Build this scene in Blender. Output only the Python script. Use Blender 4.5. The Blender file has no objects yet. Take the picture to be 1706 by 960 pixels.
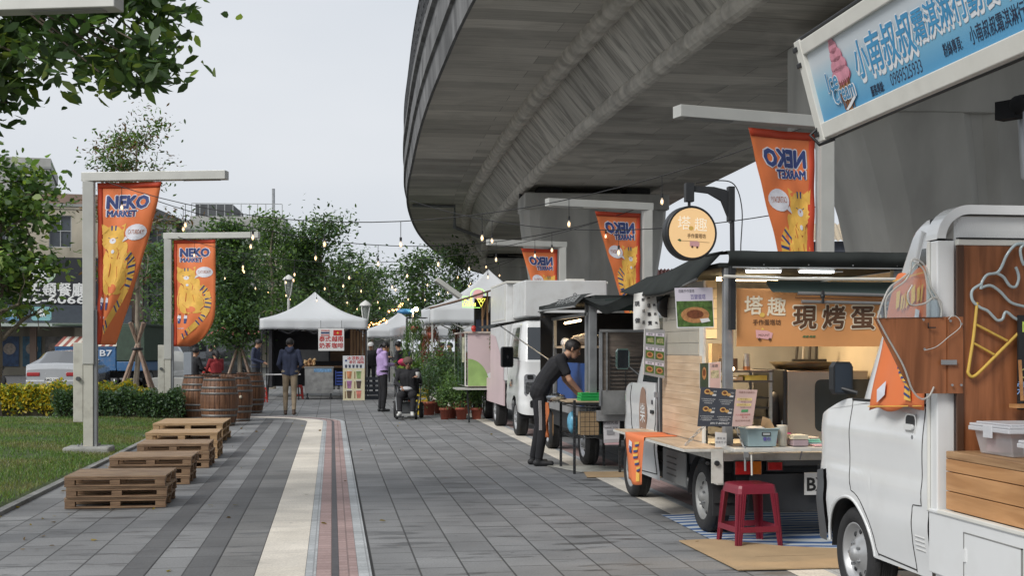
import bpy, math, random
import numpy as np
from mathutils import Matrix, Vector
random.seed(7); RNG=np.random.default_rng(11)
S=bpy.context.scene; COL=S.collection
PI=math.pi
F=2150.0; H=1.45; YAW=math.atan(300/2150.0); SN,CS=math.sin(YAW),math.cos(YAW)
def cw(r,d): return (d*SN+r*CS, d*CS-r*SN)
def T3(x=0,y=0,z=0): return Matrix.Translation((x,y,z))
def RZ(a): return Matrix.Rotation(a,4,'Z')
def RX(a): return Matrix.Rotation(a,4,'X')
def RY(a): return Matrix.Rotation(a,4,'Y')
def SC(x,y,z): return Matrix.Diagonal((x,y,z,1))
FRONT=RX(PI/2)                      # xy-plane -> faces -Y, reads left to right along +X
LEFTF=RZ(-PI/2)@RX(PI/2)            # faces -X, reads along -Y
# ---------------------------------------------------------------- materials
_M={}
def nodes(name):
    m=bpy.data.materials.new(name); m.use_nodes=True
    nt=m.node_tree; b=nt.nodes['Principled BSDF']
    return m,nt,b
def mat(name,col,rough=.6,metal=0,var=.12,scale=6,bump=0,bscale=60,emit=0,ecol=None,trans=0,alpha=1,coat=0,stretch=None,spec=None,dirt=None):
    if name in _M: return _M[name]
    m,nt,b=nodes(name); L=nt.links; N=nt.nodes
    b.inputs['Roughness'].default_value=rough; b.inputs['Metallic'].default_value=metal
    if spec is not None: b.inputs['Specular IOR Level'].default_value=spec
    c=(col[0],col[1],col[2],1)
    tc=N.new('ShaderNodeTexCoord'); mp=N.new('ShaderNodeMapping'); L.new(tc.outputs['Object'],mp.inputs['Vector'])
    if stretch: mp.inputs['Scale'].default_value=stretch
    if var>0:
        nz=N.new('ShaderNodeTexNoise'); nz.inputs['Scale'].default_value=scale; nz.inputs['Detail'].default_value=5
        L.new(mp.outputs['Vector'],nz.inputs['Vector'])
        mr=N.new('ShaderNodeMapRange'); mr.inputs['From Min'].default_value=.3; mr.inputs['From Max'].default_value=.7
        mr.inputs['To Min'].default_value=1-var; mr.inputs['To Max'].default_value=1+var
        L.new(nz.outputs['Fac'],mr.inputs['Value'])
        vm=N.new('ShaderNodeVectorMath'); vm.operation='SCALE'; vm.inputs[0].default_value=col[:3]
        L.new(mr.outputs['Result'],vm.inputs['Scale'])
        out=vm.outputs['Vector']
        if dirt:
            n2=N.new('ShaderNodeTexNoise'); n2.inputs['Scale'].default_value=dirt[1]; n2.inputs['Detail'].default_value=8
            L.new(mp.outputs['Vector'],n2.inputs['Vector'])
            r2=N.new('ShaderNodeMapRange'); r2.inputs['From Min'].default_value=.5; r2.inputs['From Max'].default_value=.72; r2.inputs['To Max'].default_value=dirt[2]
            L.new(n2.outputs['Fac'],r2.inputs['Value'])
            mx=N.new('ShaderNodeMix'); mx.data_type='RGBA'; L.new(r2.outputs['Result'],mx.inputs[0]); L.new(out,mx.inputs[6]); mx.inputs[7].default_value=(*dirt[0],1)
            out=mx.outputs[2]
        L.new(out,b.inputs['Base Color'])
        rr=N.new('ShaderNodeMapRange'); rr.inputs['To Min'].default_value=max(0,rough-.08); rr.inputs['To Max'].default_value=min(1,rough+.08)
        L.new(nz.outputs['Fac'],rr.inputs['Value']); L.new(rr.outputs['Result'],b.inputs['Roughness'])
    else: b.inputs['Base Color'].default_value=c
    if bump>0:
        nb=N.new('ShaderNodeTexNoise'); nb.inputs['Scale'].default_value=bscale; nb.inputs['Detail'].default_value=6
        L.new(mp.outputs['Vector'],nb.inputs['Vector'])
        bp=N.new('ShaderNodeBump'); bp.inputs['Strength'].default_value=bump; bp.inputs['Distance'].default_value=.02
        L.new(nb.outputs['Fac'],bp.inputs['Height']); L.new(bp.outputs['Normal'],b.inputs['Normal'])
    if emit>0:
        e=ecol or col; b.inputs['Emission Color'].default_value=(e[0],e[1],e[2],1); b.inputs['Emission Strength'].default_value=emit
    if trans>0: b.inputs['Transmission Weight'].default_value=trans
    if alpha<1: b.inputs['Alpha'].default_value=alpha
    if coat>0: b.inputs['Coat Weight'].default_value=coat; b.inputs['Coat Roughness'].default_value=.08
    _M[name]=m; return m
def woodmat(name,c1,c2,scale=3,axis=0,rough=.6,board=0):
    if name in _M: return _M[name]
    m,nt,b=nodes(name); L=nt.links; N=nt.nodes
    tc=N.new('ShaderNodeTexCoord'); mp=N.new('ShaderNodeMapping'); L.new(tc.outputs['Object'],mp.inputs['Vector'])
    s=[14*scale]*3; s[axis]=1.1*scale; mp.inputs['Scale'].default_value=s
    nz=N.new('ShaderNodeTexNoise'); nz.inputs['Scale'].default_value=1; nz.inputs['Detail'].default_value=7; nz.inputs['Distortion'].default_value=.6
    L.new(mp.outputs['Vector'],nz.inputs['Vector'])
    cr=N.new('ShaderNodeValToRGB'); cr.color_ramp.elements[0].position=.33; cr.color_ramp.elements[1].position=.66
    cr.color_ramp.elements[0].color=(*c1,1); cr.color_ramp.elements[1].color=(*c2,1)
    L.new(nz.outputs['Fac'],cr.inputs['Fac'])
    n2=N.new('ShaderNodeTexNoise'); n2.inputs['Scale'].default_value=2.5; L.new(tc.outputs['Object'],n2.inputs['Vector'])
    mx=N.new('ShaderNodeMix'); mx.data_type='RGBA'; mx.blend_type='MULTIPLY'; mx.inputs[0].default_value=.6
    r=N.new('ShaderNodeMapRange'); r.inputs['To Min'].default_value=.55; r.inputs['To Max'].default_value=1.25; L.new(n2.outputs['Fac'],r.inputs['Value'])
    L.new(cr.outputs['Color'],mx.inputs[6]); L.new(r.outputs['Result'],mx.inputs[7]); L.new(mx.outputs[2],b.inputs['Base Color'])
    bp=N.new('ShaderNodeBump'); bp.inputs['Strength'].default_value=.25; bp.inputs['Distance'].default_value=.004
    L.new(nz.outputs['Fac'],bp.inputs['Height']); L.new(bp.outputs['Normal'],b.inputs['Normal'])
    b.inputs['Roughness'].default_value=rough
    _M[name]=m; return m
def leafmat(name,col,tr=.35,rough=.5,tint=(1.5,1.6,.7),rv=(.55,1.5)):
    if name in _M: return _M[name]
    m,nt,b=nodes(name); N=nt.nodes; L=nt.links
    b.inputs['Roughness'].default_value=rough
    geo=N.new('ShaderNodeNewGeometry')
    mr=N.new('ShaderNodeMapRange'); mr.inputs['To Min'].default_value=rv[0]; mr.inputs['To Max'].default_value=rv[1]
    L.new(geo.outputs['Random Per Island'],mr.inputs['Value'])
    vm=N.new('ShaderNodeVectorMath'); vm.operation='SCALE'; vm.inputs[0].default_value=col; L.new(mr.outputs['Result'],vm.inputs['Scale'])
    L.new(vm.outputs['Vector'],b.inputs['Base Color'])
    t=N.new('ShaderNodeBsdfTranslucent'); v2=N.new('ShaderNodeVectorMath'); v2.operation='MULTIPLY'; v2.inputs[1].default_value=tint
    L.new(vm.outputs['Vector'],v2.inputs[0]); L.new(v2.outputs['Vector'],t.inputs['Color'])
    ms=N.new('ShaderNodeMixShader'); ms.inputs[0].default_value=tr
    L.new(b.outputs[0],ms.inputs[1]); L.new(t.outputs[0],ms.inputs[2]); L.new(ms.outputs[0],N['Material Output'].inputs[0])
    _M[name]=m; return m
def glassmat(name,tint=(.8,.85,.85),alpha=.35,rough=.05):
    if name in _M: return _M[name]
    m,nt,b=nodes(name); N=nt.nodes; L=nt.links
    t=N.new('ShaderNodeBsdfTransparent'); t.inputs[0].default_value=(*tint,1)
    g=N.new('ShaderNodeBsdfGlossy'); g.inputs['Roughness'].default_value=rough; g.inputs[0].default_value=(.9,.95,1,1)
    fr=N.new('ShaderNodeFresnel'); fr.inputs[0].default_value=1.5
    ad=N.new('ShaderNodeMath'); ad.operation='ADD'; ad.inputs[1].default_value=alpha*.3; ad.use_clamp=True
    L.new(fr.outputs[0],ad.inputs[0])
    ms=N.new('ShaderNodeMixShader'); L.new(ad.outputs[0],ms.inputs[0]); L.new(t.outputs[0],ms.inputs[1]); L.new(g.outputs[0],ms.inputs[2])
    L.new(ms.outputs[0],N['Material Output'].inputs[0]); _M[name]=m; return m
# common colours
WHITE=lambda: mat('white_paint',(.72,.73,.73),.2,var=.025,scale=2,coat=.8,dirt=((.5,.49,.46),5,.12))
TRIM=lambda: mat('off_white_trim',(.66,.65,.6),.5,var=.04,scale=5,dirt=((.45,.43,.38),9,.18))
BLACK=lambda: mat('black_plastic',(.018,.019,.021),.45,var=.2)
DKG=lambda: mat('dark_grey_plastic',(.075,.08,.085),.55,var=.1)
RUB=lambda: mat('tyre_rubber',(.022,.022,.023),.85,var=.25,scale=20,bump=.2,bscale=90)
STEEL=lambda: mat('brushed_steel',(.42,.42,.41),.38,.8,var=.12,scale=5,stretch=(1,1,8))
GALV=lambda: mat('galvanised_steel',(.33,.34,.35),.45,.6,var=.18,scale=7)
ALU=lambda: mat('pale_grey_aluminium',(.5,.5,.47),.45,.25,var=.06,scale=4)
CARGL=lambda: mat('dark_car_glass',(.02,.024,.028),.06,var=.15,scale=2,coat=1)
# ---------------------------------------------------------------- mesh builder
_txt={}
def text_data(s,bold):
    k=(s,bold)
    if k in _txt: return _txt[k]
    if bold>=.04 or (bold>0 and any(ord(ch)>0x2000 for ch in s)):
        # heavier brush strokes: the same glyphs laid over each other with small shifts, each a hair above the last
        v0,f0=text_data(s,0); vs=[];fs=[]
        for q,(dx,dy) in enumerate(((0,0),(1,0),(-1,0),(0,1),(0,-1),(.7,.7),(-.7,.7),(.7,-.7),(-.7,-.7))):
            n=len(vs); vs+=[Vector((v.x+dx*bold,v.y+dy*bold,q*.00015)) for v in v0]; fs+=[tuple(n+i for i in f) for f in f0]
        _txt[k]=(vs,fs); return _txt[k]
    cu=bpy.data.curves.new('lettering_curve','FONT'); cu.body=s; cu.size=1; cu.align_x='CENTER'; cu.align_y='CENTER'
    cu.resolution_u=2; cu.offset=bold; cu.fill_mode='BOTH'
    o=bpy.data.objects.new('lettering_curve',cu); COL.objects.link(o)
    dg=bpy.context.evaluated_depsgraph_get(); dg.update()
    me=o.evaluated_get(dg).to_mesh()
    vs=[v.co.copy() for v in me.vertices]; fs=[tuple(p.vertices) for p in me.polygons]
    o.evaluated_get(dg).to_mesh_clear(); bpy.data.objects.remove(o); bpy.data.curves.remove(cu)
    _txt[k]=(vs,fs); return _txt[k]
class MB:
    def __init__(s,M=None): s.v=[];s.f=[];s.fm=[];s.fs=[];s.mats=[];s.M=M or Matrix.Identity(4);s.uv={}
    def mi(s,m):
        if m not in s.mats: s.mats.append(m)
        return s.mats.index(m)
    def add(s,vs,fs,m,smooth=False,M=None,uv=None):
        X=s.M@M if M is not None else s.M
        n=len(s.v); s.v.extend([X@Vector(p) for p in vs]); i=s.mi(m)
        for f in fs:
            s.f.append(tuple(n+a for a in f)); s.fm.append(i); s.fs.append(smooth)
        if uv:
            for k,p in enumerate(uv): s.uv[n+k]=p
    def box(s,x0,x1,y0,y1,z0,z1,m,M=None):
        vs=[(x0,y0,z0),(x1,y0,z0),(x1,y1,z0),(x0,y1,z0),(x0,y0,z1),(x1,y0,z1),(x1,y1,z1),(x0,y1,z1)]
        s.add(vs,[(0,3,2,1),(4,5,6,7),(0,1,5,4),(1,2,6,5),(2,3,7,6),(3,0,4,7)],m,False,M)
    def cb(s,c,d,m,M=None): s.box(c[0]-d[0]/2,c[0]+d[0]/2,c[1]-d[1]/2,c[1]+d[1]/2,c[2]-d[2]/2,c[2]+d[2]/2,m,M)
    def bar(s,a,b,w,t,m,up=(0,0,1)):
        a=Vector(a);b=Vector(b);d=(b-a);l=d.length;d.normalize();u=Vector(up)
        if abs(d.dot(u))>.98: u=Vector((0,1,0))
        x=d.cross(u).normalized();z=x.cross(d)
        vs=[]
        for p in (a,b):
            for sx,sz in ((-1,-1),(1,-1),(1,1),(-1,1)): vs.append(p+x*sx*w/2+z*sz*t/2)
        s.add(vs,[(0,1,2,3),(7,6,5,4),(0,4,5,1),(1,5,6,2),(2,6,7,3),(3,7,4,0)],m)
    def tube(s,pts,r,m,seg=8,caps=True,smooth=True,close=False,M=None):
        pts=[Vector(p) for p in pts]; n=len(pts); vs=[];fs=[]
        rs=r if isinstance(r,(list,tuple)) else [r]*n
        pu=None
        for i,p in enumerate(pts):
            if close: d=pts[(i+1)%n]-pts[i-1]
            else: d=pts[min(i+1,n-1)]-pts[max(i-1,0)]
            if d.length<1e-9: d=Vector((0,0,1))
            d.normalize()
            if pu is None:
                u=Vector((0,0,1)) if abs(d.z)<.9 else Vector((1,0,0))
            else: u=pu
            x=d.cross(u)
            if x.length<1e-6: x=d.orthogonal()
            x.normalize(); u2=x.cross(d).normalized(); pu=u2
            for k in range(seg):
                a=2*PI*k/seg; vs.append(p+(x*math.cos(a)+u2*math.sin(a))*rs[i])
        m_=n if close else n-1
        for i in range(m_):
            j=(i+1)%n
            for k in range(seg):
                k2=(k+1)%seg; fs.append((i*seg+k,i*seg+k2,j*seg+k2,j*seg+k))
        s.add(vs,fs,m,smooth,M)
        if caps and not close:
            s.add(vs[:seg],[tuple(range(seg))],m,False,M); s.add(vs[-seg:],[tuple(range(seg-1,-1,-1))],m,False,M)
    def cyl(s,c,r,h,m,axis='Z',seg=20,r2=None,M=None):
        c=Vector(c); d={'X':Vector((1,0,0)),'Y':Vector((0,1,0)),'Z':Vector((0,0,1))}[axis]
        s.tube([c,c+d*h],[r,r if r2 is None else r2],m,seg,True,True,M=M)
    def lathe(s,prof,m,seg=20,M=None,smooth=True,arc=2*PI):
        vs=[];fs=[];n=len(prof); full=abs(arc-2*PI)<1e-6; ns=seg if full else seg+1
        for k in range(ns):
            a=arc*k/seg
            for r,z in prof: vs.append((r*math.cos(a),r*math.sin(a),z))
        for k in range(seg):
            k2=(k+1)%ns
            for i in range(n-1): fs.append((k*n+i,k2*n+i,k2*n+i+1,k*n+i+1))
        s.add(vs,fs,m,smooth,M)
    def prism(s,poly,t,m,M=None,m2=None):
        """poly in xy, extruded from z=0 to z=-t (front faces +z)"""
        n=len(poly)
        a=sum(poly[i][0]*poly[(i+1)%n][1]-poly[(i+1)%n][0]*poly[i][1] for i in range(n))
        if a<0: poly=poly[::-1]
        vs=[(p[0],p[1],0) for p in poly]+[(p[0],p[1],-t) for p in poly]
        s.add(vs,[tuple(range(n))],m,False,M)
        if t>0: s.add(vs,[tuple(range(2*n-1,n-1,-1))]+[(i,n+i,n+(i+1)%n,(i+1)%n) for i in range(n)],m2 or m,False,M)
    def grid(s,fn,nu,nv,m,smooth=True,M=None,uvf=None,flip=False):
        vs=[];uv=[]
        for i in range(nu+1):
            for j in range(nv+1):
                vs.append(fn(i/nu,j/nv)); 
                if uvf: uv.append(uvf(i/nu,j/nv))
        fs=[]
        for i in range(nu):
            for j in range(nv):
                q=(i*(nv+1)+j,(i+1)*(nv+1)+j,(i+1)*(nv+1)+j+1,i*(nv+1)+j+1); fs.append(q[::-1] if flip else q)
        s.add(vs,fs,m,smooth,M,uv or None)
    def ball(s,c,r,m,seg=12,rings=8,M=None,noise=0):
        if not isinstance(r,(tuple,list)): r=(r,r,r)
        vs=[];fs=[]
        for i in range(rings+1):
            t=PI*i/rings
            for k in range(seg):
                a=2*PI*k/seg; q=1+(random.uniform(-noise,noise) if noise else 0)
                vs.append((c[0]+q*r[0]*math.sin(t)*math.cos(a),c[1]+q*r[1]*math.sin(t)*math.sin(a),c[2]+q*r[2]*math.cos(t)))
        for i in range(rings):
            for k in range(seg):
                k2=(k+1)%seg; fs.append((i*seg+k,(i+1)*seg+k,(i+1)*seg+k2,i*seg+k2))
        s.add(vs,fs,m,True,M)
    def disc(s,c,r,m,M=None,seg=24,ry=None):
        ry=ry or r
        s.prism([(c[0]+r*math.cos(2*PI*k/seg),c[1]+ry*math.sin(2*PI*k/seg)) for k in range(seg)],0,m,(M or Matrix.Identity(4))@T3(0,0,c[2] if len(c)>2 else 0))
    def text(s,t,size,m,M,bold=0,w=None):
        vs,fs=text_data(t,bold)
        if not vs: return
        sx=size
        if w:
            x0=min(v.x for v in vs);x1=max(v.x for v in vs); sx=w/(x1-x0)
        s.add([(v.x*sx,v.y*size,v.z) for v in vs],fs,m,False,M)
    def build(s,name,parent=None,bevel=0,inv=None,seg=2):
        me=bpy.data.meshes.new(name)
        used=sorted({i for f in s.f for i in f})
        if len(used)<len(s.v):
            mp={a:i for i,a in enumerate(used)}; s.v=[s.v[a] for a in used]; s.f=[tuple(mp[i] for i in f) for f in s.f]; s.uv={mp[k]:p for k,p in s.uv.items() if k in mp}
        vs=s.v
        if parent is not None and inv is not False:
            P=ROOTM.get(parent.name)
            if P is not None:
                Pi=P.inverted(); vs=[Pi@p for p in vs]
        me.from_pydata([tuple(p) for p in vs],[],s.f)
        for m in s.mats: me.materials.append(m)
        me.polygons.foreach_set('material_index',s.fm); me.polygons.foreach_set('use_smooth',s.fs)
        if s.uv:
            ul=me.uv_layers.new(name='UVMap'); n=len(me.loops); li=np.empty(n,dtype=np.int32); me.loops.foreach_get('vertex_index',li)
            A=np.zeros((len(me.vertices),2)); 
            for k,p in s.uv.items(): A[k]=p
            ul.data.foreach_set('uv',A[li].ravel())
        me.validate(clean_customdata=False); me.update()
        o=bpy.data.objects.new(name,me); COL.objects.link(o)
        if parent is not None: o.parent=parent; 
        if parent is not None and parent.name in ROOTM: ROOTM[o.name]=ROOTM[parent.name]
        if bevel>0:
            b=o.modifiers.new('edge_softening','BEVEL'); b.width=bevel; b.segments=seg; b.limit_method='ANGLE'; b.angle_limit=math.radians(40)
        return o
ROOTM={}
def tag(o,label,cat,group=None):
    o['label']=label; o['category']=cat
    if group: o['group']=group
    return o
def thing(name,label,cat,loc=(0,0,0),rz=0,group=None):
    """Empty at the base. Part meshes are authored in WORLD space and moved into the root's space in build()."""
    o=bpy.data.objects.new(name,None); o.empty_display_size=.2; COL.objects.link(o); o.location=loc; o.rotation_euler=(0,0,rz)
    ROOTM[o.name]=T3(*loc)@RZ(rz); return tag(o,label,cat,group)
def lthing(name,label,cat,loc=(0,0,0),rz=0,group=None):
    """same, but parts are authored in LOCAL space"""
    o=thing(name,label,cat,loc,rz,group); del ROOTM[o.name]; return o
def single(mb,name,label,cat,group=None,bevel=0,origin=None):
    if origin is not None:
        mb.v=[p-Vector(origin) for p in mb.v]
    o=mb.build(name,None,bevel)
    if origin is not None: o.location=origin
    return tag(o,label,cat,group)
def struct(mb,name):
    o=mb.build(name); o['kind']='structure'; return o
def copy_tree(o,parent=None,memo=None):
    c=o.copy(); COL.objects.link(c); c.parent=parent
    for ch in [x for x in bpy.data.objects if x.parent==o]: copy_tree(ch,c)
    return c
def rrect(w,h,r,n=5):
    p=[]
    for cx,cy,a0 in ((w/2-r,h/2-r,0),(-w/2+r,h/2-r,90),(-w/2+r,-h/2+r,180),(w/2-r,-h/2+r,270)):
        for k in range(n+1): a=math.radians(a0+90*k/n); p.append((cx+r*math.cos(a),cy+r*math.sin(a)))
    return p
# ---------------------------------------------------------------- leaves
def leafmesh(name,P,size,mats,parent=None,aspect=.45,up=.0,idx=None,jit=.35,flat=0,loc=None):
    """P: n x 3 centres. One kite-shaped leaf of 4 vertices each."""
    n=len(P); rg=RNG
    d=rg.normal(size=(n,3)); d[:,2]=d[:,2]*(1-flat)+up; d/=np.linalg.norm(d,axis=1)[:,None]
    u=rg.normal(size=(n,3)); 
    if flat: u=u*np.array([1,1,.3])
    u-=d*(u*d).sum(1)[:,None]; u/=np.linalg.norm(u,axis=1)[:,None]
    s=size*(1+rg.uniform(-jit*1.3,jit,size=n))[:,None]
    w=s*aspect
    c=np.cross(d,u)*w*.16
    if aspect>.3:
        K=6; V=np.empty((n,6,3)); V[:,0]=P-d*s*.5; V[:,1]=P+u*w*.46-d*s*.22+c; V[:,2]=P+u*w*.44+d*s*.14+c; V[:,3]=P+d*s*.5; V[:,4]=P-u*w*.44+d*s*.14+c; V[:,5]=P-u*w*.46-d*s*.22+c
    else:
        K=4; V=np.empty((n,4,3)); V[:,0]=P-d*s*.5; V[:,1]=P+u*w*.5-d*s*.05; V[:,2]=P+d*s*.5; V[:,3]=P-u*w*.5-d*s*.05
    V=V.reshape(-1,3)
    me=bpy.data.meshes.new(name); me.vertices.add(K*n); me.vertices.foreach_set('co',V.ravel())
    me.loops.add(K*n); me.loops.foreach_set('vertex_index',np.arange(K*n,dtype=np.int32))
    me.polygons.add(n); me.polygons.foreach_set('loop_start',np.arange(0,K*n,K,dtype=np.int32)); me.polygons.foreach_set('loop_total',np.full(n,K,dtype=np.int32))
    for m in mats: me.materials.append(m)
    if idx is None: idx=rg.integers(0,len(mats),size=n)
    me.polygons.foreach_set('material_index',np.asarray(idx,dtype=np.int32)); me.update(calc_edges=True)
    o=bpy.data.objects.new(name,me); COL.objects.link(o)
    if parent is not None: o.parent=parent
    return o
# ================================================================= camera, light
cam=bpy.data.cameras.new('camera'); co=bpy.data.objects.new('camera',cam); COL.objects.link(co); S.camera=co
co.location=(0,0,H); co.rotation_euler=(PI/2,0,-YAW); cam.sensor_width=36; cam.lens=36*F/1706
cam.shift_y=(583-480)/1706; cam.clip_end=2000; cam.clip_start=.05
w=bpy.data.worlds.new('World'); S.world=w; w.use_nodes=True; nt=w.node_tree; N=nt.nodes; L=nt.links
sky=N.new('ShaderNodeTexSky'); sky.sky_type='NISHITA'; sky.sun_disc=False; SEL,SAZ=math.radians(40),math.radians(-130)
sky.sun_elevation=SEL; sky.sun_rotation=SAZ; sky.dust_density=4; sky.air_density=1.5
hs=N.new('ShaderNodeHueSaturation'); hs.inputs['Saturation'].default_value=.25; L.new(sky.outputs[0],hs.inputs['Color'])
tc=N.new('ShaderNodeTexCoord'); mp=N.new('ShaderNodeMapping'); mp.inputs['Scale'].default_value=(1,1,3); L.new(tc.outputs['Generated'],mp.inputs[0])
nz=N.new('ShaderNodeTexNoise'); nz.inputs['Scale'].default_value=1.6; nz.inputs['Detail'].default_value=4; L.new(mp.outputs[0],nz.inputs['Vector'])
cr=N.new('ShaderNodeValToRGB'); cr.color_ramp.elements[0].position=.3; cr.color_ramp.elements[1].position=.75
cr.color_ramp.elements[0].color=(6.0,6.5,7.2,1); cr.color_ramp.elements[1].color=(7.5,7.8,8.25,1); L.new(nz.outputs[0],cr.inputs[0])
mx=N.new('ShaderNodeMix'); mx.data_type='RGBA'; mx.inputs[0].default_value=.88; L.new(hs.outputs[0],mx.inputs[6]); L.new(cr.outputs[0],mx.inputs[7])
L.new(mx.outputs[2],N['Background'].inputs[0]); N['Background'].inputs[1].default_value=.0655
sun=bpy.data.lights.new('sun','SUN'); sun.energy=1.5; sun.angle=math.radians(22); sun.color=(1,.97,.92)
so=bpy.data.objects.new('sun',sun); COL.objects.link(so)
# sun stands to the left and behind of the camera
sdir=Vector((-math.sin(math.radians(50))*math.cos(SEL),-math.cos(math.radians(50))*math.cos(SEL),math.sin(SEL)))
so.rotation_euler=sdir.to_track_quat('Z','Y').to_euler(); so.location=sdir*50
S.view_settings.view_transform='Standard'; S.view_settings.look='None'; S.view_settings.exposure=.74; S.view_settings.gamma=1
S.view_settings.use_curve_mapping=False
S.cycles.max_bounces=6; S.cycles.diffuse_bounces=5; S.cycles.transparent_max_bounces=12
# ================================================================= ground
def paver_mat(name,cols,bw,bh,rot,mortar=(.03,.03,.03),msize=.012,wet=.5,rough=.7,x0=0):
    m,nt,b=nodes(name); N=nt.nodes; L=nt.links
    geo=N.new('ShaderNodeNewGeometry'); mp=N.new('ShaderNodeMapping'); mp.inputs['Rotation'].default_value=(0,0,rot); mp.inputs['Location'].default_value=(0,-x0,0); L.new(geo.outputs['Position'],mp.inputs[0])
    br=N.new('ShaderNodeTexBrick'); br.inputs['Scale'].default_value=1; br.inputs['Brick Width'].default_value=bw; br.inputs['Row Height'].default_value=bh
    br.inputs['Mortar Size'].default_value=msize; br.inputs['Mortar Smooth'].default_value=.2; br.offset=.5
    br.inputs['Color1'].default_value=(*cols[0],1); br.inputs['Color2'].default_value=(*cols[1],1); br.inputs['Mortar'].default_value=(*mortar,1)
    L.new(mp.outputs[0],br.inputs[0])
    # worn tone
    nz=N.new('ShaderNodeTexNoise'); nz.inputs['Scale'].default_value=1.3; nz.inputs['Detail'].default_value=8; L.new(geo.outputs['Position'],nz.inputs['Vector'])
    mr=N.new('ShaderNodeMapRange'); mr.inputs['From Min'].default_value=.3; mr.inputs['From Max'].default_value=.7; mr.inputs['To Min'].default_value=.78; mr.inputs['To Max'].default_value=1.18; L.new(nz.outputs[0],mr.inputs[0])
    nf=N.new('ShaderNodeTexNoise'); nf.inputs['Scale'].default_value=70; nf.inputs['Detail'].default_value=4; L.new(geo.outputs['Position'],nf.inputs['Vector'])
    mf=N.new('ShaderNodeMapRange'); mf.inputs['From Min'].default_value=.3; mf.inputs['From Max'].default_value=.7; mf.inputs['To Min'].default_value=.85; mf.inputs['To Max'].default_value=1.15; L.new(nf.outputs[0],mf.inputs[0])
    vo=N.new('ShaderNodeTexVoronoi'); vo.inputs['Scale'].default_value=2.6; L.new(geo.outputs['Position'],vo.inputs['Vector'])
    vr=N.new('ShaderNodeMapRange'); vr.inputs['From Min'].default_value=.035; vr.inputs['From Max'].default_value=.05; vr.inputs['To Min'].default_value=.62; L.new(vo.outputs['Distance'],vr.inputs[0])
    vm_=N.new('ShaderNodeMath'); vm_.operation='MULTIPLY'; L.new(mf.outputs[0],vm_.inputs[0]); L.new(vr.outputs[0],vm_.inputs[1])
    mm=N.new('ShaderNodeMath'); mm.operation='MULTIPLY'; L.new(mr.outputs[0],mm.inputs[0]); L.new(vm_.outputs[0],mm.inputs[1])
    # damp patches (drawn out along x like drying puddles on the slabs)
    mpw=N.new('ShaderNodeMapping'); mpw.inputs['Scale'].default_value=(1.0,3.6,1); L.new(geo.outputs['Position'],mpw.inputs[0])
    nw=N.new('ShaderNodeTexNoise'); nw.inputs['Scale'].default_value=1.25; nw.inputs['Detail'].default_value=5; nw.inputs['Roughness'].default_value=.6; L.new(mpw.outputs[0],nw.inputs['Vector'])
    ww=N.new('ShaderNodeMapRange'); ww.inputs['From Min'].default_value=.565; ww.inputs['From Max'].default_value=.61; ww.inputs['To Max'].default_value=wet; L.new(nw.outputs[0],ww.inputs[0])
    inv=N.new('ShaderNodeMath'); inv.operation='SUBTRACT'; inv.inputs[0].default_value=1; L.new(ww.outputs[0],inv.inputs[1])
    m3=N.new('ShaderNodeMath'); m3.operation='MULTIPLY'; L.new(mm.outputs[0],m3.inputs[0]); L.new(inv.outputs[0],m3.inputs[1])
    vs=N.new('ShaderNodeVectorMath'); vs.operation='SCALE'; L.new(br.outputs['Color'],vs.inputs[0]); L.new(m3.outputs[0],vs.inputs['Scale']); L.new(vs.outputs[0],b.inputs['Base Color'])
    rr=N.new('ShaderNodeMapRange'); rr.inputs['To Min'].default_value=rough; rr.inputs['To Max'].default_value=.3; L.new(ww.outputs[0],rr.inputs[0]); L.new(rr.outputs[0],b.inputs['Roughness'])
    bp=N.new('ShaderNodeBump'); bp.inputs['Strength'].default_value=.5; bp.inputs['Distance'].default_value=.006
    ih=N.new('ShaderNodeMath'); ih.operation='SUBTRACT'; ih.inputs[0].default_value=1; L.new(br.outputs['Fac'],ih.inputs[1])
    hh=N.new('ShaderNodeMath'); hh.operation='MULTIPLY_ADD'; hh.inputs[1].default_value=.25; L.new(nf.outputs[0],hh.inputs[0]); L.new(ih.outputs[0],hh.inputs[2])
    L.new(hh.outputs[0],bp.inputs['Height']); L.new(bp.outputs[0],b.inputs['Normal'])
    return m
PV=lambda n,bh,x0,c=((.178,.181,.184),(.24,.243,.245)): paver_mat(n,c,.45,bh,PI/2,mortar=(.06,.06,.06),msize=.007,wet=.5,x0=x0)
PAV=PV('grey_paving_slabs',.3,.27); PAVL=PV('grey_paving_slabs_left',.3,-1.36); PAVM=PV('grey_paving_slabs_between_bands',.24,-1.19); PAVN=PV('grey_paving_slabs_by_cream',.28,-.77,((.15,.15,.147),(.2,.198,.193)))
PAVD=paver_mat('charcoal_paving_band',((.095,.097,.1),(.12,.121,.123)),.45,.17,PI/2,mortar=(.05,.05,.05),msize=.005,wet=.3,x0=-1.36)
PAVE=paver_mat('charcoal_paving_band_inner',((.095,.097,.1),(.12,.121,.123)),.45,.18,PI/2,mortar=(.05,.05,.05),msize=.005,wet=.3,x0=-.95)
CREAM=paver_mat('cream_paving_band',((.66,.61,.525),(.70,.65,.57)),.6,.32,PI/2,mortar=(.58,.53,.46),msize=.003,wet=.1,x0=-.49)
LGREY=paver_mat('pale_granite_setts',((.38,.40,.41),(.46,.48,.49)),.12,.12,PI/2,mortar=(.3,.31,.32),msize=.005,wet=.1)
PINK=paver_mat('pink_granite_setts',((.34,.235,.22),(.41,.29,.275)),.11,.11,PI/2,mortar=(.24,.17,.16),msize=.006,wet=.15)
DRAIN=mat('drain_slot_metal',(.085,.08,.085),.6,.2,var=.3,scale=12)
ASPH=mat('asphalt',(.075,.075,.078),.85,var=.2,scale=3,bump=.4,bscale=120)
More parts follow.
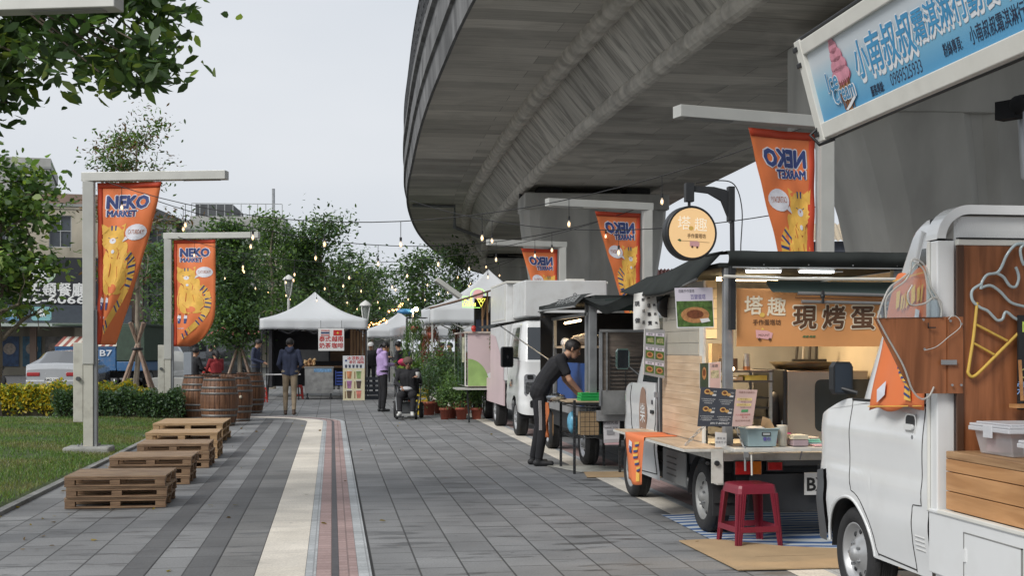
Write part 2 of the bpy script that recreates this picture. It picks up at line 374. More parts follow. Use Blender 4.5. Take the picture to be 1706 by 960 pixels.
g=MB(); GR=mat('bare_ground',(.14,.14,.125),.9,var=.25,scale=.6)
g.box(-400,400,-150,900,-.6,-.02,GR); struct(g,'ground')
g=MB(); g.add([(.26,-8,0),(26,-8,0),(26,70,0),(.26,70,0)],[(0,1,2,3)],PAV); g.add([(-.5,-8,0),(.26,-8,0),(.26,70,0),(-.5,70,0)],[(0,1,2,3)],PAV); g.add([(-2.86,-8,0),(-.5,-8,0),(-.5,70,0),(-2.86,70,0)],[(0,1,2,3)],PAVL); g.add([(-9,27,0),(-2.86,27,0),(-2.86,70,0),(-9,70,0)],[(0,1,2,3)],PAV); struct(g,'pavement')
def strip_path(x,z):
    R=2.0+ (x+.49)      # bands turn left around a common centre
    cx,cy=-2.49,26.2
    pts=[(x,-8),(x,cy)]
    for k in range(1,13):
        a=PI/2*k/12; pts.append((cx+R*math.cos(a),cy+R*math.sin(a)))
    pts.append((-6.5,cy+R)); return pts
def band(x0,x1,z,m,name):
    b=MB(); A=strip_path(x0,z);B=strip_path(x1,z); n=len(A)
    b.add([(p[0],p[1],z) for p in A]+[(p[0],p[1],z) for p in B],[(i,n+i,n+i+1,i+1) for i in range(n-1)],m); struct(b,name)
band(-.49,-.172,.004,CREAM,'pavement_cream_band'); band(-.17,-.102,.004,LGREY,'pavement_granite_edge'); band(-.10,-.002,.004,PINK,'pavement_pink_band')
band(0,.045,.006,DRAIN,'drain_slot'); band(.047,.168,.004,PINK,'pavement_pink_band'); band(.17,.255,.004,LGREY,'pavement_granite_edge'); band(.256,.27,.003,mat('joint_dark_grout',(.02,.02,.02),.9,var=.1),'pavement_joint')  # last band is a thin joint of near-black grout
for x0,x1,m,z in ((-1.19,-.95,PAVM,.002),(-.77,-.49,PAVN,.002)): b=MB(); b.add([(x0,-8,z),(x1,-8,z),(x1,27,z),(x0,27,z)],[(0,1,2,3)],m); struct(b,'pavement')
for x0,x1 in ((-1.36,-1.19),(-.95,-.77)):
    b=MB(); y=27 if x0<-1 else 26
    b.add([(x0,-8,.004),(x1,-8,.004),(x1,y,.004),(x0,y,.004)],[(0,1,2,3)],PAVD if x0<-1 else PAVE); struct(b,'pavement_dark_band')
# trucks' side: cream edge line + pink band under the trucks
for x0,x1,m,nm in ((2.95,3.2,CREAM,'pavement_cream_band'),(3.2,3.3,LGREY,'pavement_granite_edge'),(3.3,3.6,PINK,'pavement_pink_band')):
    b=MB(); b.add([(x0,-8,.004),(x1,-8,.004),(x1,40,.004),(x0,40,.004)],[(0,1,2,3)],m); struct(b,nm)
# kerb and lawn
b=MB(); b.box(-2.94,-2.862,-8,26.3,-.02,.035,mat('concrete_kerb',(.26,.26,.25),.8,var=.2,scale=5,bump=.3)); b.box(-9,-2.94,26.9,27.0,-.02,.05,mat('concrete_kerb',(0,0,0))); struct(b,'kerb')
def lawn_h(x,y): return .02+.05*math.sin(x*.9+1)*math.sin(y*.35)+.07*min(1,max(0,(-2.94-x)/1.5))
b=MB(); LG=mat('lawn_soil_green',(.062,.085,.03),.95,var=.4,scale=4,bump=.5,bscale=40)
b.grid(lambda u,v:(-9+6.06*u,-4+30.8*v,lawn_h(-9+6.06*u,-4+30.8*v)-.01 if u<1 else .0),24,60,LG); struct(b,'lawn')
n=95000; P=np.empty((n,3)); r=RNG.random(n); P[:,0]=-2.92-5.9*RNG.random(n)**1.15; P[:,1]=8+18.8*RNG.random(n)
P[:,2]=.02+.05*np.sin(P[:,0]*.9+1)*np.sin(P[:,1]*.35)+.07*np.clip((-2.94-P[:,0])/1.5,0,1)+.018
pt=(np.sin(P[:,0]*3.1+np.sin(P[:,1]*1.7)*2)+np.sin(P[:,1]*2.3+P[:,0])+RNG.normal(size=n)*.7)
keep=pt>-1.5; P=P[keep]; pt=pt[keep]
o=leafmesh('grass',P,.06,[leafmat('grass_green',(.1,.185,.04)),leafmat('grass_olive',(.16,.2,.06)),leafmat('grass_straw',(.2,.19,.09))],None,.14,2.2,idx=np.where(pt>1.4,2,np.where(pt>0,1,0))); o['kind']='stuff'
# road, its far pavement
b=MB(); b.add([(-60,34.5,.0),(-6.2,34.5,.0),(-6.2,200,.0),(-60,200,.0)],[(0,1,2,3)],ASPH); struct(b,'road')
b=MB(); b.box(-6.2,-6.0,34.5,200,-.02,.12,mat('concrete_kerb',(0,0,0))); b.box(-60,-6.0,34.3,34.5,-.02,.1,mat('concrete_kerb',(0,0,0))); struct(b,'road_kerb')
b=MB(); b.add([(-9.0,27,.005),(-60,27,.005),(-60,34.3,.005),(-9,34.3,.005)][::-1],[(0,1,2,3)],mat('concrete_slab',(.22,.22,.21),.85,var=.15,scale=2)); struct(b,'far_pavement')
n=140; P=np.stack([np.where(RNG.random(n)<.6,-2.85+np.abs(RNG.normal(0,.5,n)),RNG.uniform(-2.8,2.8,n)),RNG.uniform(8.2,27,n),np.full(n,.012)],1)
o=leafmesh('fallen_leaves',P,.05,[leafmat('leaf_fallen_brown',(.16,.1,.04)),leafmat('leaf_fallen_yellow',(.3,.22,.05))],None,.5,0,flat=.95); o['kind']='stuff'
b=MB()
for k in range(12): b.add([(-11.1,38+k*8,.004),(-10.95,38+k*8,.004),(-10.95,42+k*8,.004),(-11.1,42+k*8,.004)],[(0,1,2,3)],mat('road_paint',(.6,.6,.58),.7))
struct(b,'road_marking')
# ================================================================= viaduct
SV=1.1
def boardmat(name,base,var,bw,bh,stain,vert=False,rough=.85):
    m,nt,b=nodes(name); N=nt.nodes; L=nt.links; b.inputs['Roughness'].default_value=rough
    uv=N.new('ShaderNodeUVMap'); br=N.new('ShaderNodeTexBrick'); br.inputs['Scale'].default_value=1; br.inputs['Brick Width'].default_value=bw; br.inputs['Row Height'].default_value=bh
    br.inputs['Mortar Size'].default_value=.012; br.inputs['Mortar Smooth'].default_value=.6; br.offset=.37
    lo=[c*(1-var) for c in base]; hi=[c*(1+var) for c in base]
    br.inputs['Color1'].default_value=(*lo,1); br.inputs['Color2'].default_value=(*hi,1); br.inputs['Mortar'].default_value=(*[c*.45 for c in base],1); br.inputs['Bias'].default_value=.1
    mp=N.new('ShaderNodeMapping'); mp.inputs['Rotation'].default_value=(0,0,0); L.new(uv.outputs[0],mp.inputs[0]); L.new(mp.outputs[0],br.inputs[0])
    # fine board grain
    mg=N.new('ShaderNodeMapping'); mg.inputs['Scale'].default_value=(.5,11,1) ; L.new(uv.outputs[0],mg.inputs[0])
    ng=N.new('ShaderNodeTexNoise'); ng.inputs['Scale'].default_value=1; ng.inputs['Detail'].default_value=6; ng.inputs['Roughness'].default_value=.65; L.new(mg.outputs[0],ng.inputs['Vector'])
    r1=N.new('ShaderNodeMapRange'); r1.inputs['From Min'].default_value=.3; r1.inputs['From Max'].default_value=.7; r1.inputs['To Min'].default_value=.8; r1.inputs['To Max'].default_value=1.2; L.new(ng.outputs[0],r1.inputs[0])
    # run-off stains
    ms=N.new('ShaderNodeMapping'); ms.inputs['Scale'].default_value=(.5,2.4,1) if vert else (.35,.45,1); L.new(uv.outputs[0],ms.inputs[0])
    ns=N.new('ShaderNodeTexNoise'); ns.inputs['Scale'].default_value=1.1; ns.inputs['Detail'].default_value=9; ns.inputs['Distortion'].default_value=.8; L.new(ms.outputs[0],ns.inputs['Vector'])
    r2=N.new('ShaderNodeMapRange'); r2.inputs['From Min'].default_value=.48; r2.inputs['From Max'].default_value=.6; r2.inputs['To Min'].default_value=1; r2.inputs['To Max'].default_value=1-stain; L.new(ns.outputs[0],r2.inputs[0])
    nb=N.new('ShaderNodeTexNoise'); nb.inputs['Scale'].default_value=.14; nb.inputs['Detail'].default_value=3; L.new(uv.outputs[0],nb.inputs['Vector'])
    r3=N.new('ShaderNodeMapRange'); r3.inputs['From Min'].default_value=.3; r3.inputs['From Max'].default_value=.7; r3.inputs['To Min'].default_value=.8; r3.inputs['To Max'].default_value=1.2; L.new(nb.outputs[0],r3.inputs[0])
    a=N.new('ShaderNodeMath'); a.operation='MULTIPLY'; L.new(r1.outputs[0],a.inputs[0]); L.new(r2.outputs[0],a.inputs[1])
    a2=N.new('ShaderNodeMath'); a2.operation='MULTIPLY'; L.new(a.outputs[0],a2.inputs[0]); L.new(r3.outputs[0],a2.inputs[1])
    v=N.new('ShaderNodeVectorMath'); v.operation='SCALE'; L.new(br.outputs['Color'],v.inputs[0]); L.new(a2.outputs[0],v.inputs['Scale']); L.new(v.outputs[0],b.inputs['Base Color'])
    bp=N.new('ShaderNodeBump'); bp.inputs['Strength'].default_value=.35; bp.inputs['Distance'].default_value=.03; L.new(ng.outputs[0],bp.inputs['Height']); L.new(bp.outputs[0],b.inputs['Normal'])
    return m
CW=boardmat('board_marked_concrete_wing',(.45,.425,.38),.26,4.1,.95,.12)
CSOF=boardmat('board_marked_concrete_soffit',(.44,.415,.37),.24,3.3,1.1,.25)
CWEB=boardmat('board_marked_concrete_web',(.5,.475,.43),.1,8,.55,.4,True)
CPAR=boardmat('parapet_concrete',(.15,.15,.15),.25,3.0,.55,.4)
CPIER=mat('pier_concrete',(.4,.39,.36),.85,var=.22,scale=.8,bump=.3,bscale=8,dirt=((.24,.23,.21),.7,.6),stretch=(1,1,.35))
CPIPE=mat('cast_concrete_pipe',(.52,.49,.44),.8,var=.3,scale=2.2,bump=.2)
# outer edge of the deck in camera axes (right, depth), metres
ctrl=[(9.2,-22),(6.6,-8),(3.6,8),(1.3,18),(-.88*SV,27.7*SV),(-1.755*SV,33.4*SV),(-2.53*SV,38.8*SV),(-3.33*SV,45.3*SV),(-4.12*SV,52.7*SV),(-4.86*SV,59.7*SV),(-5.57*SV,69.2*SV),(-6.08*SV,85.5*SV),(-5.55*SV,105*SV),(-3.6*SV,123*SV),(0.5*SV,143*SV),(7*SV,165*SV),(16*SV,187*SV)]
cwp=[Vector((*cw(*c),0)) for c in ctrl]
def cr_spline(P,n=12):
    out=[]
    for i in range(len(P)-1):
        p0=P[max(i-1,0)];p1=P[i];p2=P[i+1];p3=P[min(i+2,len(P)-1)]
        for k in range(n):
            t=k/n; out.append(.5*((2*p1)+(p2-p0)*t+(2*p0-5*p1+4*p2-p3)*t*t+(3*p1-p0-3*p2+p3)*t**3))
    out.append(P[-1]); return out
edge=cr_spline(cwp,10)
# smooth
for _ in range(12):
    edge=[edge[0]]+[(edge[i-1]+edge[i]*2+edge[i+1])/4 for i in range(1,len(edge)-1)]+[edge[-1]]
tang=[(edge[min(i+1,len(edge)-1)]-edge[max(i-1,0)]).normalized() for i in range(len(edge))]
nrm=[Vector((t.y,-t.x,0)) for t in tang]      # towards the inside (right)
arc=[0]
for i in range(1,len(edge)): arc.append(arc[-1]+(edge[i]-edge[i-1]).length)
ZB=1.45+6.2*SV; ZW=1.45+7.55*SV; ZE=1.45+7.5*SV; ZT=ZE+.45
o_web=3.25*SV; o_bot=4.35*SV; o_botr=9.35*SV; o_webr=10.4*SV; o_edr=13.6*SV
VD=thing('viaduct','curved raised concrete viaduct with board marked underside passing over the market','viaduct',(edge[40].x,edge[40].y,0))
def sweep(name,sec,m,uvs=None,i0=0,i1=None,smooth=False,parent=VD,closed=False):
    """sec: list of (offset, z)"""
    b=MB(); i1=i1 or len(edge); n=len(sec); cum=[0]
    for k in range(1,n): cum.append(cum[-1]+math.hypot(sec[k][0]-sec[k-1][0],sec[k][1]-sec[k-1][1]))
    vs=[];uv=[];fs=[]
    for i in range(i0,i1):
        for k,(o,z) in enumerate(sec):
            p=edge[i]+nrm[i]*o; vs.append((p.x,p.y,z)); uv.append((cum[k],arc[i]))
    for i in range(i1-i0-1):
        for k in range(n-1): fs.append((i*n+k,i*n+k+1,(i+1)*n+k+1,(i+1)*n+k))
        if closed: fs.append((i*n+n-1,i*n,(i+1)*n,(i+1)*n+n-1))
    if closed: fs.append(tuple(range(n))); fs.append(tuple(range((i1-i0)*n-1,(i1-i0-1)*n-1,-1)))
    b.add(vs,fs,m,smooth,None,uv); return b.build(name,parent)
sweep('wing_underside',[(0,ZE),(.5,ZE+.02),(o_web-.3,ZW-.06)],CW)
sweep('web',[(o_web,ZW-.1),(o_bot-.15,ZB+.12)],CWEB)
sweep('box_soffit',[(o_bot,ZB),(o_bot+1.8,ZB-.02),(o_botr-1.8,ZB-.02),(o_botr,ZB)],CSOF)
sweep('web',[(o_botr,ZB),(o_webr,ZW)],CWEB)
sweep('wing_underside',[(o_webr,ZW),(o_edr,ZE)],CW)
sweep('deck_slab',[(0,ZE+.03),(0,ZT),(o_edr,ZT),(o_edr,ZE+.03)],CPAR,closed=False)
# rounded haunch "pipes" along the two left corners, in cast lengths
def haunch(name,off,z,r,m):
    b=MB(); pts=[];rs=[]
    step=1.25; a=arc[0]; i=0
    while a<arc[-1]-step and a<210:
        for f,rr in ((0,.9),(.04,1.03),(.78,1.03),(.82,.84),(.97,.84)):
            s=a+f*step
            while arc[i+1]<s: i+=1
            t=(s-arc[i])/(arc[i+1]-arc[i]); p=edge[i].lerp(edge[i+1],t)+nrm[i].lerp(nrm[i+1],t)*off
            pts.append((p.x,p.y,z)); rs.append(r*rr)
        a+=step
    b.tube(pts,rs,m,14,smooth=False); return b.build(name,VD)
haunch('haunch_moulding',o_web-.12,ZW-.06,.27*SV,CPIPE); haunch('haunch_moulding',o_bot-.1,ZB+.1,.22*SV,CPIPE)
# parapet: three stepped bands and ribs, then a post fence
PT=ZT+.33*7.5*SV*.85
sweep('parapet',[(-.02,ZE-.08),(-.06,ZE+.75),(-.16,ZE+.78),(-.16,ZE+1.5),(-.06,ZE+1.53),(-.06,ZE+2.1),(-.2,ZE+2.15),(-.2,ZE+2.45),(.1,ZE+2.45),(.1,ZE)],CPAR,closed=True)
dk=mat('dark_weathered_metal',(.06,.062,.065),.6,.3,var=.2)
a=0;i=0
while a<arc[-1]-2:
    while arc[i+1]<a: i+=1
    t=(a-arc[i])/(arc[i+1]-arc[i]); p=edge[i].lerp(edge[i+1],t)-nrm[i]*.12; tg=tang[i]
    vis=18<a<118
    if vis: b=MB()
    elif a<1 or (a>=118 and a-1.05<118): b=rest if a>=1 else MB(); rest=b
    b=b if vis else rest
    b.bar((p.x,p.y,ZE+2.4),(p.x,p.y,ZE+4.0),.07,.07,dk,up=(tg.x,tg.y,0)); a+=1.05
    if vis: b.build('fence_post',VD)
o=rest.build('fence_post',VD); o['kind']='stuff'
b=MB()
for zz,r in ((ZE+4.0,.05),(ZE+3.2,.025),(ZE+2.75,.025)):
    b.tube([(e-nr*.12)+Vector((0,0,zz)) for e,nr in zip(edge,nrm)],r,dk,5)
b.build('fence_rail',VD)
for ii,zz in ((56,0),(49,.0)):
    b=MB(); p=edge[ii]-nrm[ii]*.35; b.box(p.x-.12,p.x+.12,p.y-.12,p.y+.12,ZE+3.2,ZE+5.4,dk); b.box(p.x-.25,p.x+.25,p.y-.2,p.y+.2,ZE+3.4,ZE+3.9,dk); b.build('signal_box',VD)
# drainage pipe down the far wing and web
def at(dep,off,z):
    # point of the viaduct at camera depth dep
    best=min(range(len(edge)),key=lambda i:abs(edge[i].x*SN+edge[i].y*CS-dep)); p=edge[best]+nrm[best]*off; return Vector((p.x,p.y,z)),best
b=MB(); d0=66*SV
p1,_=at(d0,.3,ZE-.12);p2,_=at(d0,o_web-.9,ZE-.15);p3,_=at(d0,o_web-.9,ZB+.1);p4,_=at(d0+6,o_bot+.3,ZB-.3)
b.tube([p1,p2,p3,p4],.1,mat('drain_pipe_grey',(.16,.165,.17),.5),8); b.build('drain_pipe',VD)
# piers
def pier(dep,off0=None,wide=5.0*SV,left=None):
    c,i=at(dep,(o_bot+o_botr)/2 if off0 is None else off0,0); t=tang[i]; ang=math.atan2(t.y,t.x)-PI/2
    M=T3(c.x,c.y,0)@RZ(ang)
    b=MB(M); W=wide/2
    # cap with bearings
    b.box(-W,W,-1.35,1.35,ZB-1.0,ZB-.35,CPIER); o=b.build('pier_cap',VD,.04)
    b=MB(M)
    for sx in (-1,1): b.box(sx*W*.62-.5,sx*W*.62+.5,-.6,.6,ZB-.34,ZB-.03,mat('bearing_dark',(.03,.03,.03),.8))
    b.box(-W+.05,W-.05,1.0,1.3,ZB-.34,ZB-.06,mat('bearing_dark',(0,0,0))); b.build('bearing',VD)
    # flared shaft
    b=MB(M); secs=[]
    for z,wf,th in ((ZB-1.002,1,1.3),(ZB-1.7,.985,1.28),(ZB-2.6,.94,1.22),(ZB-3.7,.88,1.16),(ZB-5.0,.8,1.12),(0,.74,1.1)):
        secs.append([(x*W*wf,y*th,z) for x,y in ((-1,-.55),(-.93,-.86),(-.8,-1),(-.12,-1),(-.07,-.86),(.07,-.86),(.12,-1),(.8,-1),(.93,-.86),(1,-.55),(1,.55),(.93,.86),(.8,1),(-.8,1),(-.93,.86),(-1,.55))])
    n=16; vs=[p for s_ in secs for p in s_]; fs=[(k*n+j,k*n+(j+1)%n,(k+1)*n+(j+1)%n,(k+1)*n+j)[::-1] for k in range(len(secs)-1) for j in range(n)]
    b.add(vs,fs,CPIER); b.build('pier_shaft',VD,.05)
pier(47.8*SV+1.3,wide=5.5*SV); pier(84*SV); pier(120*SV,wide=4.5*SV)
# nearest pier, beyond the ice cream truck: a broad hammerhead
M=T3(*cw(10.0,26.6),0)@RZ(math.radians(-2))
b=MB(M); W=4.0
b.box(-W-.0,W,-1.4,1.4,ZB-2.2,ZB-.4,CPIER); b.build('pier_cap',VD,.04)
b=MB(M); vs=[];secs=[]
for z,l,r_,th in ((ZB-2.2,-W+.45,W,1.35),(ZB-3.0,-W+.75,W-.3,1.3),(ZB-4.0,-W+1.05,W-.6,1.25),(ZB-5.2,-W+1.3,W-.9,1.2),(0,-W+1.55,W-1.1,1.2)):
    cx=(l+r_)/2;hw=(r_-l)/2
    secs.append([(cx+x*hw,y*th,z) for x,y in ((-1,-.3),(-.95,-.7),(-.82,-.95),(-.6,-1),(-.42,-1),(-.36,-.88),(-.3,-.88),(-.24,-1),(.8,-1),(.95,-.7),(1,0),(1,1),(-1,1))])
n=13; vs=[p for s_ in secs for p in s_]; fs=[(k*n+j,k*n+(j+1)%n,(k+1)*n+(j+1)%n,(k+1)*n+j)[::-1] for k in range(len(secs)-1) for j in range(n)]
b.add(vs,fs,CPIER,False); b.build('pier_shaft',VD,.05)
# ================================================================= lamp poles and banners
POLEM=ALU(); 
def art_x(u,v): return u
ORG=mat('banner_orange',(.76,.2,.065),.6,var=.06,scale=3); ORD=mat('banner_hem_red',(.5,.05,.015),.6,var=.05); YEL=mat('banner_yellow',(.82,.48,.09),.6,var=.1,scale=9); NAVY=mat('banner_navy',(.035,.06,.2),.6,var=.05)
WHB=mat('banner_white',(.72,.72,.78),.6,var=.03); BRN=mat('banner_brown',(.35,.09,.02),.6,var=.05)
def banner(parent,X,Y,ztop,w,h,edge_fn,mirror,fold,AM):
    """cloth in a plane facing -Y; u runs away from the pole, v runs down. edge_fn(v) -> outer width fraction."""
    sg=-1 if mirror else 1
    def pos(u,v,off=0):
        e=edge_fn(v); 
        return (X+sg*w*u*e, Y-.0+fold*(math.sin(u*5+v*3)*.025+.007*math.sin(u*17+v*13)+.006*math.sin(v*31-u*9)+ (u*(1-e))*.35)-off, ztop-h*v)
    b=MB(AM); b.grid(lambda i,j:pos(i,j),14,40,ORG,True)
    b.grid(lambda i,j:pos(i*.075/max(edge_fn(j),.3),j,.005),2,40,ORD,True); b.grid(lambda i,j:pos(i,j*.035,.0055),14,2,ORD,True)
    def patch(poly,m,off):
        # poly in (u,v) fractions of the full width, clipped by the edge through scaling
        vs=[pos(u,v,off) for u,v in poly]; b.add(vs,[tuple(range(len(vs)))],m)
    def ell(cu,cv,ru,rv,m,off,n=18,rot=0):
        pl=[]
        for k in range(n):
            a=2*PI*k/n; x=ru*math.cos(a);y=rv*math.sin(a)*h/w
            x2=x*math.cos(rot)-y*math.sin(rot);y2=x*math.sin(rot)+y*math.cos(rot); pl.append((cu+x2,cv+y2*w/h))
        vs=[pos(cu,cv,off)]; n_=len(pl)
        for q in (.33,.66,1): vs+=[pos(cu+(u-cu)*q,cv+(v-cv)*q,off) for u,v in pl]
        b.add(vs,[(0,1+k,1+(k+1)%n_) for k in range(n_)]+[(1+r_*n_+k,1+(r_+1)*n_+k,1+(r_+1)*n_+(k+1)%n_,1+r_*n_+(k+1)%n_) for r_ in range(2) for k in range(n_)],m,False)
    def letters(s,cu,cv,size,m,off,bold,wd):
        vs,fs=text_data(s,bold); x0=min(v.x for v in vs);x1=max(v.x for v in vs); k=wd/(x1-x0)
        b.add([pos(cu+v.x*k,cv-v.y*size/h,off+v.z) for v in vs],fs,m)
    letters('NEKO',.5,.125,.245,WHB,.003,.09,.76); letters('NEKO',.5,.125,.235,NAVY,.0055,.055,.72)
    letters('MARKET',.42,.192,.12,WHB,.003,.085,.57); letters('MARKET',.42,.192,.115,NAVY,.0055,.05,.53)
    # a plain sitting tabby cat
    ell(.4,.5,.3,.13,YEL,.004); ell(.33,.57,.26,.13,YEL,.0042); ell(.55,.6,.27,.09,YEL,.0044); ell(.3,.345,.235,.08,YEL,.0045); ell(.53,.42,.1,.06,YEL,.0046,rot=.5)
    patch([(.09,.32),(.07,.25),(.22,.28)],YEL,.0046); patch([(.38,.28),(.53,.25),(.51,.32)],YEL,.0046)
    for x in (.26,.34): patch([(x-.018,.265),(x+.018,.265),(x+.012,.295),(x-.012,.295)],NAVY,.006)
    ell(.3,.358,.07,.018,WHB,.006); patch([(.28,.35),(.32,.35),(.3,.36)],BRN,.007)
    patch([(.2,.335),(.26,.345),(.2,.34)],NAVY,.007); patch([(.4,.335),(.34,.345),(.4,.34)],NAVY,.007)
    patch([(.15,.41),(.47,.405),(.33,.47)],BRN,.006); ell(.33,.425,.035,.012,WHB,.007)
    for a0,a1,c in ((.42,.5,.3),(.55,.62,.25)): ell(c+.2,a0,.09,.03,YEL,.005); 
    ell(.42,.655,.12,.03,ORG,.0055); 
    for pts in ([(.22,.44),(.3,.5),(.28,.58)],[(.5,.46),(.46,.52),(.5,.58)],[(.62,.52),(.72,.56),(.74,.62),(.64,.66)],[(.2,.6),(.3,.64),(.34,.7)],[(.4,.4),(.46,.43),(.44,.47)],[(.12,.5),(.1,.58),(.14,.66)]):
        for (u0,v0),(u1,v1) in zip(pts,pts[1:]): patch([(u0,v0),(u1,v1),(u1+.014,v1+.003),(u0+.014,v0+.003)],ORD,.006)
    # striped tail following the edge
    tl=[(.66,.44),(.79,.49),(.84,.57),(.81,.65),(.72,.73),(.6,.79),(.44,.855),(.28,.915)]
    for k in range(len(tl)-1):
        (u0,v0),(u1,v1)=tl[k],tl[k+1]; du,dv=u1-u0,v1-v0; l=math.hypot(du*w,dv*h); nu,nv=dv*h/l*.07/w*1.0,-du*w/l*.07/h
        patch([(u0-nu,v0-nv),(u1-nu,v1-nv),(u1+nu,v1+nv),(u0+nu,v0+nv)],YEL,.005)
        for t in (.2,.7):
            a,c=u0+du*t,v0+dv*t; e=.16; patch([(a-nu,c-nv),(a-nu+du*e,c-nv+dv*e),(a+nu+du*e,c+nv+dv*e),(a+nu,c+nv)],NAVY,.007)
    ell(.74,.305,.2,.05,WHB,.006); patch([(.55,.33),(.62,.345),(.5,.365)],WHB,.006); letters('CATURDAY!',.74,.305,.09,BRN,.008,.0,.3)
    for cu in (.14,.3): ell(cu,.73,.045,.03,WHB,.006); patch([(cu-.04,.74),(cu+.04,.74),(cu+.03,.785),(cu-.03,.785)],NAVY,.007); ell(cu+.01,.70,.03,.012,BRN,.007)
    letters('market',.2,.83,.06,WHB,.006,0,.18)
    o=b.build('banner',parent)
    m=o.modifiers.new('cloth_thickness','SOLIDIFY'); m.thickness=.001; m.offset=0
    return o
def lamp_pole(X,Y,side,label,bl=None,edge_fn=None,box=True,w=.92,arm=1.97,fold=1,h=2.24,basez=0,bt=3.77,zt_=3.9):
    t=thing('lamp_pole',label,'lamp pole',(X,Y,0),0,'cream lamp poles with flat arms'); s=side
    AM=T3(X,Y,0)@RZ(-s*.25)@T3(-X,-Y,0); zt=zt_
    CRP=mat('pole_cream_paint',(.5,.49,.43),.5,var=.07,scale=5,dirt=((.25,.23,.19),9,.35))
    b=MB(); b.box(X-.065,X+.065,Y-.065,Y+.065,basez,1.25,CRP); b.box(X-.075,X+.075,Y-.078,Y+.078,1.25,zt-.119,POLEM)
    b.box(X+s*.066,X+s*.115,Y-.05,Y+.06,basez,2.0,mat('pole_rail_grey',(.2,.21,.22),.5)); b.build('pole',t,.006)
    b=MB(); b.cb((X,Y,.05+basez),(.62,.5,.13),mat('footing_concrete',(.3,.3,.28),.85,var=.2,bump=.4)); b.build('footing',t,.03)
    for sx in (-1,1):
        for sy in (-1,1): b=MB(); b.cyl((X+sx*.12,Y+sy*.12,.11+basez),.014,.04,GALV(),'Z',6); b.build('bolt',t)
    b=MB(AM); x0,x1=sorted((X-s*.08,X+s*arm)); b.box(x0,x1,Y-.08,Y+.08,zt-.12,zt,POLEM); o=b.build('arm',t,.006)
    b=MB(AM); xl=X+s*(arm-.62); xr=X+s*(arm-.1); x0,x1=sorted((xl,xr)); b.box(x0,x1,Y-.045,Y+.045,zt-.128,zt-.121,mat('lamp_lens_grey',(.25,.25,.24),.4)); b.build('lamp_lens',o)
    if box:
        b=MB(); b.box(X-s*.2,X-s*.07,Y-.06,Y+.07,.45,1.55,CRP); b.build('cable_box',t,.008)
        b=MB(); b.cyl((X-s*.13,Y-.06,1.05),.03,-.05,DKG(),'Y',10); b.build('bracket',t)
    if edge_fn:
        o=banner(t,X+s*.12,Y+.0,bt-.01,w,h,edge_fn,s<0,fold,AM)
    return t
def e_fold(v): return 1.0-.82*max(0,(v-.0))**1.25 if v<.97 else .16
def e_full(v): return 1-.03*v if v<.62 else max(.13,.98*math.sqrt(max(0,1-((v-.62)/.40)**2)))
lamp_pole(-3.35,9.6,1,'nearest lamp pole on the lawn side, its arm reaching in at the top left corner',None,e_fold)
lamp_pole(-3.33,18.5,1,'lamp pole on the lawn nearest the slatted pallets, with a folded orange cat banner',None,lambda v:1-.9*v**1.15*.98+.02)
lamp_pole(-3.41,27.85,1,'lamp pole beside the dark clipped hedge, with a full width orange cat banner',None,e_full)
lamp_pole(5.06,12.8,-1,'lamp pole behind the egg tart truck with a large back to front orange banner',None,lambda v:max(.1,1-1.2*v),False,w=.83,arm=1.75,h=2.3,zt_=3.86,bt=3.7)
lamp_pole(5.13,20.7,-1,'lamp pole in front of the big square pier, carrying a back to front orange banner',None,lambda v:max(.1,1-1.1*v),False,w=.85,arm=1.8,h=2.1,zt_=3.86,bt=3.7)
lamp_pole(5.1,28.4,-1,'farthest lamp pole, behind the white box truck, with a small back to front orange banner',None,lambda v:max(.1,1-1.1*v),False,w=.9,arm=1.8,zt_=3.86,bt=3.7)
b=MB(); b.box(-3.08,-2.92,27.75,28.0,.35,1.4,mat('switch_box_grey',(.27,.3,.34),.5,var=.05)); b.box(-3.29,-3.08,27.8,27.9,.9,1.0,GALV()); b.box(-3.05,-2.95,27.8,27.95,0,.35,GALV())
single(b,'switch_box','grey metal switch box fixed beside the pole at the dark hedge','switch box',None,.006,(-3.0,27.87,0))
# ---------------------------------------------------------------- string lights
CABM=mat('black_cable',(.012,.012,.013),.5,var=0); BULB=mat('warm_bulb',(1,.75,.4),.3,var=0,emit=3.5,ecol=(1,.62,.28)); BULBF=BULB
BGL=mat('clear_bulb_glass',(.75,.72,.66),.1,var=0,emit=.15,ecol=(1,.75,.5),alpha=.45)
def bulb(parent,p,drop,k=1,near=True):
    b=MB(); b.tube([p,(p[0],p[1],p[2]-drop)],.006*k,CABM,4); b.cyl((p[0],p[1],p[2]-drop-.06*k),.022*k,.07*k,CABM,'Z',8); o=b.build('lamp_holder',parent)
    z=p[2]-drop-.06*k; b=MB(); b.lathe([(.0,z-.12*k),(.018*k,z-.112*k),(.03*k,z-.08*k),(.028*k,z-.05*k),(.014*k,z-.01*k),(.014*k,z)],BGL,10,T3(p[0],p[1],0)); b.ball((p[0],p[1],z-.065*k),(.016*k,.016*k,.035*k),BULB,8,6); 
    b.build('bulb',o)
def string(a,c,sag,n,label,drop=.2,k=.66,ph=.5):
    t=thing('string_light',label,'string lights',((a[0]+c[0])/2,(a[1]+c[1])/2,0),0,'strings of bulbs across the square')
    A=Vector(a);C=Vector(c); P=[]
    for i in range(25):
        u=i/24; p=A.lerp(C,u); p.z-=sag*4*u*(1-u); P.append(p)
    b=MB(); b.tube(P,.006,CABM,5); b.build('cable',t)
    for i in range(n):
        u=(i+ph)/n; p=A.lerp(C,u); p.z-=sag*4*u*(1-u); bulb(t,(p.x,p.y,p.z),drop,k)
Lp=[(-3.3,9.6,3.85),(-3.3,18.5,3.85),(-3.35,27.85,3.87)]; Rp=[(4.95,12.8,3.8),(5.05,20.7,3.8),(5.1,28.4,3.8)]
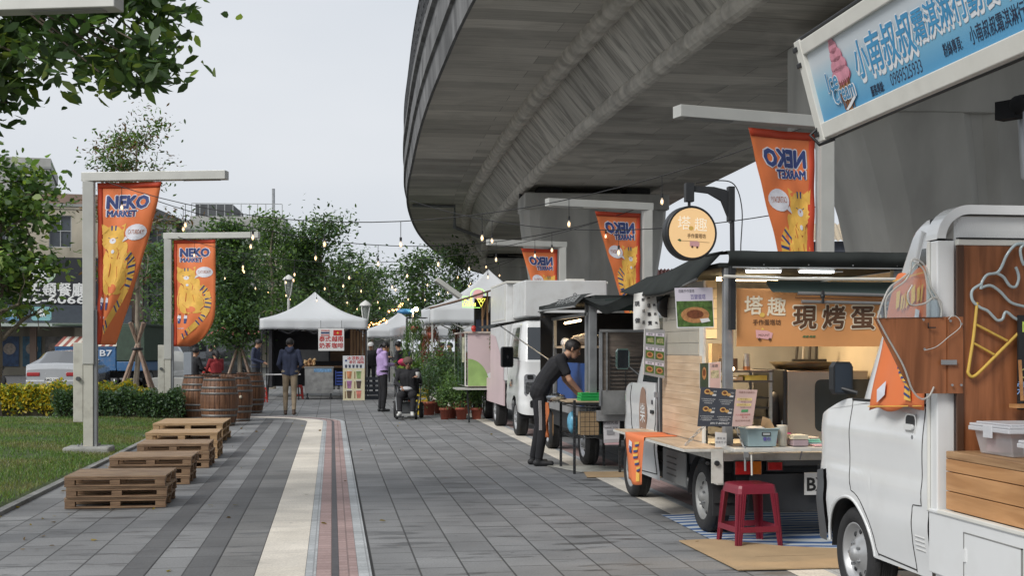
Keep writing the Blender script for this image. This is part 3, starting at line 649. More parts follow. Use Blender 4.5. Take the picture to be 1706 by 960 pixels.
string(Lp[1],Rp[0],.82,9,'string of bulbs from the pallet side pole to the egg tart truck pole')
string(Lp[1],Rp[1],.8,9,'string of bulbs sagging from the pallet side pole to the square pier pole',ph=.3)
string(Lp[2],Rp[1],.75,8,'string of bulbs between the hedge side pole and the square pier pole')
string(Lp[2],Rp[2],.75,8,'string of bulbs between the hedge side pole and the pole behind the box truck',ph=.4)
string((-3.35,27.85,3.95),(4.6,36,4.2),.9,9,'string of bulbs running back from the hedge side pole towards the second tent',ph=.6)
string((-3.4,37,3.9),(5.1,36,4),.9,10,'string of bulbs over the back of the drinks tent')
string((-2.6,46,3.9),(5.1,44,4.2),.9,10,'farther string of bulbs in front of the far trees')
string((1.2,19.9,3.75),(5.06,12.8,2.95),.35,3,'short string of bulbs crossing above the round hanging sign',ph=.8)
# ================================================================= pallets
PW=woodmat('pallet_weathered_wood',(.19,.12,.075),(.42,.29,.18),3,0); PWL=woodmat('pallet_fresh_wood',(.33,.2,.1),(.55,.37,.2),3,0); PWD=woodmat('pallet_block_wood',(.14,.08,.045),(.3,.19,.11),4,0)
def pallet(x0,y0,z0,wd,dp,hh,m,md,label,grp='slatted wooden pallets stacked as seats',rz=0,nsl=8,solid=False):
    t=lthing('wooden_pallet',label,'pallet',(x0,y0,z0),rz,grp)
    b=MB(); th=.017
    for k in range(nsl):
        w=dp/nsl; g=.004 if solid else .03; b.box(random.uniform(-.004,.004),wd+random.uniform(-.004,.004),k*w+g/2,(k+1)*w-g/2,hh-th+random.uniform(-.001,.001),hh,m)
    b.build('slats',t,.002)
    b=MB()
    for k in range(3):
        y=k*(dp-.08)/2
        for a_,z0_,z1_ in ((0,hh-2*th-.001,hh-th-.003),(.003,.001,th)): b=MB(); b.box(a_,wd-a_,y,y+.08,z0_,z1_,md); b.build('stringer_board',t,.002)
    for k in range(3):
        for j in range(3): b=MB(); x=j*(wd-.1)/2+.004; y=k*(dp-.08)/2+.004; b.box(x,x+.09,y,y+.07,th+.001,hh-2*th-.003,md); b.build('block',t,.002)
    return t
def stack(x,y,n,wd,dp,hh,m,name,rz=0,solid=False):
    lv=['bottom','lower middle','upper middle','top'] if n==4 else (['bottom','middle','top'] if n==3 else ['bottom','top'])
    for k in range(n):
        pallet(x+random.uniform(-.012,.012),y+random.uniform(-.012,.012),.004+k*hh+ .0005*k,wd,dp,hh,m,PWD if m is PW else PWL,f'{lv[k]} pallet of {name}',rz=rz+random.uniform(-.012,.012),solid=solid)
stack(-2.40,12.15,3,.9,.78,.098,PW,'the pallet stack nearest the camera')
stack(-2.36,14.2,3,.86,.74,.1,PW,'the second pallet stack from the camera')
stack(-2.34,16.15,3,.86,.75,.1,PW,'the third pallet stack, brown and weathered')
stack(-2.44,17.5,3,.93,.85,.115,PWL,'the fourth stack, in fresh pale wood',solid=True)
stack(-2.72,20.3,3,1.05,1.5,.105,PWL,'the long pale pallet stack in front of the barrels',solid=True)
# ================================================================= barrels
BW=woodmat('barrel_oak',(.085,.035,.017),(.23,.11,.055),2.2,2,.5); HOOP=mat('barrel_hoop_iron',(.17,.165,.16),.5,.5,var=.2)
def barrel(x,y,label,dark=0):
    t=lthing('wine_barrel',label,'barrel',(x,y,0),random.uniform(0,3),'old wooden barrels in a row'); h=.93
    def R(z): return .285+.07*math.sin(PI*z/h)
    b=MB(); ns=22
    for k in range(ns):
        a0=2*PI*(k+.04)/ns;a1=2*PI*(k+.96)/ns; vs=[];q=random.uniform(-.002,.002)
        for i in range(11):
            z=h*i/10; r=R(z)+q; am=(a0+a1)/2
            vs+= [(r*.995*math.cos(a0),r*.995*math.sin(a0),z),(r*1.006*math.cos(am),r*1.006*math.sin(am),z),(r*.995*math.cos(a1),r*.995*math.sin(a1),z)]
        b.add(vs,[(i*3+j,i*3+j+1,i*3+4+j,i*3+3+j) for i in range(10) for j in range(2)],BW,False)
    b.lathe([(R(z*h/10)-.012,z*h/10) for z in range(11)],mat('barrel_gap_dark',(.03,.015,.01),.9),22)
    b.build('staves',t)
    b=MB(); b.lathe([(.28,h-.05),(.0,h-.05)],BW,22); b.lathe([(.295,h),(.275,h),(.275,h-.05)],BW,22); b.build('barrel_head',t)
    for z in (.04,.2,.31,.62,.73,.88):
        b=MB(); b.lathe([(R(z)+.001,z-.02),(R(z-.02)+.006,z-.019),(R(z+.02)+.006,z+.019),(R(z)+.001,z+.02)],HOOP,28); b.build('hoop',t)
    b=MB(); a=-1.2; b.ball((R(.5)*math.cos(a),R(.5)*math.sin(a),.5),.035,mat('bung_pale',(.5,.45,.35),.6),8,5); b.build('bung',t)
for x,y,l in ((-2.13,25.2,'brown barrel nearest the pallets, standing foremost in the row'),(-1.95,26.75,'second barrel of the row, half hidden by the foremost barrel'),(-2.1,28.35,'third barrel of the row, a pale bung on its side'),(-1.88,30.2,'barrel at the right hand end of the row, beside the drinks tent'),
 (-2.75,27.5,'barrel hidden behind the foremost barrel, only its top in view'),(-2.6,29.4,'rearmost barrel behind the others on the left')): barrel(x,y,l)
# ================================================================= trees
BARK=mat('bark_grey_brown',(.16,.13,.1),.9,var=.3,scale=6,bump=.6,bscale=25,stretch=(1,1,.3)); TWIG=mat('pale_twig',(.27,.23,.18),.85,var=.2)
LF1=leafmat('leaf_mid_green',(.11,.19,.05)); LF2=leafmat('leaf_dark_green',(.062,.115,.042)); LF3=leafmat('leaf_yellow_green',(.22,.3,.07)); LF4=leafmat('leaf_blue_green',(.075,.13,.08)); LFR=leafmat('leaf_bronze',(.13,.075,.035))
def limb(b,p,d,l,r,dep,ends,m,spread=.6,wob=.15,nb=(2,3),shrink=.68):
    pts=[Vector(p)];rs=[r];n=5;dd=Vector(d).normalized()
    for i in range(n):
        dd=(dd+Vector((random.gauss(0,wob),random.gauss(0,wob),random.gauss(0,wob*.6)))).normalized()
        pts.append(pts[-1]+dd*l/n); rs.append(r*(1-.45*(i+1)/n))
        if dep<=1: ends.append((pts[-1].copy(),dd.copy()))
    b.tube(pts,rs,m,6 if r<.05 else 10,False)
    if dep>0:
        for _ in range(random.randint(*nb)):
            q=Vector((random.gauss(0,1),random.gauss(0,1),random.gauss(.25,.6))).normalized(); nd=(dd*(1-spread)+q*spread).normalized()
            k=random.randint(2,n); limb(b,pts[k],nd,l*shrink*random.uniform(.8,1.15),rs[k]*.7,dep-1,ends,m,spread,wob,nb,shrink)
    else: ends.append((pts[-1],dd))
def tree(name,label,x,y,h,tr,crown,nleaf,size,mats,weights=None,lean=(0,0),dep=3,clump=.35,first=.35,group=None,z0=0,aspect=.45,nb=(2,3),extra=None,kids=None,flat=.3,spread=.6,bark=None,cz=None):
    """crown=(rx,ry,rz) half sizes; centred at z=cz or h-rz"""
    t=lthing(name,label,'tree',(x,y,z0),0,group); b=MB(); ends=[]; bk=bark or BARK
    rx,ry,rz=crown; cz=cz or h-rz; top=Vector((lean[0],lean[1],h*.8)); pts=[];rs=[]
    n=9
    for i in range(n+1):
        u=i/n; pts.append(Vector((top.x*u+random.gauss(0,.03)*(u>0),top.y*u+random.gauss(0,.03)*(u>0),top.z*u))); rs.append(tr*(1-.75*u)+tr*.35*max(0,1-u*8))
    b.tube(pts,rs,bk,12,False)
    for i in range(n+1):
        u=i/n
        if u<first: continue
        for _ in range(random.randint(*nb)):
            a=random.uniform(0,2*PI); up=random.uniform(.1,.9)
            l=min(rx,ry)*random.uniform(.45,.85)*(1.1-.5*u)
            limb(b,pts[i],(math.cos(a),math.sin(a),up),l,rs[i]*.55,dep-2,ends,bk,spread)
    # fit the ends inside an uneven crown
    C=Vector((lean[0]*.8,lean[1]*.8,cz)); E=[]
    lob=[(random.uniform(0,2*PI),random.uniform(-1,1),random.uniform(.1,.3)) for _ in range(7)]
    for p,d in ends:
        E.append(p)
    for _ in range(max(0,int(90-len(E)))):
        a=random.uniform(0,2*PI);w=random.uniform(-1,1);rr=random.random()**.4; s=math.sqrt(1-w*w)
        q=rr*(1-sum(k*max(0,math.cos(a-a0))*(1-abs(w-w0)) for a0,w0,k in lob))
        E.append(C+Vector((rx*q*s*math.cos(a),ry*q*s*math.sin(a),rz*q*w)))
    for e in (extra or []): E.append(Vector(e))
    if extra:
        for e in extra[::2]:
            e=Vector(e); q=min(pts,key=lambda p:(p-e).length) if random.random()<.3 else Vector((lean[0]*.7,lean[1],h*.78)); m_=q.lerp(e,.5)+Vector((random.gauss(0,.12),random.gauss(0,.12),.15)); b.tube([q,m_,e],[.022,.014,.006],bk,5,False)
    b.build('trunk',t)
    E=np.array([tuple(e) for e in E]); ok=(((E-np.array(C))/np.array([rx*1.08,ry*1.08,rz*1.08]))**2).sum(1)<1.0; 
    if extra: ok[-len(extra):]=True
    E=E[ok] if ok.sum()>8 else E
    k=len(E); wt=RNG.uniform(.3,1.6,size=k); wt/=wt.sum(); ci=RNG.choice(k,size=nleaf,p=wt)
    cs=RNG.uniform(.6,1.35,size=k)*clump
    P=E[ci]+RNG.normal(size=(nleaf,3))*cs[ci][:,None]*np.array([1,1,.55])
    cm=RNG.choice(len(mats),size=k,p=weights); idx=np.where(RNG.random(nleaf)<.75,cm[ci],RNG.choice(len(mats),size=nleaf,p=weights))
    leafmesh('crown',P,size,mats,t,aspect,-.15,idx=idx,flat=flat); return t
EXT=[]
for _ in range(120):
    px=random.uniform(-60,285); py=random.uniform(-120,124-.08*abs(px-190)-(40 if 95<px<130 else 0)); d=random.uniform(9.6,11.2); q=cw((px-853)/F*d,d); EXT.append((q[0]+5.2,q[1]-11.0,H-(py-583)/F*d))
# big tree above the camera's left, only its hanging branches in view
tree('broadleaf_tree','large leaved tree at the upper left whose dark branches hang above the nearest pole arm',-5.2,11.0,6.4,.16,(2.25,1.9,1.35),19000,.14,[LF2,LF1,LF3],[.62,.3,.08],lean=(2.0,-.2),dep=4,clump=.19,first=.6,aspect=.42,cz=4.85,extra=EXT)
tree('broadleaf_tree','leafy tree on the lawn at the left edge, with round leaves and a slanting trunk',-6.75,27.2,6.0,.14,(1.4,1.6,2.0),3000,.18,[LF1,LF2,LF3],[.45,.33,.22],lean=(.15,0),dep=4,clump=.3,first=.3,aspect=.6,cz=4.2)
tree('staked_sapling','tall thin sapling with sparse bronze leaves rising behind the folded banner',*cw(-9.0,31.0),8.0,.07,(2.15,1.8,2.4),4800,.12,[LFR,LF1,LF2],[.3,.4,.3],dep=3,clump=.24,first=.35,aspect=.35,bark=TWIG,cz=5.6)
tree('staked_sapling','bushy staked sapling with a dense green crown behind the barrels',*cw(-8.45,40),6.3,.08,(1.25,1.2,2.65),14000,.13,[LF2,LF4,LF1],[.5,.25,.25],dep=3,clump=.3,first=.25,aspect=.45,bark=TWIG,cz=3.9)
tree('broadleaf_tree','dark full tree with pale bare limbs behind the drinks tent',-.19,50.5,7.4,.15,(1.95,1.9,2.5),9500,.16,[LF2,LF4,LF1,LF3],[.5,.25,.2,.05],lean=(-.3,0),dep=4,clump=.42,first=.3,bark=TWIG,cz=4.7)
tree('broadleaf_tree','slim tree reaching up left of the dark full tree',-2.2,48.7,7.4,.11,(1.25,1.3,2.6),4200,.16,[LF1,LF2],[.6,.4],dep=3,clump=.35,first=.3,bark=TWIG,cz=4.6)
for i,(x,y,h,rx,l) in enumerate([(0.9,66,6.8,2.9,'tree above the far white tents, left of the blue awning lamp'),(5.0,72,7.8,3.2,'far tree right of the blue awning lamp'),(-1.8,74,7.4,3.0,'far tree filling the gap right of the drinks tent roof'),(8.5,88,9.6,3.6,'distant tree below the curving viaduct edge'),(-7.5,66,7.6,2.6,'far roadside tree left of the drinks tent'),(3.0,96,8.5,4.2,'most distant tree at the end of the square')]):
    tree('broadleaf_tree',l,x,y,h,.14,(rx,rx*.8,h*.36),4200,.24,[LF2,LF1,LF4],[.45,.3,.25],dep=3,clump=.55,first=.3,group='far trees across the end of the square')
# stakes round the two saplings
STK=woodmat('stake_wood',(.2,.13,.1),(.38,.27,.2),2,2)
def stakes(x,y,hgt,spr,label):
    t=lthing('tree_stake',label,'tree stakes',(x,y,0),.3)
    for k in range(4):
        a=k*PI/2+.5; b=MB(); p0=Vector((math.cos(a)*spr,math.sin(a)*spr,0)); p1=Vector((-math.cos(a)*.22,-math.sin(a)*.22,hgt)); b.tube([p0,p0.lerp(p1,.5),p1],.04,STK,8); b.build('pole',t)
    b=MB(); b.lathe([(.13,hgt*.7-.03),(.14,hgt*.7),(.13,hgt*.7+.03)],BLACK(),12); b.build('tie',t)
stakes(*cw(-9.0,31.0),2.1,.7,'four crossed brown stakes tied round the tall thin sapling'); stakes(*cw(-8.45,40),2.2,.75,'four crossed pale stakes tied round the bushy sapling')
b=MB(); b.tube([(-5.05,16.7,.0),(-5.35,17.4,.75)],.03,STK,8); single(b,'tree_stake','single pale stake leaning into the frame at the left edge of the lawn','stake')
# ================================================================= hedges and shrubs
def hedge(label,x0,x1,y0,y1,h,n,size,mats,wts,group=None,blob=.12):
    t=lthing('hedge',label,'hedge',((x0+x1)/2,(y0+y1)/2,0),0,group); hx,hy=(x1-x0)/2,(y1-y0)/2
    n1=n; P=np.empty((n1,3)); P[:,0]=RNG.uniform(-hx,hx,n1); P[:,1]=RNG.uniform(-hy,hy,n1); top=h*(.86+.14*np.sin(P[:,0]*5.1+1.3)*np.cos(P[:,1]*4)+.07*np.sin(P[:,0]*13)); P[:,2]=top*RNG.random(n1)**.45
    f=RNG.random(n1)<.42; P[f,1]=-hy+np.abs(RNG.normal(0,.05,f.sum())); P[:,2]=np.maximum(P[:,2],.02); P+=RNG.normal(size=P.shape)*.03
    leafmesh('foliage',P,size,mats,t,.55,.3,idx=RNG.choice(len(mats),size=n1,p=wts)); 
    b=MB(); 
    for k in range(int(hx*10)): x=random.uniform(-hx,hx);y=random.uniform(-hy,hy)*.8; b.tube([(x,y,0),(x+random.gauss(0,.08),y,h*.7)],.012,BARK,4,False)
    b.box(-hx+.08,hx-.08,-hy+.1,hy-.06,0,h*.55,mat('hedge_inner_shade_fill',(.055,.05,.03),.95,var=.5,scale=14)); b.build('stems',t)  # solid box under the leaves, its dark colour stands for the hedge's inner shade
YH1=leafmat('leaf_golden',(.55,.42,.03),.3); YH2=leafmat('leaf_lime',(.3,.33,.04),.3)
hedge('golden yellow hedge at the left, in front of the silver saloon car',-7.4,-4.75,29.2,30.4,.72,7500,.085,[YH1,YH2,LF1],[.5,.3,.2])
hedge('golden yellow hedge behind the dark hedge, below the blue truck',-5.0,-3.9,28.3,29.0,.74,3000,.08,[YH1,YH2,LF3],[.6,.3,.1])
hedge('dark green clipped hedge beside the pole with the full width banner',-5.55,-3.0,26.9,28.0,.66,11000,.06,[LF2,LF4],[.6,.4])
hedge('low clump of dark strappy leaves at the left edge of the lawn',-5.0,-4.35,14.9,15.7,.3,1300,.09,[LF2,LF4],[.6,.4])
# concrete seats behind the hedge
CON=mat('cast_concrete_seat',(.36,.36,.34),.8,var=.15,scale=3,bump=.3)
for x0,x1,y,z0,z1,l in ((-4.6,-2.6,34.2,.42,.72,'thick concrete bench slab behind the foremost barrel'),(-4.3,-2.9,31.0,.1,.42,'low pale stepped concrete bench just beyond the dark hedge')):
    t=thing('concrete_bench',l,'bench',((x0+x1)/2,y,0),0); b=MB(); b.box(x0,x1,y,y+.55,z1-.14 if z1<.5 else z0,z1,CON); b.build('seat',t,.015)
    for xx in (x0+.15,x1-.4): b=MB(); b.box(xx,xx+.25,y+.1,y+.45,0,(z1-.142 if z1<.5 else z0-.002),CON); b.build('leg',t,.01)
# ================================================================= cars
def wheel(t,x,y,r,w,side,rimm=None,name='wheel',steer=0,holes=10,hub=True,detail=True):
    """wheel with its outer face towards side (-1 = -X)"""
    b=MB(); M=T3(x,y,r)@RY(side*PI/2)@T3(0,0,0)
    b=MB(M if t.name not in ROOTM else M)
    pr=[(r*.66,-w/2),(r*.9,-w/2),(r*.975,-w/2+.02),(r,-w/2+.045)]
    for k in range(1,6):
        z=-w/2+.045+(w-.09)*k/6; pr+=[(r,z-.006),(r-.009,z-.003),(r-.009,z+.003),(r,z+.006)]
    pr+=[(r,w/2-.045),(r*.975,w/2-.02),(r*.9,w/2),(r*.82,w/2+.006),(r*.68,w/2-.005),(r*.66,w/2-.02)]
    b.lathe(pr,RUB(),40 if detail else 24); wh=b.build(name,t)
    rm=rimm or mat('steel_rim_silver',(.5,.5,.5),.35,.7,var=.08)
    b=MB(M); b.lathe([(r*.665,w/2-.022),(r*.66,w/2-.008),(r*.62,w/2-.012),(r*.585,w/2-.04),(r*.52,w/2-.052),(r*.36,w/2-.04),(r*.3,w/2-.02),(r*.19,w/2-.012),(r*.15,w/2+.01),(r*.09,w/2+.018),(0,w/2+.02)],rm,32 if detail else 16)
    if detail:
        for k in range(holes):
            a=2*PI*k/holes; b.ball((r*.455*math.cos(a),r*.455*math.sin(a),w/2-.046),(r*.06,r*.06,.009),BLACK(),10,6)
        for k in range(5):
            a=2*PI*k/5+.3; b.cyl((r*.24*math.cos(a),r*.24*math.sin(a),w/2-.016),.009,.02,GALV(),'Z',6)
    b.build('rim',wh); return wh
def car(name,label,cat,x,y,rz,L,W,prof,paint,glass_rows,wheels,wr=.32,tail='red',plate=None,group=None,lights=True,rack=False):
    """prof: list of (y, z_belt, z_roof, hw_belt, hw_roof); rear at y=0, front at y=L"""
    t=lthing(name,label,cat,(x,y,0),rz,group); b=MB(); gl=MB()
    st=[]; 
    for (yy,zb,zr,hb,hr) in prof:
        z0=.2
        pts=[(0,z0),(hb*.9,z0),(hb*.985,z0+.14),(hb,(z0+zb)*.5),(hb*.985,zb-.03),(hb*.955,zb),(hr+(hb*.93-hr)*.12,zb+(zr-zb)*.88 if zr>zb+.02 else zb+.005),(hr*.82,zr-.006 if zr>zb+.02 else zb+.02),(0,zr+.012 if zr>zb+.02 else zb+.035)]
        st.append([(p[0],yy,p[1]) for p in pts])
    n=len(st[0]); 
    for sgn in (1,-1):
        vs=[(p[0]*sgn,p[1],p[2]) for s_ in st for p in s_]; fsb=[];fsg=[]
        for i in range(len(st)-1):
            for j in range(n-1):
                q=(i*n+j,i*n+j+1,(i+1)*n+j+1,(i+1)*n+j); q=q if sgn<0 else q[::-1]
                (fsg if (j,i) in glass_rows else fsb).append(q)
        b.add(vs,fsb,paint,True); gl.add(vs,fsg,CARGL(),True)
        for e,rev in ((0,0),(len(st)-1,1)):
            f=[e*n+j for j in range(n)]; b.add(vs,[tuple(f) if (sgn>0)^(rev) else tuple(f[::-1])],paint)
    bd=b.build('body',t); g_=gl.build('window',t)
    for wy in wheels:
        for s_ in (-1,1):
            a=MB(T3(s_*(W/2+.002),wy,wr)@RY(s_*PI/2)); a.lathe([(wr*1.16,0),(wr*1.13,.006),(0,.004)],BLACK(),24); a.build('wheel_arch',t)
            wheel(t,s_*(W/2-.06),wy,wr,.2,s_,mat('alloy_rim',(.4,.4,.41),.3,.8,var=.05),detail=False)
    RED=mat('tail_light_red',(.35,.01,.012),.15,var=.1,coat=1)
    if lights:
        for s_ in (-1,1):
            hb=prof[0][3]; zb=prof[0][1]
            a=MB(); 
            if tail=='tall': a.box(min(s_*hb*.8,s_*hb*1.0),max(s_*hb*.8,s_*hb*1.0),-.02,.12,zb-.35,zb+.05,RED)
            else: a.box(min(s_*hb*.5,s_*hb*1.0),max(s_*hb*.5,s_*hb*1.0),-.025,.14,zb-.2,zb-.08,RED)
            a.build('tail_light',t,.02)
    a=MB(); a.box(-W*.46,W*.46,-.06,.1,.3,.5,paint); a.box(-W*.4,W*.4,-.065,.0,.24,.3,BLACK()); a.build('bumper',t,.03)
    if tail=='tall' and prof[0][2]>1.6: a=MB(); a.prism(rrect(W*.72,.5,.06),.01,CARGL(),T3(0,-.012,1.36)@FRONT); a.build('window',t)
    if plate:
        zp=prof[0][1]-.32 if tail!='tall' else .62
        a=MB(); a.box(-.19,.19,-.09,-.062,zp-.08,zp+.08,mat('plate_white',(.7,.7,.68),.4,var=.03)); a.text(plate,.11,mat('plate_black',(.02,.02,.02),.5,var=0),T3(0,-.0915,zp)@FRONT,.02); a.build('number_plate',t)
    return t
SIL=mat('silver_car_paint',(.42,.43,.44),.25,.35,var=.03,coat=.8); BLU=mat('blue_truck_paint',(.035,.12,.27),.5,var=.12,scale=4,dirt=((.2,.15,.1),8,.4)); DGR=mat('dark_van_paint',(.07,.075,.08),.3,.2,var=.05,coat=.6); CWH=mat('white_car_paint',(.68,.68,.66),.25,var=.03,coat=.8)
sedan=[(0,.82,.8,.80,.6),(.12,.97,.96,.86,.62),(.5,1.0,1.0,.88,.62),(.95,.98,1.22,.89,.56),(1.35,.97,1.40,.89,.57),(2.3,.95,1.43,.89,.58),(2.75,.94,1.36,.89,.56),(3.45,.93,.96,.88,.6),(4.1,.84,.84,.86,.6),(4.5,.68,.68,.78,.5)]
car('parked_car','silver saloon car seen from behind, parked beyond the yellow hedge','car',-8.65,42.0,-.05,4.5,1.78,sedan,SIL,{(j,i) for j in (5,) for i in range(2,7)}|{(6,3),(6,2),(7,2),(7,3),(6,6),(7,6)},(.95,3.6),plate='AMG 2627')
van=[(0,1.0,1.72,.86,.68),(.12,1.05,1.9,.93,.74),(.6,1.06,1.95,.95,.78),(1.5,1.05,1.96,.95,.78),(1.62,1.05,1.96,.95,.78),(2.6,1.04,1.95,.95,.78),(2.72,1.04,1.95,.95,.78),(3.6,1.03,1.9,.95,.76),(4.3,1.02,1.3,.94,.7),(4.75,.95,.97,.9,.6),(4.95,.7,.7,.8,.5)]
car('parked_van','silver van with dark windows between the tied stakes and the banner pole','van',*cw((232-853)/F*60,60),-.5,4.95,1.9,van,SIL,{(5,2),(5,4),(5,5),(5,7),(5,1)},(1.0,3.9),tail='tall')
suv=[(0,.95,1.0,.84,.6),(.15,1.05,1.4,.9,.62),(.55,1.06,1.6,.92,.66),(1.2,1.05,1.66,.92,.68),(2.4,1.03,1.66,.92,.68),(2.9,1.02,1.5,.92,.66),(3.4,1.0,1.05,.91,.6),(4.2,.92,.93,.88,.6),(4.5,.7,.7,.8,.5)]
car('parked_car','white hatchback half hidden behind the grey switch box','car',-6.2,50.5,.45,4.5,1.84,suv,CWH,{(5,i) for i in range(1,6)}|{(6,5),(7,5),(6,1),(7,1)},(.95,3.5),tail='tall')
car('parked_van','dark grey van parked beyond the white hatchback','van',-6.9,59.0,-.5,4.95,1.95,van,DGR,{(5,i) for i in (2,4,5,7,1)}|{(6,1),(7,1),(6,0),(7,0)},(1.0,3.9),tail='tall')
car('parked_car','distant red car partly behind the stakes of the bushy sapling','car',-6.3,67,.0,4.5,1.78,sedan,mat('red_car_paint',(.3,.03,.03),.3,var=.05,coat=.7),{(5,i) for i in range(2,7)}|{(6,3),(7,3)},(.95,3.6))
# blue utility truck with a striped cover and a green side box
t=lthing('utility_truck','blue box sided truck with a striped cover and dark green canvas end','truck',(-8.0,46.6,0),-.15)
b=MB(); b.box(-1.6,.55,0,3.6,.75,1.55,BLU); 
for x in (-1.55,-.85,-.15,.5): b.box(x-.02,x+.02,-.02,0,.75,1.55,BLU)
b.box(-1.6,.55,-.03,0,1.5,1.56,BLU); b.box(-1.6,.55,-.03,0,.72,.8,BLU)
b.text('J3   B7',.3,mat('stencil_white',(.6,.62,.65),.7),T3(-.15,-.035,1.32)@FRONT,.015,w=1.15); b.build('side_panel',t,.01)
b=MB()
for k in range(8): b.add([(-1.6+k*.27,-.05,1.57),(-1.6+k*.27+.135,-.05,1.57),(-1.6+k*.27+.3,.45,1.92),(-1.6+k*.27+.165,.45,1.92)],[(0,1,2,3)],mat('stripe_red_brown',(.3,.1,.08),.7)); b.add([(-1.6+k*.27+.135,-.05,1.57),(-1.6+k*.27+.27,-.05,1.57),(-1.6+k*.27+.435,.45,1.92),(-1.6+k*.27+.3,.45,1.92)],[(0,1,2,3)],mat('stripe_cream',(.6,.57,.5),.7))
b.build('striped_cover',t)
b=MB(); b.box(.56,1.55,-.02,3.0,1.05,2.3,mat('green_canvas',(.045,.07,.05),.8,var=.2)); b.box(.56,1.5,-.0,3.0,.7,1.04,BLU); b.build('canvas_box',t,.03)
b=MB(); b.box(-1.7,1.6,.0,3.0,2.28,2.36,mat('green_canvas',(0,0,0))); b.build('roof_sheet',t,.01)
b=MB(); b.box(-1.5,1.4,.3,3.4,.45,.72,BLACK()); b.build('chassis',t)
for x in (-1.5,1.4):
    for y in (.9,3.2): wheel(t,x,y,.38,.22,-1 if x<0 else 1,detail=False)
# scooters
def scooter(x,y,rz,col,label):
    t=lthing('motor_scooter',label,'motor scooter',(x,y,0),rz,'scooters parked by the shops'); m=mat('scooter_'+label.split()[0],col,.3,var=.05,coat=.7)
    for yy in (-.6,.6):
        b=MB(T3(0,yy,.25)@RY(PI/2)); b.lathe([(.16,-.05),(.24,-.045),(.255,0),(.24,.045),(.16,.05),(.03,.03),(.03,-.03),(.16,-.05)],RUB(),20); b.build('wheel',t)
    b=MB(); b.tube([(0,.55,.35),(0,.5,.7),(0,.38,1.0)],[.1,.13,.06],m,10); b.tube([(0,.5,.3),(0,.1,.28),(0,-.2,.4),(0,-.65,.62)],[.1,.13,.17,.08],m,10); b.build('body',t)
    b=MB(); b.tube([(0,.0,.72),(0,-.3,.78),(0,-.7,.76)],[.09,.13,.09],BLACK(),10); b.build('seat',t)
    b=MB(); b.tube([(-.33,.3,1.02),(0,.4,1.03),(.33,.3,1.02)],.022,BLACK(),6); b.build('handlebar',t)
    for s_ in (-1,1): b=MB(); b.tube([(s_*.2,.35,1.03),(s_*.26,.36,1.22)],.008,BLACK(),5); b.ball((s_*.27,.36,1.26),(.06,.015,.05),BLACK(),8,6); b.build('mirror',t)
scooter(-13.6,49,.9,(.3,.03,.02),'red scooter parked at the far left beside the road'); scooter(-13.0,51.5,1.1,(.06,.06,.07),'black scooter behind the red one at the far left'); scooter(-14.6,48.6,.7,(.35,.35,.36),'silver scooter at the left edge of the picture')
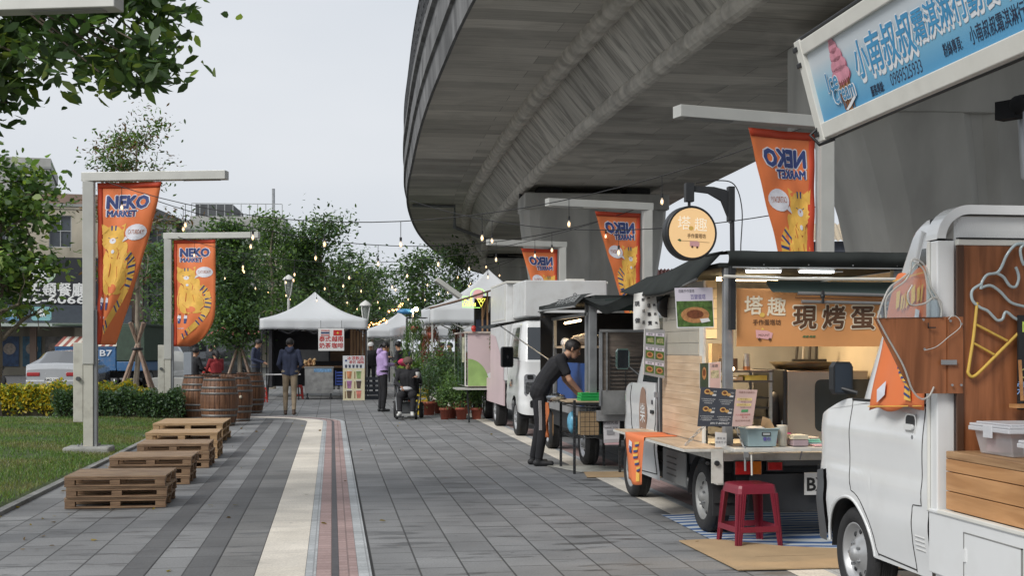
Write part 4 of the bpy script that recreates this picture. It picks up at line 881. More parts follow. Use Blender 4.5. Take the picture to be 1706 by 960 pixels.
# ================================================================= buildings across the road
def wallm(n,c,**k): return mat(n,c,.8,var=.14,scale=.9,bump=.15,dirt=((c[0]*.5,c[1]*.5,c[2]*.48),1.1,.6),stretch=(1,1,.35))
CREM=wallm('facade_cream',(.42,.38,.3)); GRYW=wallm('facade_grey',(.28,.29,.28)); WHW=wallm('facade_white',(.4,.4,.38)); BRW=wallm('facade_brown_tile',(.27,.19,.15)); DKW=wallm('dark_metal_cladding',(.08,.085,.09)); GRN=wallm('green_sheet_wall',(.2,.26,.22))
WGL=mat('window_glass_dark',(.05,.06,.07),.08,var=.3,scale=1); ALW=mat('window_frame_alu',(.4,.41,.41),.4,.4)
def facade(T,M,w,z0,z1,nwin,m,ww=1.1,wh=1.2,balc=False,rail=None):
    """one storey wall of a building with openings; M puts x along the wall, -y outwards"""
    pass
def building(label,x,y,rz,w,d,floors,fh,walls,gf=3.1,ncol=3,roof='flat',extras=None,ww=1.2,balc=()):
    t=lthing('shop_building',label,'building',(x,y,0),rz); h=gf+floors*fh
    b=MB(); wm=walls[0]; pw=.35
    # ground floor arcade piers + back wall
    b.box(-w/2,w/2,1.6,d,0,gf,walls[-1]); 
    for k in range(ncol+1):
        xx=-w/2+pw/2+(w-pw)*k/ncol; b.box(xx-pw/2,xx+pw/2,0,.5,0,gf-.002,wm)
    for f in range(floors):
        z=gf+f*fh; m=walls[f%len(walls)]; cw_=w/ncol
        b.box(-w/2,w/2,.32,d,z,z+fh,mat('room_dark',(.04,.04,.045),.9)) if False else None
        b.box(-w/2,w/2,0,.3,z,z+.9,m); b.box(-w/2,w/2,0,.3,z+fh-.5,z+fh-.003,m)
        for k in range(ncol):
            x0=-w/2+k*cw_; b.box(x0,x0+(cw_-ww)/2,0.003,.297,z+.9,z+fh-.5,m); b.box(x0+cw_-(cw_-ww)/2,x0+cw_,0.003,.297,z+.9,z+fh-.5,m)
        b.box(-w/2,-w/2+.25,.3,d,z,z+fh-.003,m); b.box(w/2-.25,w/2,.3,d,z,z+fh-.003,m); b.box(-w/2+.25,w/2-.25,d-.25,d,z,z+fh-.003,m)
        b.box(-w/2-.02,w/2+.02,-.05,-.002,z+fh-.14,z+fh-.02,m)
    b.build('wall',t)
    for f in range(floors):
        z=gf+f*fh; cw_=w/ncol
        for k in range(ncol):
            xc=-w/2+(k+.5)*cw_; fr=MB()
            z0,z1=z+.9,z+fh-.5
            for a in (xc-ww/2,xc-.02,xc+ww/2-.05): fr.box(a,a+.05,.1,.16,z0,z1,ALW)
            for a in (z0,z1-.05,(z0+z1)/2): fr.box(xc-ww/2+.05,xc+ww/2-.05,.105,.155,a,a+.05,ALW)
            o=fr.build('window',t); g=MB(); g.box(xc-ww/2,xc+ww/2,.17,.18,z0,z1,WGL); g.build('pane',o)
            if random.random()<.4:
                c=MB(); c.box(xc-ww/2+.05,xc-.05,.22,.24,z0,z1,mat('curtain_pale',(.4,.38,.33),.9,var=.2,scale=12)); c.build('curtain',o)
        if f in balc:
            bb=MB(); bb.box(-w/2+.1,w/2-.1,-1.0,-.06,z-.1,z,walls[0]); 
            n=int(w/.16)
            for k in range(n): xx=-w/2+.15+(w-.3)*k/(n-1); bb.box(xx-.012,xx+.012,-.98,-.955,z+.002,z+.95,ALW)
            bb.box(-w/2+.1,w/2-.1,-1.0,-.94,z+.95,z+1.0,ALW); bb.build('balcony',t)
    r=MB()
    if roof=='flat': r.box(-w/2-.1,w/2+.1,-.1,d,h,h+.15,GRYW); r.box(-w/2-.1,w/2+.1,-.1,.05,h+.15,h+.7,walls[0]); r.box(-w/2-.1,-w/2+.05,.05,d,h+.15,h+.7,walls[0]); r.box(w/2-.05,w/2+.1,.05,d,h+.15,h+.7,walls[0])
    else:
        r.prism([(-w/2-.4,h),(w/2+.4,h),(w/2+.4,h+.12),(0,h+1.7),(-w/2-.4,h+.12)],d+.6,DKW,FRONT@T3(0,0,.3))
    r.build('roof',t)
    if extras: extras(t,w,d,h,gf)
    return t
SGB=mat('sign_black',(.02,.022,.027),.5,var=.05); SW=mat('sign_white',(.75,.75,.74),.5,var=.02); SY=mat('sign_yellow',(.75,.6,.08),.5,var=.03)
def exA(t,w,d,h,gf):
    Fm=FRONT
    b=MB(); b.box(-2.3,5.2,-.5,-.3,4.0,6.6,SGB); b.disc((-.1,5.75),1.35,mat('sign_pale_green',(.42,.55,.4),.5),T3(0,-.505,0)@Fm,ry=.8); b.disc((-.1,5.75),1.18,SW,T3(0,-.51,0)@Fm,ry=.68)
    b.text('主題餐廳',.8,SW,T3(1.3,-.515,4.75)@Fm,.02,w=3.1); b.text('66-6066',.62,SW,T3(1.15,-.515,4.22)@Fm,.02,w=3.3); b.build('sign_board',t)
    b=MB(); b.box(-5.2,-2.4,-.55,-.4,3.4,6.7,SY)
    for k,(s_,c) in enumerate((('麻將',SGB),('小酌',mat('sign_teal',(.06,.25,.3),.5)),('桌遊',mat('sign_red',(.4,.05,.04),.5)),('包廂',mat('sign_teal',(0,0,0))))):
        z=6.3-k*.76; b.box(-5.0,-2.75,-.57,-.55,z-.34,z+.34,c); b.text(s_,.62,SW,T3(-3.88,-.575,z)@Fm,.02,w=1.7)
    b.build('sign_board',t)
    b=MB(); b.box(-5.3,5.3,-.6,-.35,2.95,3.95,mat('sign_slate',(.05,.06,.075),.5))
    for k,(s_,c) in enumerate((('飲',(.25,.12,.1)),('餐',(.12,.25,.4)),('歡',(.2,.4,.42)))):
        x=-2.2+k*1.35; b.prism([(x+.52*sx*(1 if abs(a)<.1 else 1),3.45+.38*sz) for sx,sz,a in ((-1,-.8,0),(-.8,-1,0),(.8,-1,0),(1,-.8,0),(1,.8,0),(.8,1,0),(-.8,1,0),(-1,.8,0))],.02,mat('sign_tile'+str(k),c,.5),T3(0,-.61,0)@Fm); b.text(s_,.5,SW,T3(x,-.615,3.45)@Fm,.02)
    b.build('sign_board',t)
    b=MB(); b.box(-5.6,5.6,-2.0,0,2.72,2.9,mat('canopy_green_white',(.4,.45,.42),.6)); b.build('canopy',t)
    for k,c in enumerate(((.3,.03,.05),(.04,.09,.2),(.05,.16,.25),(.3,.28,.25))):
        b=MB(); x=-2.6+k*1.2; b.box(x-.5,x+.5,1.5,1.58,.5,2.2,mat('poster'+str(k),c,.4,var=.5,scale=5)); b.disc((x,1.5),.33,mat('poster_pale',(.5,.42,.35),.5,var=.4,scale=8),T3(0,1.495,0)@Fm); b.build('poster',t)
    b=MB(); b.box(-4.9,-3.9,1.45,1.55,.1,2.4,WGL); b.box(2.2,3.6,-.0,.1,0,2.7,CREM); b.build('shop_door',t)
def exB(t,w,d,h,gf):
    b=MB(); b.box(-1.6,1.5,-1.3,-1.1,4.2,6.0,SGB); b.disc((0,5.35),1.0,mat('sign_pale_green',(0,0,0)),T3(0,-1.305,0)@FRONT,ry=.55); b.disc((0,5.35),.85,SW,T3(0,-1.31,0)@FRONT,ry=.45)
    b.text('主題餐廳',.5,SW,T3(0,-1.315,4.62)@FRONT,.01,w=2.3); b.build('sign_board',t)
    b=MB(); b.box(-w/2-.1,w/2+.1,-1.6,0,2.85,2.98,ALW); b.build('canopy',t)
    b=MB(); b.box(w/2-1.5,w/2-.2,-1.0,-.9,3.3,4.0,SW); b.text('Pizza',.4,SGB,T3(w/2-.85,-1.005,3.65)@FRONT,.01); b.build('sign_board',t)
def exC(t,w,d,h,gf):
    b=MB(); b.prism([(-2.2,0),(2.2,0),(2.2,.1),(-2.2,.1)],0,ALW); 
    b.add([(-2.0,-.1,3.1),(1.6,-.1,3.1),(2.0,-2.2,2.3),(-1.6,-2.2,2.3)],[(0,1,2,3)],mat('awning_green',(.03,.2,.13),.7)); b.build('awning',t)
    b=MB(); b.box(.6,3.0,-.4,-.2,3.3,4.6,mat('sign_pink',(.4,.1,.25),.5,var=.4,scale=4)); b.build('sign_board',t)
    b=MB(); b.add([(-4.4,-.1,2.9),(-2.2,-.1,2.9),(-2.0,-1.9,2.3),(-4.6,-1.9,2.3)],[(0,1,2,3)],mat('awning_orange',(.65,.2,.1),.7)); b.build('awning',t)
def exD(t,w,d,h,gf):
    b=MB()
    for k in range(12): b.box(-w/2+k*w/11-.03,-w/2+k*w/11+.03,-.05,0,h+.7,h+1.7,ALW)
    b.box(-w/2,w/2,-.05,0,h+1.7,h+1.76,ALW); b.tube([(w/2-.8,1,h+.2),(w/2-.8,1,h+3.1)],.12,GALV(),8); b.build('rooftop_rail',t)
    b=MB(); b.box(-w/2-.0,-w/2+3,2,d-.5,h+.15,h+1.9,DKW); b.build('rooftop_shed',t)
    b=MB(); b.box(w/2+.002,w/2+2.4,1,d,2.0,h-2.4,GRN); b.box(w/2,w/2+2.6,.9,d,h-2.4,h-2.25,GRYW); b.build('side_extension',t)
Cc=lambda px,d:cw((px-853)/F*d,d)
x,y=Cc(55,72); building('shop building at the left with a large black restaurant sign above its canopy',x,y,.12,11.5,9,2,3.2,[BRW,CREM],3.1,4,extras=exA)
x,y=Cc(200,82); building('grey shop building with a balcony and a smaller black sign, behind the folded banner',x,y,.1,6.8,9,2,3.3,[GRYW,WHW],3.1,3,'gable',exB,balc=(0,1))
x,y=Cc(318,90); building('white shop building with a green awning behind the full width banner',x,y,.05,8.5,9,2,3.3,[WHW,GRYW],3.2,3,'flat',exC,balc=(0,))
x,y=Cc(395,104); building('tall pale building with a railed roof behind the bushy sapling',x,y,-.05,7.2,10,3,2.8,[WHW,CREM],3.1,3,'flat',exD,balc=(1,))
x,y=Cc(455,128); building('farther cream building left of the dark full tree',x,y,-.1,8,9,2,3.2,[CREM],3.2,3)
x,y=Cc(-40,84); building('white building beyond the left edge tree with a dark upper wall',x,y,.15,9,9,3,3.4,[WHW,BRW],3.2,3)
x,y=Cc(540,150); building('distant low grey building behind the drinks tent',x,y,-.1,16,9,1,3.2,[GRYW],3.2,5)
# right side: roofs seen under the viaduct
t=lthing('shed_building','long building with a rusty red sheet roof behind the round hanging sign','building',(*Cc(1185,72),0),-.25)
b=MB(); b.box(-6,4,0,6,0,4.9,CREM); b.build('wall',t); b=MB(); RR=mat('rusty_red_roof',(.24,.09,.075),.7,var=.3,scale=3,stretch=(4,1,1))
for k in range(50): x0=-6.2+k*.208; b.add([(x0,-.4,4.9),(x0+.104,-.4,5.0),(x0+.208,-.4,4.9),(x0+.208,3,6.1),(x0+.104,3,6.2),(x0,3,6.1)],[(0,1,4,5),(1,2,3,4)],RR)
b.build('roof',t)
t=lthing('tower_house','narrow pale house with dark upper windows seen between the banner pole and the broad pier','building',(*Cc(1402,60),0),-.3)
b=MB(); b.box(-2.2,2.2,0,5,0,5.2,WHW); b.box(-2.2,2.2,.002,5,5.2,6.5,mat('slate_cladding',(.1,.11,.14),.6)); b.build('wall',t)
b=MB(); 
for k in range(22): b.add([(-2.5+k*.23,-.5,6.45),(-2.5+k*.23+.115,-.5,6.55),(-2.5+k*.23+.23,-.5,6.45),(-2.5+k*.23+.23,2.5,7.5),(-2.5+k*.23+.115,2.5,7.6),(-2.5+k*.23,2.5,7.5)],[(0,1,4,5),(1,2,3,4)],mat('tan_sheet_roof',(.45,.38,.28),.7))
b.build('roof',t)
for k in range(4):
    b=MB(); x=-1.8+k*1.05; b.box(x,x+.75,-.05,-.003,4.7,5.35,SW); b.box(x+.08,x+.67,-.07,-.05,4.78,5.27,WGL); b.build('window',t)
b=MB(); b.box(.1,.5,-.05,-.003,3.6,3.95,WGL); b.build('window',t)
# ================================================================= people: capsule skeletons fused into one continuous surface
def V3(*a): return Vector(a)
def capsule(b,a,c,ra,rc,seg=12):
    a=Vector(a);c=Vector(c);d=(c-a); l=d.length
    if l<1e-5: b.ball(a,ra,MATX,seg,8); return
    d.normalize(); pts=[];rs=[]
    for k in range(5): t=PI/2*(1-k/4); pts.append(a-d*ra*math.sin(t)); rs.append(max(.0005,ra*math.cos(t)))
    for k in range(1,5): t=PI/2*k/4; pts.append(c+d*rc*math.sin(t)); rs.append(max(.0005,rc*math.cos(t)))
    b.tube(pts,rs,MATX,seg,True)
MATX=mat('temp_skin',(.5,.4,.3))
SKIN=mat('skin',(.42,.235,.15),.5,var=.06,scale=9); SKIND=mat('skin_tanned',(.3,.16,.1),.5,var=.06,scale=9)
HAIR=mat('black_hair',(.012,.01,.01),.5,var=.4,scale=40,bump=.4)
def cloth(n,c): return mat('cloth_'+n,c,.85,var=.2,scale=7,bump=.7,bscale=8)
def hand(caps,w,d,nrm,side,curl,mk,s=1.0,spread=.16):
    """w wrist, d direction, nrm palm normal"""
    d=Vector(d).normalized(); nrm=Vector(nrm); nrm=(nrm-d*nrm.dot(d)).normalized(); lat=d.cross(nrm)*side
    w=Vector(w)
    pc=w+d*.045*s
    for k in (-1,0,1): caps.append((w+lat*k*.014*s+d*.012*s,w+d*.075*s+lat*k*.024*s,.016*s,.0135*s,mk))
    for k,(o,l) in enumerate(((.031,.062),(.0105,.07),(-.010,.066),(-.030,.052))):
        p=w+d*.084*s+lat*o*s; dd=(d+lat*o*spread*10).normalized(); c=curl*(1+.12*k)
        for j in range(3):
            dd=(dd*math.cos(c)+nrm*math.sin(c)).normalized(); q=p+dd*l*s*(.42,.33,.25)[j]; caps.append((p,q,.0088*s,.0078*s,mk)); p=q
    p=w+d*.025*s+lat*.03*s; dd=(d*.55+lat*.8+nrm*.25).normalized()
    for j in range(3): q=p+dd*.032*s; caps.append((p,q,.0115*s,.009*s,mk)); p=q; dd=(dd*.8+d*.45+nrm*.25*(1+curl)).normalized()
def make_person(label,loc,rz,J,mats,hair='short',vox=.01,scale=1.0,group=None,sleeve='long',cap=None,mask=None,glasses=False,fem=False,hand_curl=.35,handdir=None,hood=None,skirt=False,hem=None,face=True,bulk=1.0,smooth=6):
    """J: joint positions (local, metres, facing +Y). mats: skin, top, legs, shoe"""
    t=lthing('person',label,'person',loc,rz,group); caps=[]
    j={k:Vector(v)*scale for k,v in J.items()}; s=scale; B=bulk; SK,TP,LG,SH=0,1,2,3
    nk,ch,wa,pv=j['neck'],j['chest'],j['waist'],j['pelvis']
    up=(nk-ch).normalized()
    for sd in ('l','r'):
        sh,el,wr=j['sh_'+sd],j['el_'+sd],j['wr_'+sd]; hp,kn,an,to=j['hip_'+sd],j['kn_'+sd],j['an_'+sd],j['toe_'+sd]
        k=1 if sleeve=='long' else 0
        caps.append((ch+up*.06*s,sh,.075*s*B,.058*s*B,TP))
        if k: caps.append((sh,el,.056*s*B,.046*s*B,TP)); caps.append((el,wr,.046*s*B,.034*s*B,TP)); caps.append((wr,wr+(wr-el).normalized()*.02,.025*s,.025*s,SK))
        else:
            m=sh.lerp(el,.62); caps.append((sh,m,.06*s*B,.055*s*B,TP)); caps.append((m,el,.041*s,.037*s,SK)); caps.append((el,wr,.038*s,.025*s,SK))
        caps.append((hp,kn,.082*s*B,.06*s*B,LG)); caps.append((kn,an+(kn-an)*.08,.06*s*B,.048*s*B,LG)); caps.append((kn,an,.045*s,.035*s,SK))
        caps.append((an,an+V3(0,0,-.03)*s,.042*s,.045*s,SH)); hd=(to-an); hd.z=0; hd=hd.normalized()
        caps.append((V3(an.x,an.y,to.z)-hd*.035*s,to,.038*s,.036*s,SH))
        if skirt: caps.append((hp,kn+V3(.03 if sd=='l' else -.03,0,0),.095*s,.1*s,LG))
        dr=(wr-el).normalized(); nm=V3(0,0,-1) if abs(dr.z)<.7 else V3(0,1,0)
        if handdir and sd in handdir: dr,nm=handdir[sd]
        hand(caps,wr+Vector(dr).normalized()*.015*s,dr,nm,1 if sd=='r' else -1,hand_curl,SK,s)
    sx=(j['sh_r']-j['sh_l']).normalized(); w=.075*s if not fem else .06*s
    caps.append((ch+up*.02*s,wa,.115*s*B,.108*s*B,TP)); caps.append((ch+up*.07*s,nk-up*.04*s,.08*s*B,.06*s*B,TP))
    for q in (-1,1):
        caps.append((ch+sx*q*w*.95,wa+sx*q*w*.8,.112*s*B,.1*s*B,TP)); caps.append((wa+sx*q*w*.8,pv+sx*q*w*.9+(pv-wa)*.1,.1*s*B,.112*s*B,TP if hem is None else hem)); 
        caps.append((pv+sx*q*w,pv+sx*q*w+(pv-wa)*.3,.108*s*B,.1*s*B,LG))
    caps.append((nk-up*.05*s,j['head']-up*.03*s,.053*s,.05*s,SK))
    H_=j['head']; hu=(H_-nk).normalized() if 'hup' not in J else Vector(J['hup']).normalized(); hf=Vector(J.get('look',(0,1,0))).normalized(); hf=(hf-hu*hf.dot(hu)).normalized(); hr=hf.cross(hu)
    # head
    caps.append((H_+hu*.045*s-hf*.012*s,H_+hu*.05*s+hf*.018*s,.084*s,.08*s,SK)); caps.append((H_-hu*.0*s+hf*.035*s,H_-hu*.045*s+hf*.055*s,.062*s,.04*s,SK))
    if face:
        caps.append((H_+hu*.03*s+hf*.092*s,H_+hu*.0*s+hf*.108*s,.010*s,.014*s,SK))
        for q in (-1,1): caps.append((H_+hr*q*.076*s+hu*.035*s-hf*.01*s,H_+hr*q*.077*s+hu*.0*s-hf*.002*s,.016*s,.011*s,SK)); caps.append((H_+hr*q*.014*s-hu*.035*s+hf*.09*s,H_+hr*q*0-hu*.036*s+hf*.094*s,.008*s,.009*s,SK))
    if hood:
        for q in (-1,1): caps.append((nk-hf*.06*s+hr*q*.05*s-up*.0,nk-hf*.09*s-up*.06*s,.055*s,.06*s,TP))
    b=MB()
    for a,c,ra,rc,m in caps: capsule(b,a,c,ra,rc,12)
    me=bpy.data.meshes.new('body'); me.from_pydata([tuple(p) for p in b.v],[],b.f); o=bpy.data.objects.new('body',me); COL.objects.link(o)
    r=o.modifiers.new('fuse','REMESH'); r.mode='VOXEL'; r.voxel_size=vox*s
    sm=o.modifiers.new('relax','SMOOTH'); sm.factor=.5; sm.iterations=smooth
    dg=bpy.context.evaluated_depsgraph_get(); dg.update(); me2=bpy.data.meshes.new_from_object(o.evaluated_get(dg)); me2.name='body'
    bpy.data.objects.remove(o); o=bpy.data.objects.new('body',me2); COL.objects.link(o); o.parent=t
    me2.materials.clear()
    for m in mats: me2.materials.append(m)
    nf=len(me2.polygons); C=np.empty(nf*3); me2.polygons.foreach_get('center',C); C=C.reshape(-1,3)
    best=np.full(nf,1e9); own=np.zeros(nf,dtype=np.int32)
    for a,c,ra,rc,m in caps:
        a=np.array(a);c=np.array(c);d=c-a; L2=max((d*d).sum(),1e-9); tt=np.clip(((C-a)@d)/L2,0,1); D=np.linalg.norm(C-(a+tt[:,None]*d),axis=1)-(ra+(rc-ra)*tt)
        D+= .004 if m==SK else 0
        k=D<best; best[k]=D[k]; own[k]=m
    me2.polygons.foreach_set('material_index',own); me2.polygons.foreach_set('use_smooth',np.ones(nf,dtype=bool)); me2.update()
    R=Matrix((( hr.x,hf.x,hu.x,H_.x),(hr.y,hf.y,hu.y,H_.y),(hr.z,hf.z,hu.z,H_.z),(0,0,0,1)))@SC(s,s,s)   # head frame
    if face:
        e=MB(R)
        for q in (-1,1): e.ball((q*.031,.088,.03),(.012,.006,.007),mat('eye_white',(.6,.58,.55),.3,var=0),8,6); e.ball((q*.031,.093,.03),(.006,.003,.006),mat('eye_dark',(.01,.008,.006),.2,var=0),8,5); e.box(q*.031-.016,q*.031+.016,.088,.095,.045,.05,HAIR)
        e.build('eyes',o)
        e=MB(R); e.ball((0,.098,-.036),(.021,.006,.005),mat('lips',(.3,.11,.09),.5,var=0),8,5); e.build('mouth',o)
    if hair:
        hb=MB(R); n=14
        def hf_(u,v):
            a=2*PI*u; th=v*(2.3 if hair!='long' else 2.5); x=math.sin(th)*math.cos(a);y=math.sin(th)*math.sin(a)
            fr=max(0,y)
            if fr>.0: th2=th*(1-.5*fr/ (abs(math.sin(th))+.05)) ; x=math.sin(th2)*math.cos(a);y=math.sin(th2)*math.sin(a);th=th2
            q=1+.035*math.sin(a*17+v*9)*math.sin(v*23)
            return (x*.089*q,y*.103*q-.008,.052+.094*math.cos(th)*q)
        hb.grid(hf_,30,14,HAIR if hair!='grey' else mat('grey_hair',(.3,.3,.3),.7),True)
        if hair=='long': hb.tube([(0,-.06,.06),(0,-.1,-.02),(0,-.09,-.14)],[.07,.075,.03],HAIR,12)
        if hair=='tail': hb.tube([(0,-.09,.06),(0,-.14,.02),(0,-.13,-.1)],[.025,.03,.012],HAIR,10)
        hb.build('hair',o)
    if cap:
        kind,cm=cap; cb=MB(R)
        cb.lathe([(.0,.155),(.045,.148),(.08,.125),(.099,.085),(.102,.05),(.098,.048)],cm,20)
        cb.M=R@T3(0,-.006,0)
        if kind=='cap': cb.grid(lambda u,v:((u-.5)*.15,.06+.09*v*(1-(2*u-1)**2*.35),.062-.012*v),8,4,cm)
        if kind=='beanie': cb.lathe([(.104,.055),(.107,.07),(.104,.09),(.1,.089)],cm,20)
        cb.build('hat',o)
    if mask:
        kb=MB(R); kb.grid(lambda u,v:((u-.5)*.14,.118-((u-.5)*2)**2*.05-.012*abs(v-.5),.014-.085*v),10,6,mask); kb.build('face_mask',o)
    if glasses:
        kb=MB(R)
        for q in (-1,1): kb.ball((q*.033,.098,.03),(.026,.006,.018),mat('sunglass_lens',(.01,.01,.012),.08,var=0),10,6); kb.tube([(q*.06,.09,.032),(q*.083,.0,.03)],.003,BLACK(),5)
        kb.build('sunglasses',o)
    return t
def stand(h=1.7,ax=.2,**k):
    J=dict(pelvis=(0,0,.96),waist=(0,.0,1.1),chest=(0,0,1.29),neck=(0,-.01,1.46),head=(0,.01,1.56),
      sh_l=(-.175,0,1.405),sh_r=(.175,0,1.405),el_l=(-.22,-.02,1.13),el_r=(.22,-.02,1.13),wr_l=(-.23,.05,.9),wr_r=(.23,.05,.9),
      hip_l=(-.085,0,.9),hip_r=(.085,0,.9),kn_l=(-.1,.02,.49),kn_r=(.1,.02,.49),an_l=(-.1,-.02,.085),an_r=(.1,-.02,.085),toe_l=(-.12,.12,.036),toe_r=(.12,.12,.036))
    J.update(k); return J
NAV=cloth('navy',(.035,.045,.085)); KHA=cloth('khaki',(.27,.215,.15)); BLK=cloth('black',(.014,.014,.017)); CHR=cloth('charcoal',(.03,.032,.038)); LIL=cloth('lilac',(.46,.33,.6)); PUR=cloth('deep_purple',(.09,.05,.2))
SHB=mat('shoe_brown',(.08,.05,.035),.6); SHK=mat('shoe_black',(.018,.018,.02),.6); SHW=mat('shoe_white',(.6,.6,.58),.6); REDC=cloth('dark_red',(.25,.025,.03)); WHC=cloth('white',(.6,.6,.6))
# man walking away, hands forward
make_person('man in a navy hooded jacket and khaki trousers walking away towards the drinks tent',(-.92,29.0,0),0,
  stand(el_l=(-.25,-.03,1.13),el_r=(.25,-.03,1.13),wr_l=(-.19,.16,1.0),wr_r=(.19,.16,1.0),kn_l=(-.1,.1,.5),an_l=(-.1,.08,.1),toe_l=(-.12,.22,.04),kn_r=(.09,-.02,.5),an_r=(.09,-.16,.12),toe_r=(.11,-.03,.045),look=(.15,1,-.2)),[SKIN,NAV,KHA,SHB],'short',.011,1.0,hood=True,bulk=1.06)
make_person('person in dark navy standing beside the left leg of the drinks tent',(-2.15,37.6,0),-1.9,
  stand(wr_l=(-.1,.2,1.05),wr_r=(.1,.22,1.05),head=(0,.05,1.55),look=(0,1,-.5)),[SKIN,NAV,CHR,SHK],'short',.014,1.04)
# woman in lilac and purple coat
make_person('woman in a lilac and purple jacket and yellow face mask looking down',(1.17,30.35,0),-1.25,
  stand(head=(0,.07,1.54),look=(0,1,-.55),el_l=(-.21,.02,1.13),wr_l=(-.06,.24,1.12),el_r=(.2,.02,1.13),wr_r=(.06,.25,1.14),hup=(0,.35,.95)),[SKIN,LIL,BLK,SHK],'tail',.011,.97,mask=mat('mask_yellow',(.65,.5,.15),.7),hood=True,fem=True,bulk=1.2)
for i,(px,d,rz,top,lbl,kw) in enumerate([(350,46,-.7,CHR,'man in dark clothes holding a camera to his face beside the dark van',dict(wr_l=(-.07,.2,1.55),wr_r=(.07,.2,1.55),el_l=(-.2,.2,1.3),el_r=(.2,.2,1.3))),
   (618,42,2.9,BLK,'person in black with a white cap behind the right leg of the drinks tent',{}),(665,35,1.2,BLK,'person in black with a grey cap behind the woman in lilac',dict(wr_l=(-.1,.22,1.25),wr_r=(.1,.22,1.25))),
   (735,37,-2.2,REDC,'person in a dark red top behind the potted plants',{}),(750,36,2.6,BLK,'person in black beside the red dressed shoppers',{}),(765,36,3.0,REDC,'person in a red top partly behind the pink counter',{}),
   (560,47,.4,NAV,'shopper in navy deep behind the drinks tent',{}),(678,50,.2,NAV,'distant shopper near the far white tents',{}),(700,54,2.5,WHC,'distant shopper in white near the far white tents',{}),(645,58,2.8,BLK,'distant dark figure at the end of the square',{})]):
    x,y=cw((px-853)/F*d,d)
    make_person(lbl,(x,y,0),rz,stand(**kw),[SKIN,top,CHR,SHK],'short',.016,random.uniform(.95,1.0),face=False,cap=('cap',WHC) if i in (1,) else (('cap',mat('cap_grey',(.2,.2,.2),.8)) if i==2 else (('cap',mat('cap_grey',(0,0,0))) if i==0 else None)),group='people in the market crowd' if i>2 else None)
SEAT=dict(pelvis=(0,0,.52),waist=(0,-.02,.68),chest=(0,0,.88),neck=(0,0,1.05),head=(0,.03,1.15),sh_l=(-.18,0,1.0),sh_r=(.18,0,1.0),el_l=(-.24,.08,.75),el_r=(.24,.08,.75),wr_l=(-.12,.3,.68),wr_r=(.12,.3,.68),
  hip_l=(-.09,.03,.5),hip_r=(.09,.03,.5),kn_l=(-.13,.45,.52),kn_r=(.13,.45,.52),an_l=(-.12,.5,.12),an_r=(.12,.5,.12),toe_l=(-.13,.63,.05),toe_r=(.13,.63,.05))
def seat(dz=0,**k):
    J=dict(SEAT); J.update(k)
    return J
x,y=cw((335-853)/F*36,36); make_person('seated person in black on the thick concrete bench',(-3.55,34.45,.22),-.9,seat(),[SKIN,BLK,BLK,SHK],'short',.014,1.0,face=False)
make_person('seated person in dark red on the thick concrete bench',(-3.0,34.45,.22),.6,seat(),[SKIN,REDC,CHR,SHK],'long',.014,.95,face=False)
# ---- wheelchair user
wx,wy=1.60,27.35; wrz=PI-.15
WM=T3(wx,wy,0)@RZ(wrz)
t=lthing('power_wheelchair','black powered wheelchair carrying the man in sunglasses','wheelchair',(wx,wy,0),wrz)
for s_ in (-1,1):
    M=T3(s_*.27,-.1,.17)@RY(s_*PI/2); b=MB(M); b.lathe([(.1,-.04),(.155,-.04),(.17,-.02),(.17,.02),(.155,.04),(.1,.04)],RUB(),24); o=b.build('drive_wheel',t); b=MB(M)
    b.lathe([(.1,.035),(.04,.03),(.0,.04)],mat('rim_dark',(.06,.06,.06),.4,.4),16)
    for k in range(6): a=k*PI/3; b.tube([(.03*math.cos(a),.03*math.sin(a),.042),(.1*math.cos(a),.1*math.sin(a),.042)],.01,GALV(),6)
    b.build('rim',o)
    b=MB(T3(s_*.2,.42,.09)@RY(PI/2)); b.lathe([(.03,-.025),(.085,-.025),(.09,0),(.085,.025),(.03,.025)],RUB(),18); b.build('caster',t)
    b=MB(); b.tube([(s_*.24,-.25,.2),(s_*.24,-.22,.45),(s_*.24,-.28,.95)],.014,GALV(),8); b.tube([(s_*.24,-.22,.45),(s_*.24,.2,.45),(s_*.2,.42,.18)],.014,GALV(),8); b.tube([(s_*.24,-.25,.2),(s_*.22,.4,.2)],.016,BLACK(),8); b.tube([(s_*.27,-.22,.68),(s_*.27,.12,.7),(s_*.27,.12,.45)],.014,BLACK(),8); b.build('frame',t)
    b=MB(); b.box(s_*.27-.03,s_*.27+.03,-.18,.16,.7,.735,BLACK()); b.build('armrest',t,.01)
    b=MB(); b.box(s_*.12-.08,s_*.12+.08,.48,.7,.05,.07,BLACK()); b.build('footrest',t,.005)
b=MB(); b.box(-.22,.22,-.24,.24,.4,.46,BLACK()); b.build('seat',t,.02); b=MB(); b.box(-.21,.21,-.33,-.27,.5,.98,BLACK()); b.build('backrest',t,.02); b=MB(); b.box(-.18,.18,-.3,.1,.1,.34,DKG()); b.build('battery_box',t,.02)
make_person('man in brown knitted hat and sunglasses seated in the wheelchair, holding a white cup',(wx,wy,0),wrz,
  seat(el_l=(-.26,.06,.78),wr_l=(-.22,.24,.86),el_r=(.26,.05,.76),wr_r=(.13,.27,.68),kn_l=(-.15,.42,.5),kn_r=(.14,.42,.5),an_l=(-.13,.5,.16),an_r=(.13,.52,.16),toe_l=(-.15,.64,.1),toe_r=(.15,.66,.1),look=(-.1,1,-.15)),
  [SKIND,BLK,BLK,SHW],None,.010,1.0,cap=('beanie',mat('beanie_brown',(.13,.085,.07),.9,bump=.6,bscale=60)),glasses=True,bulk=1.12,skirt=True,hand_curl=.5)
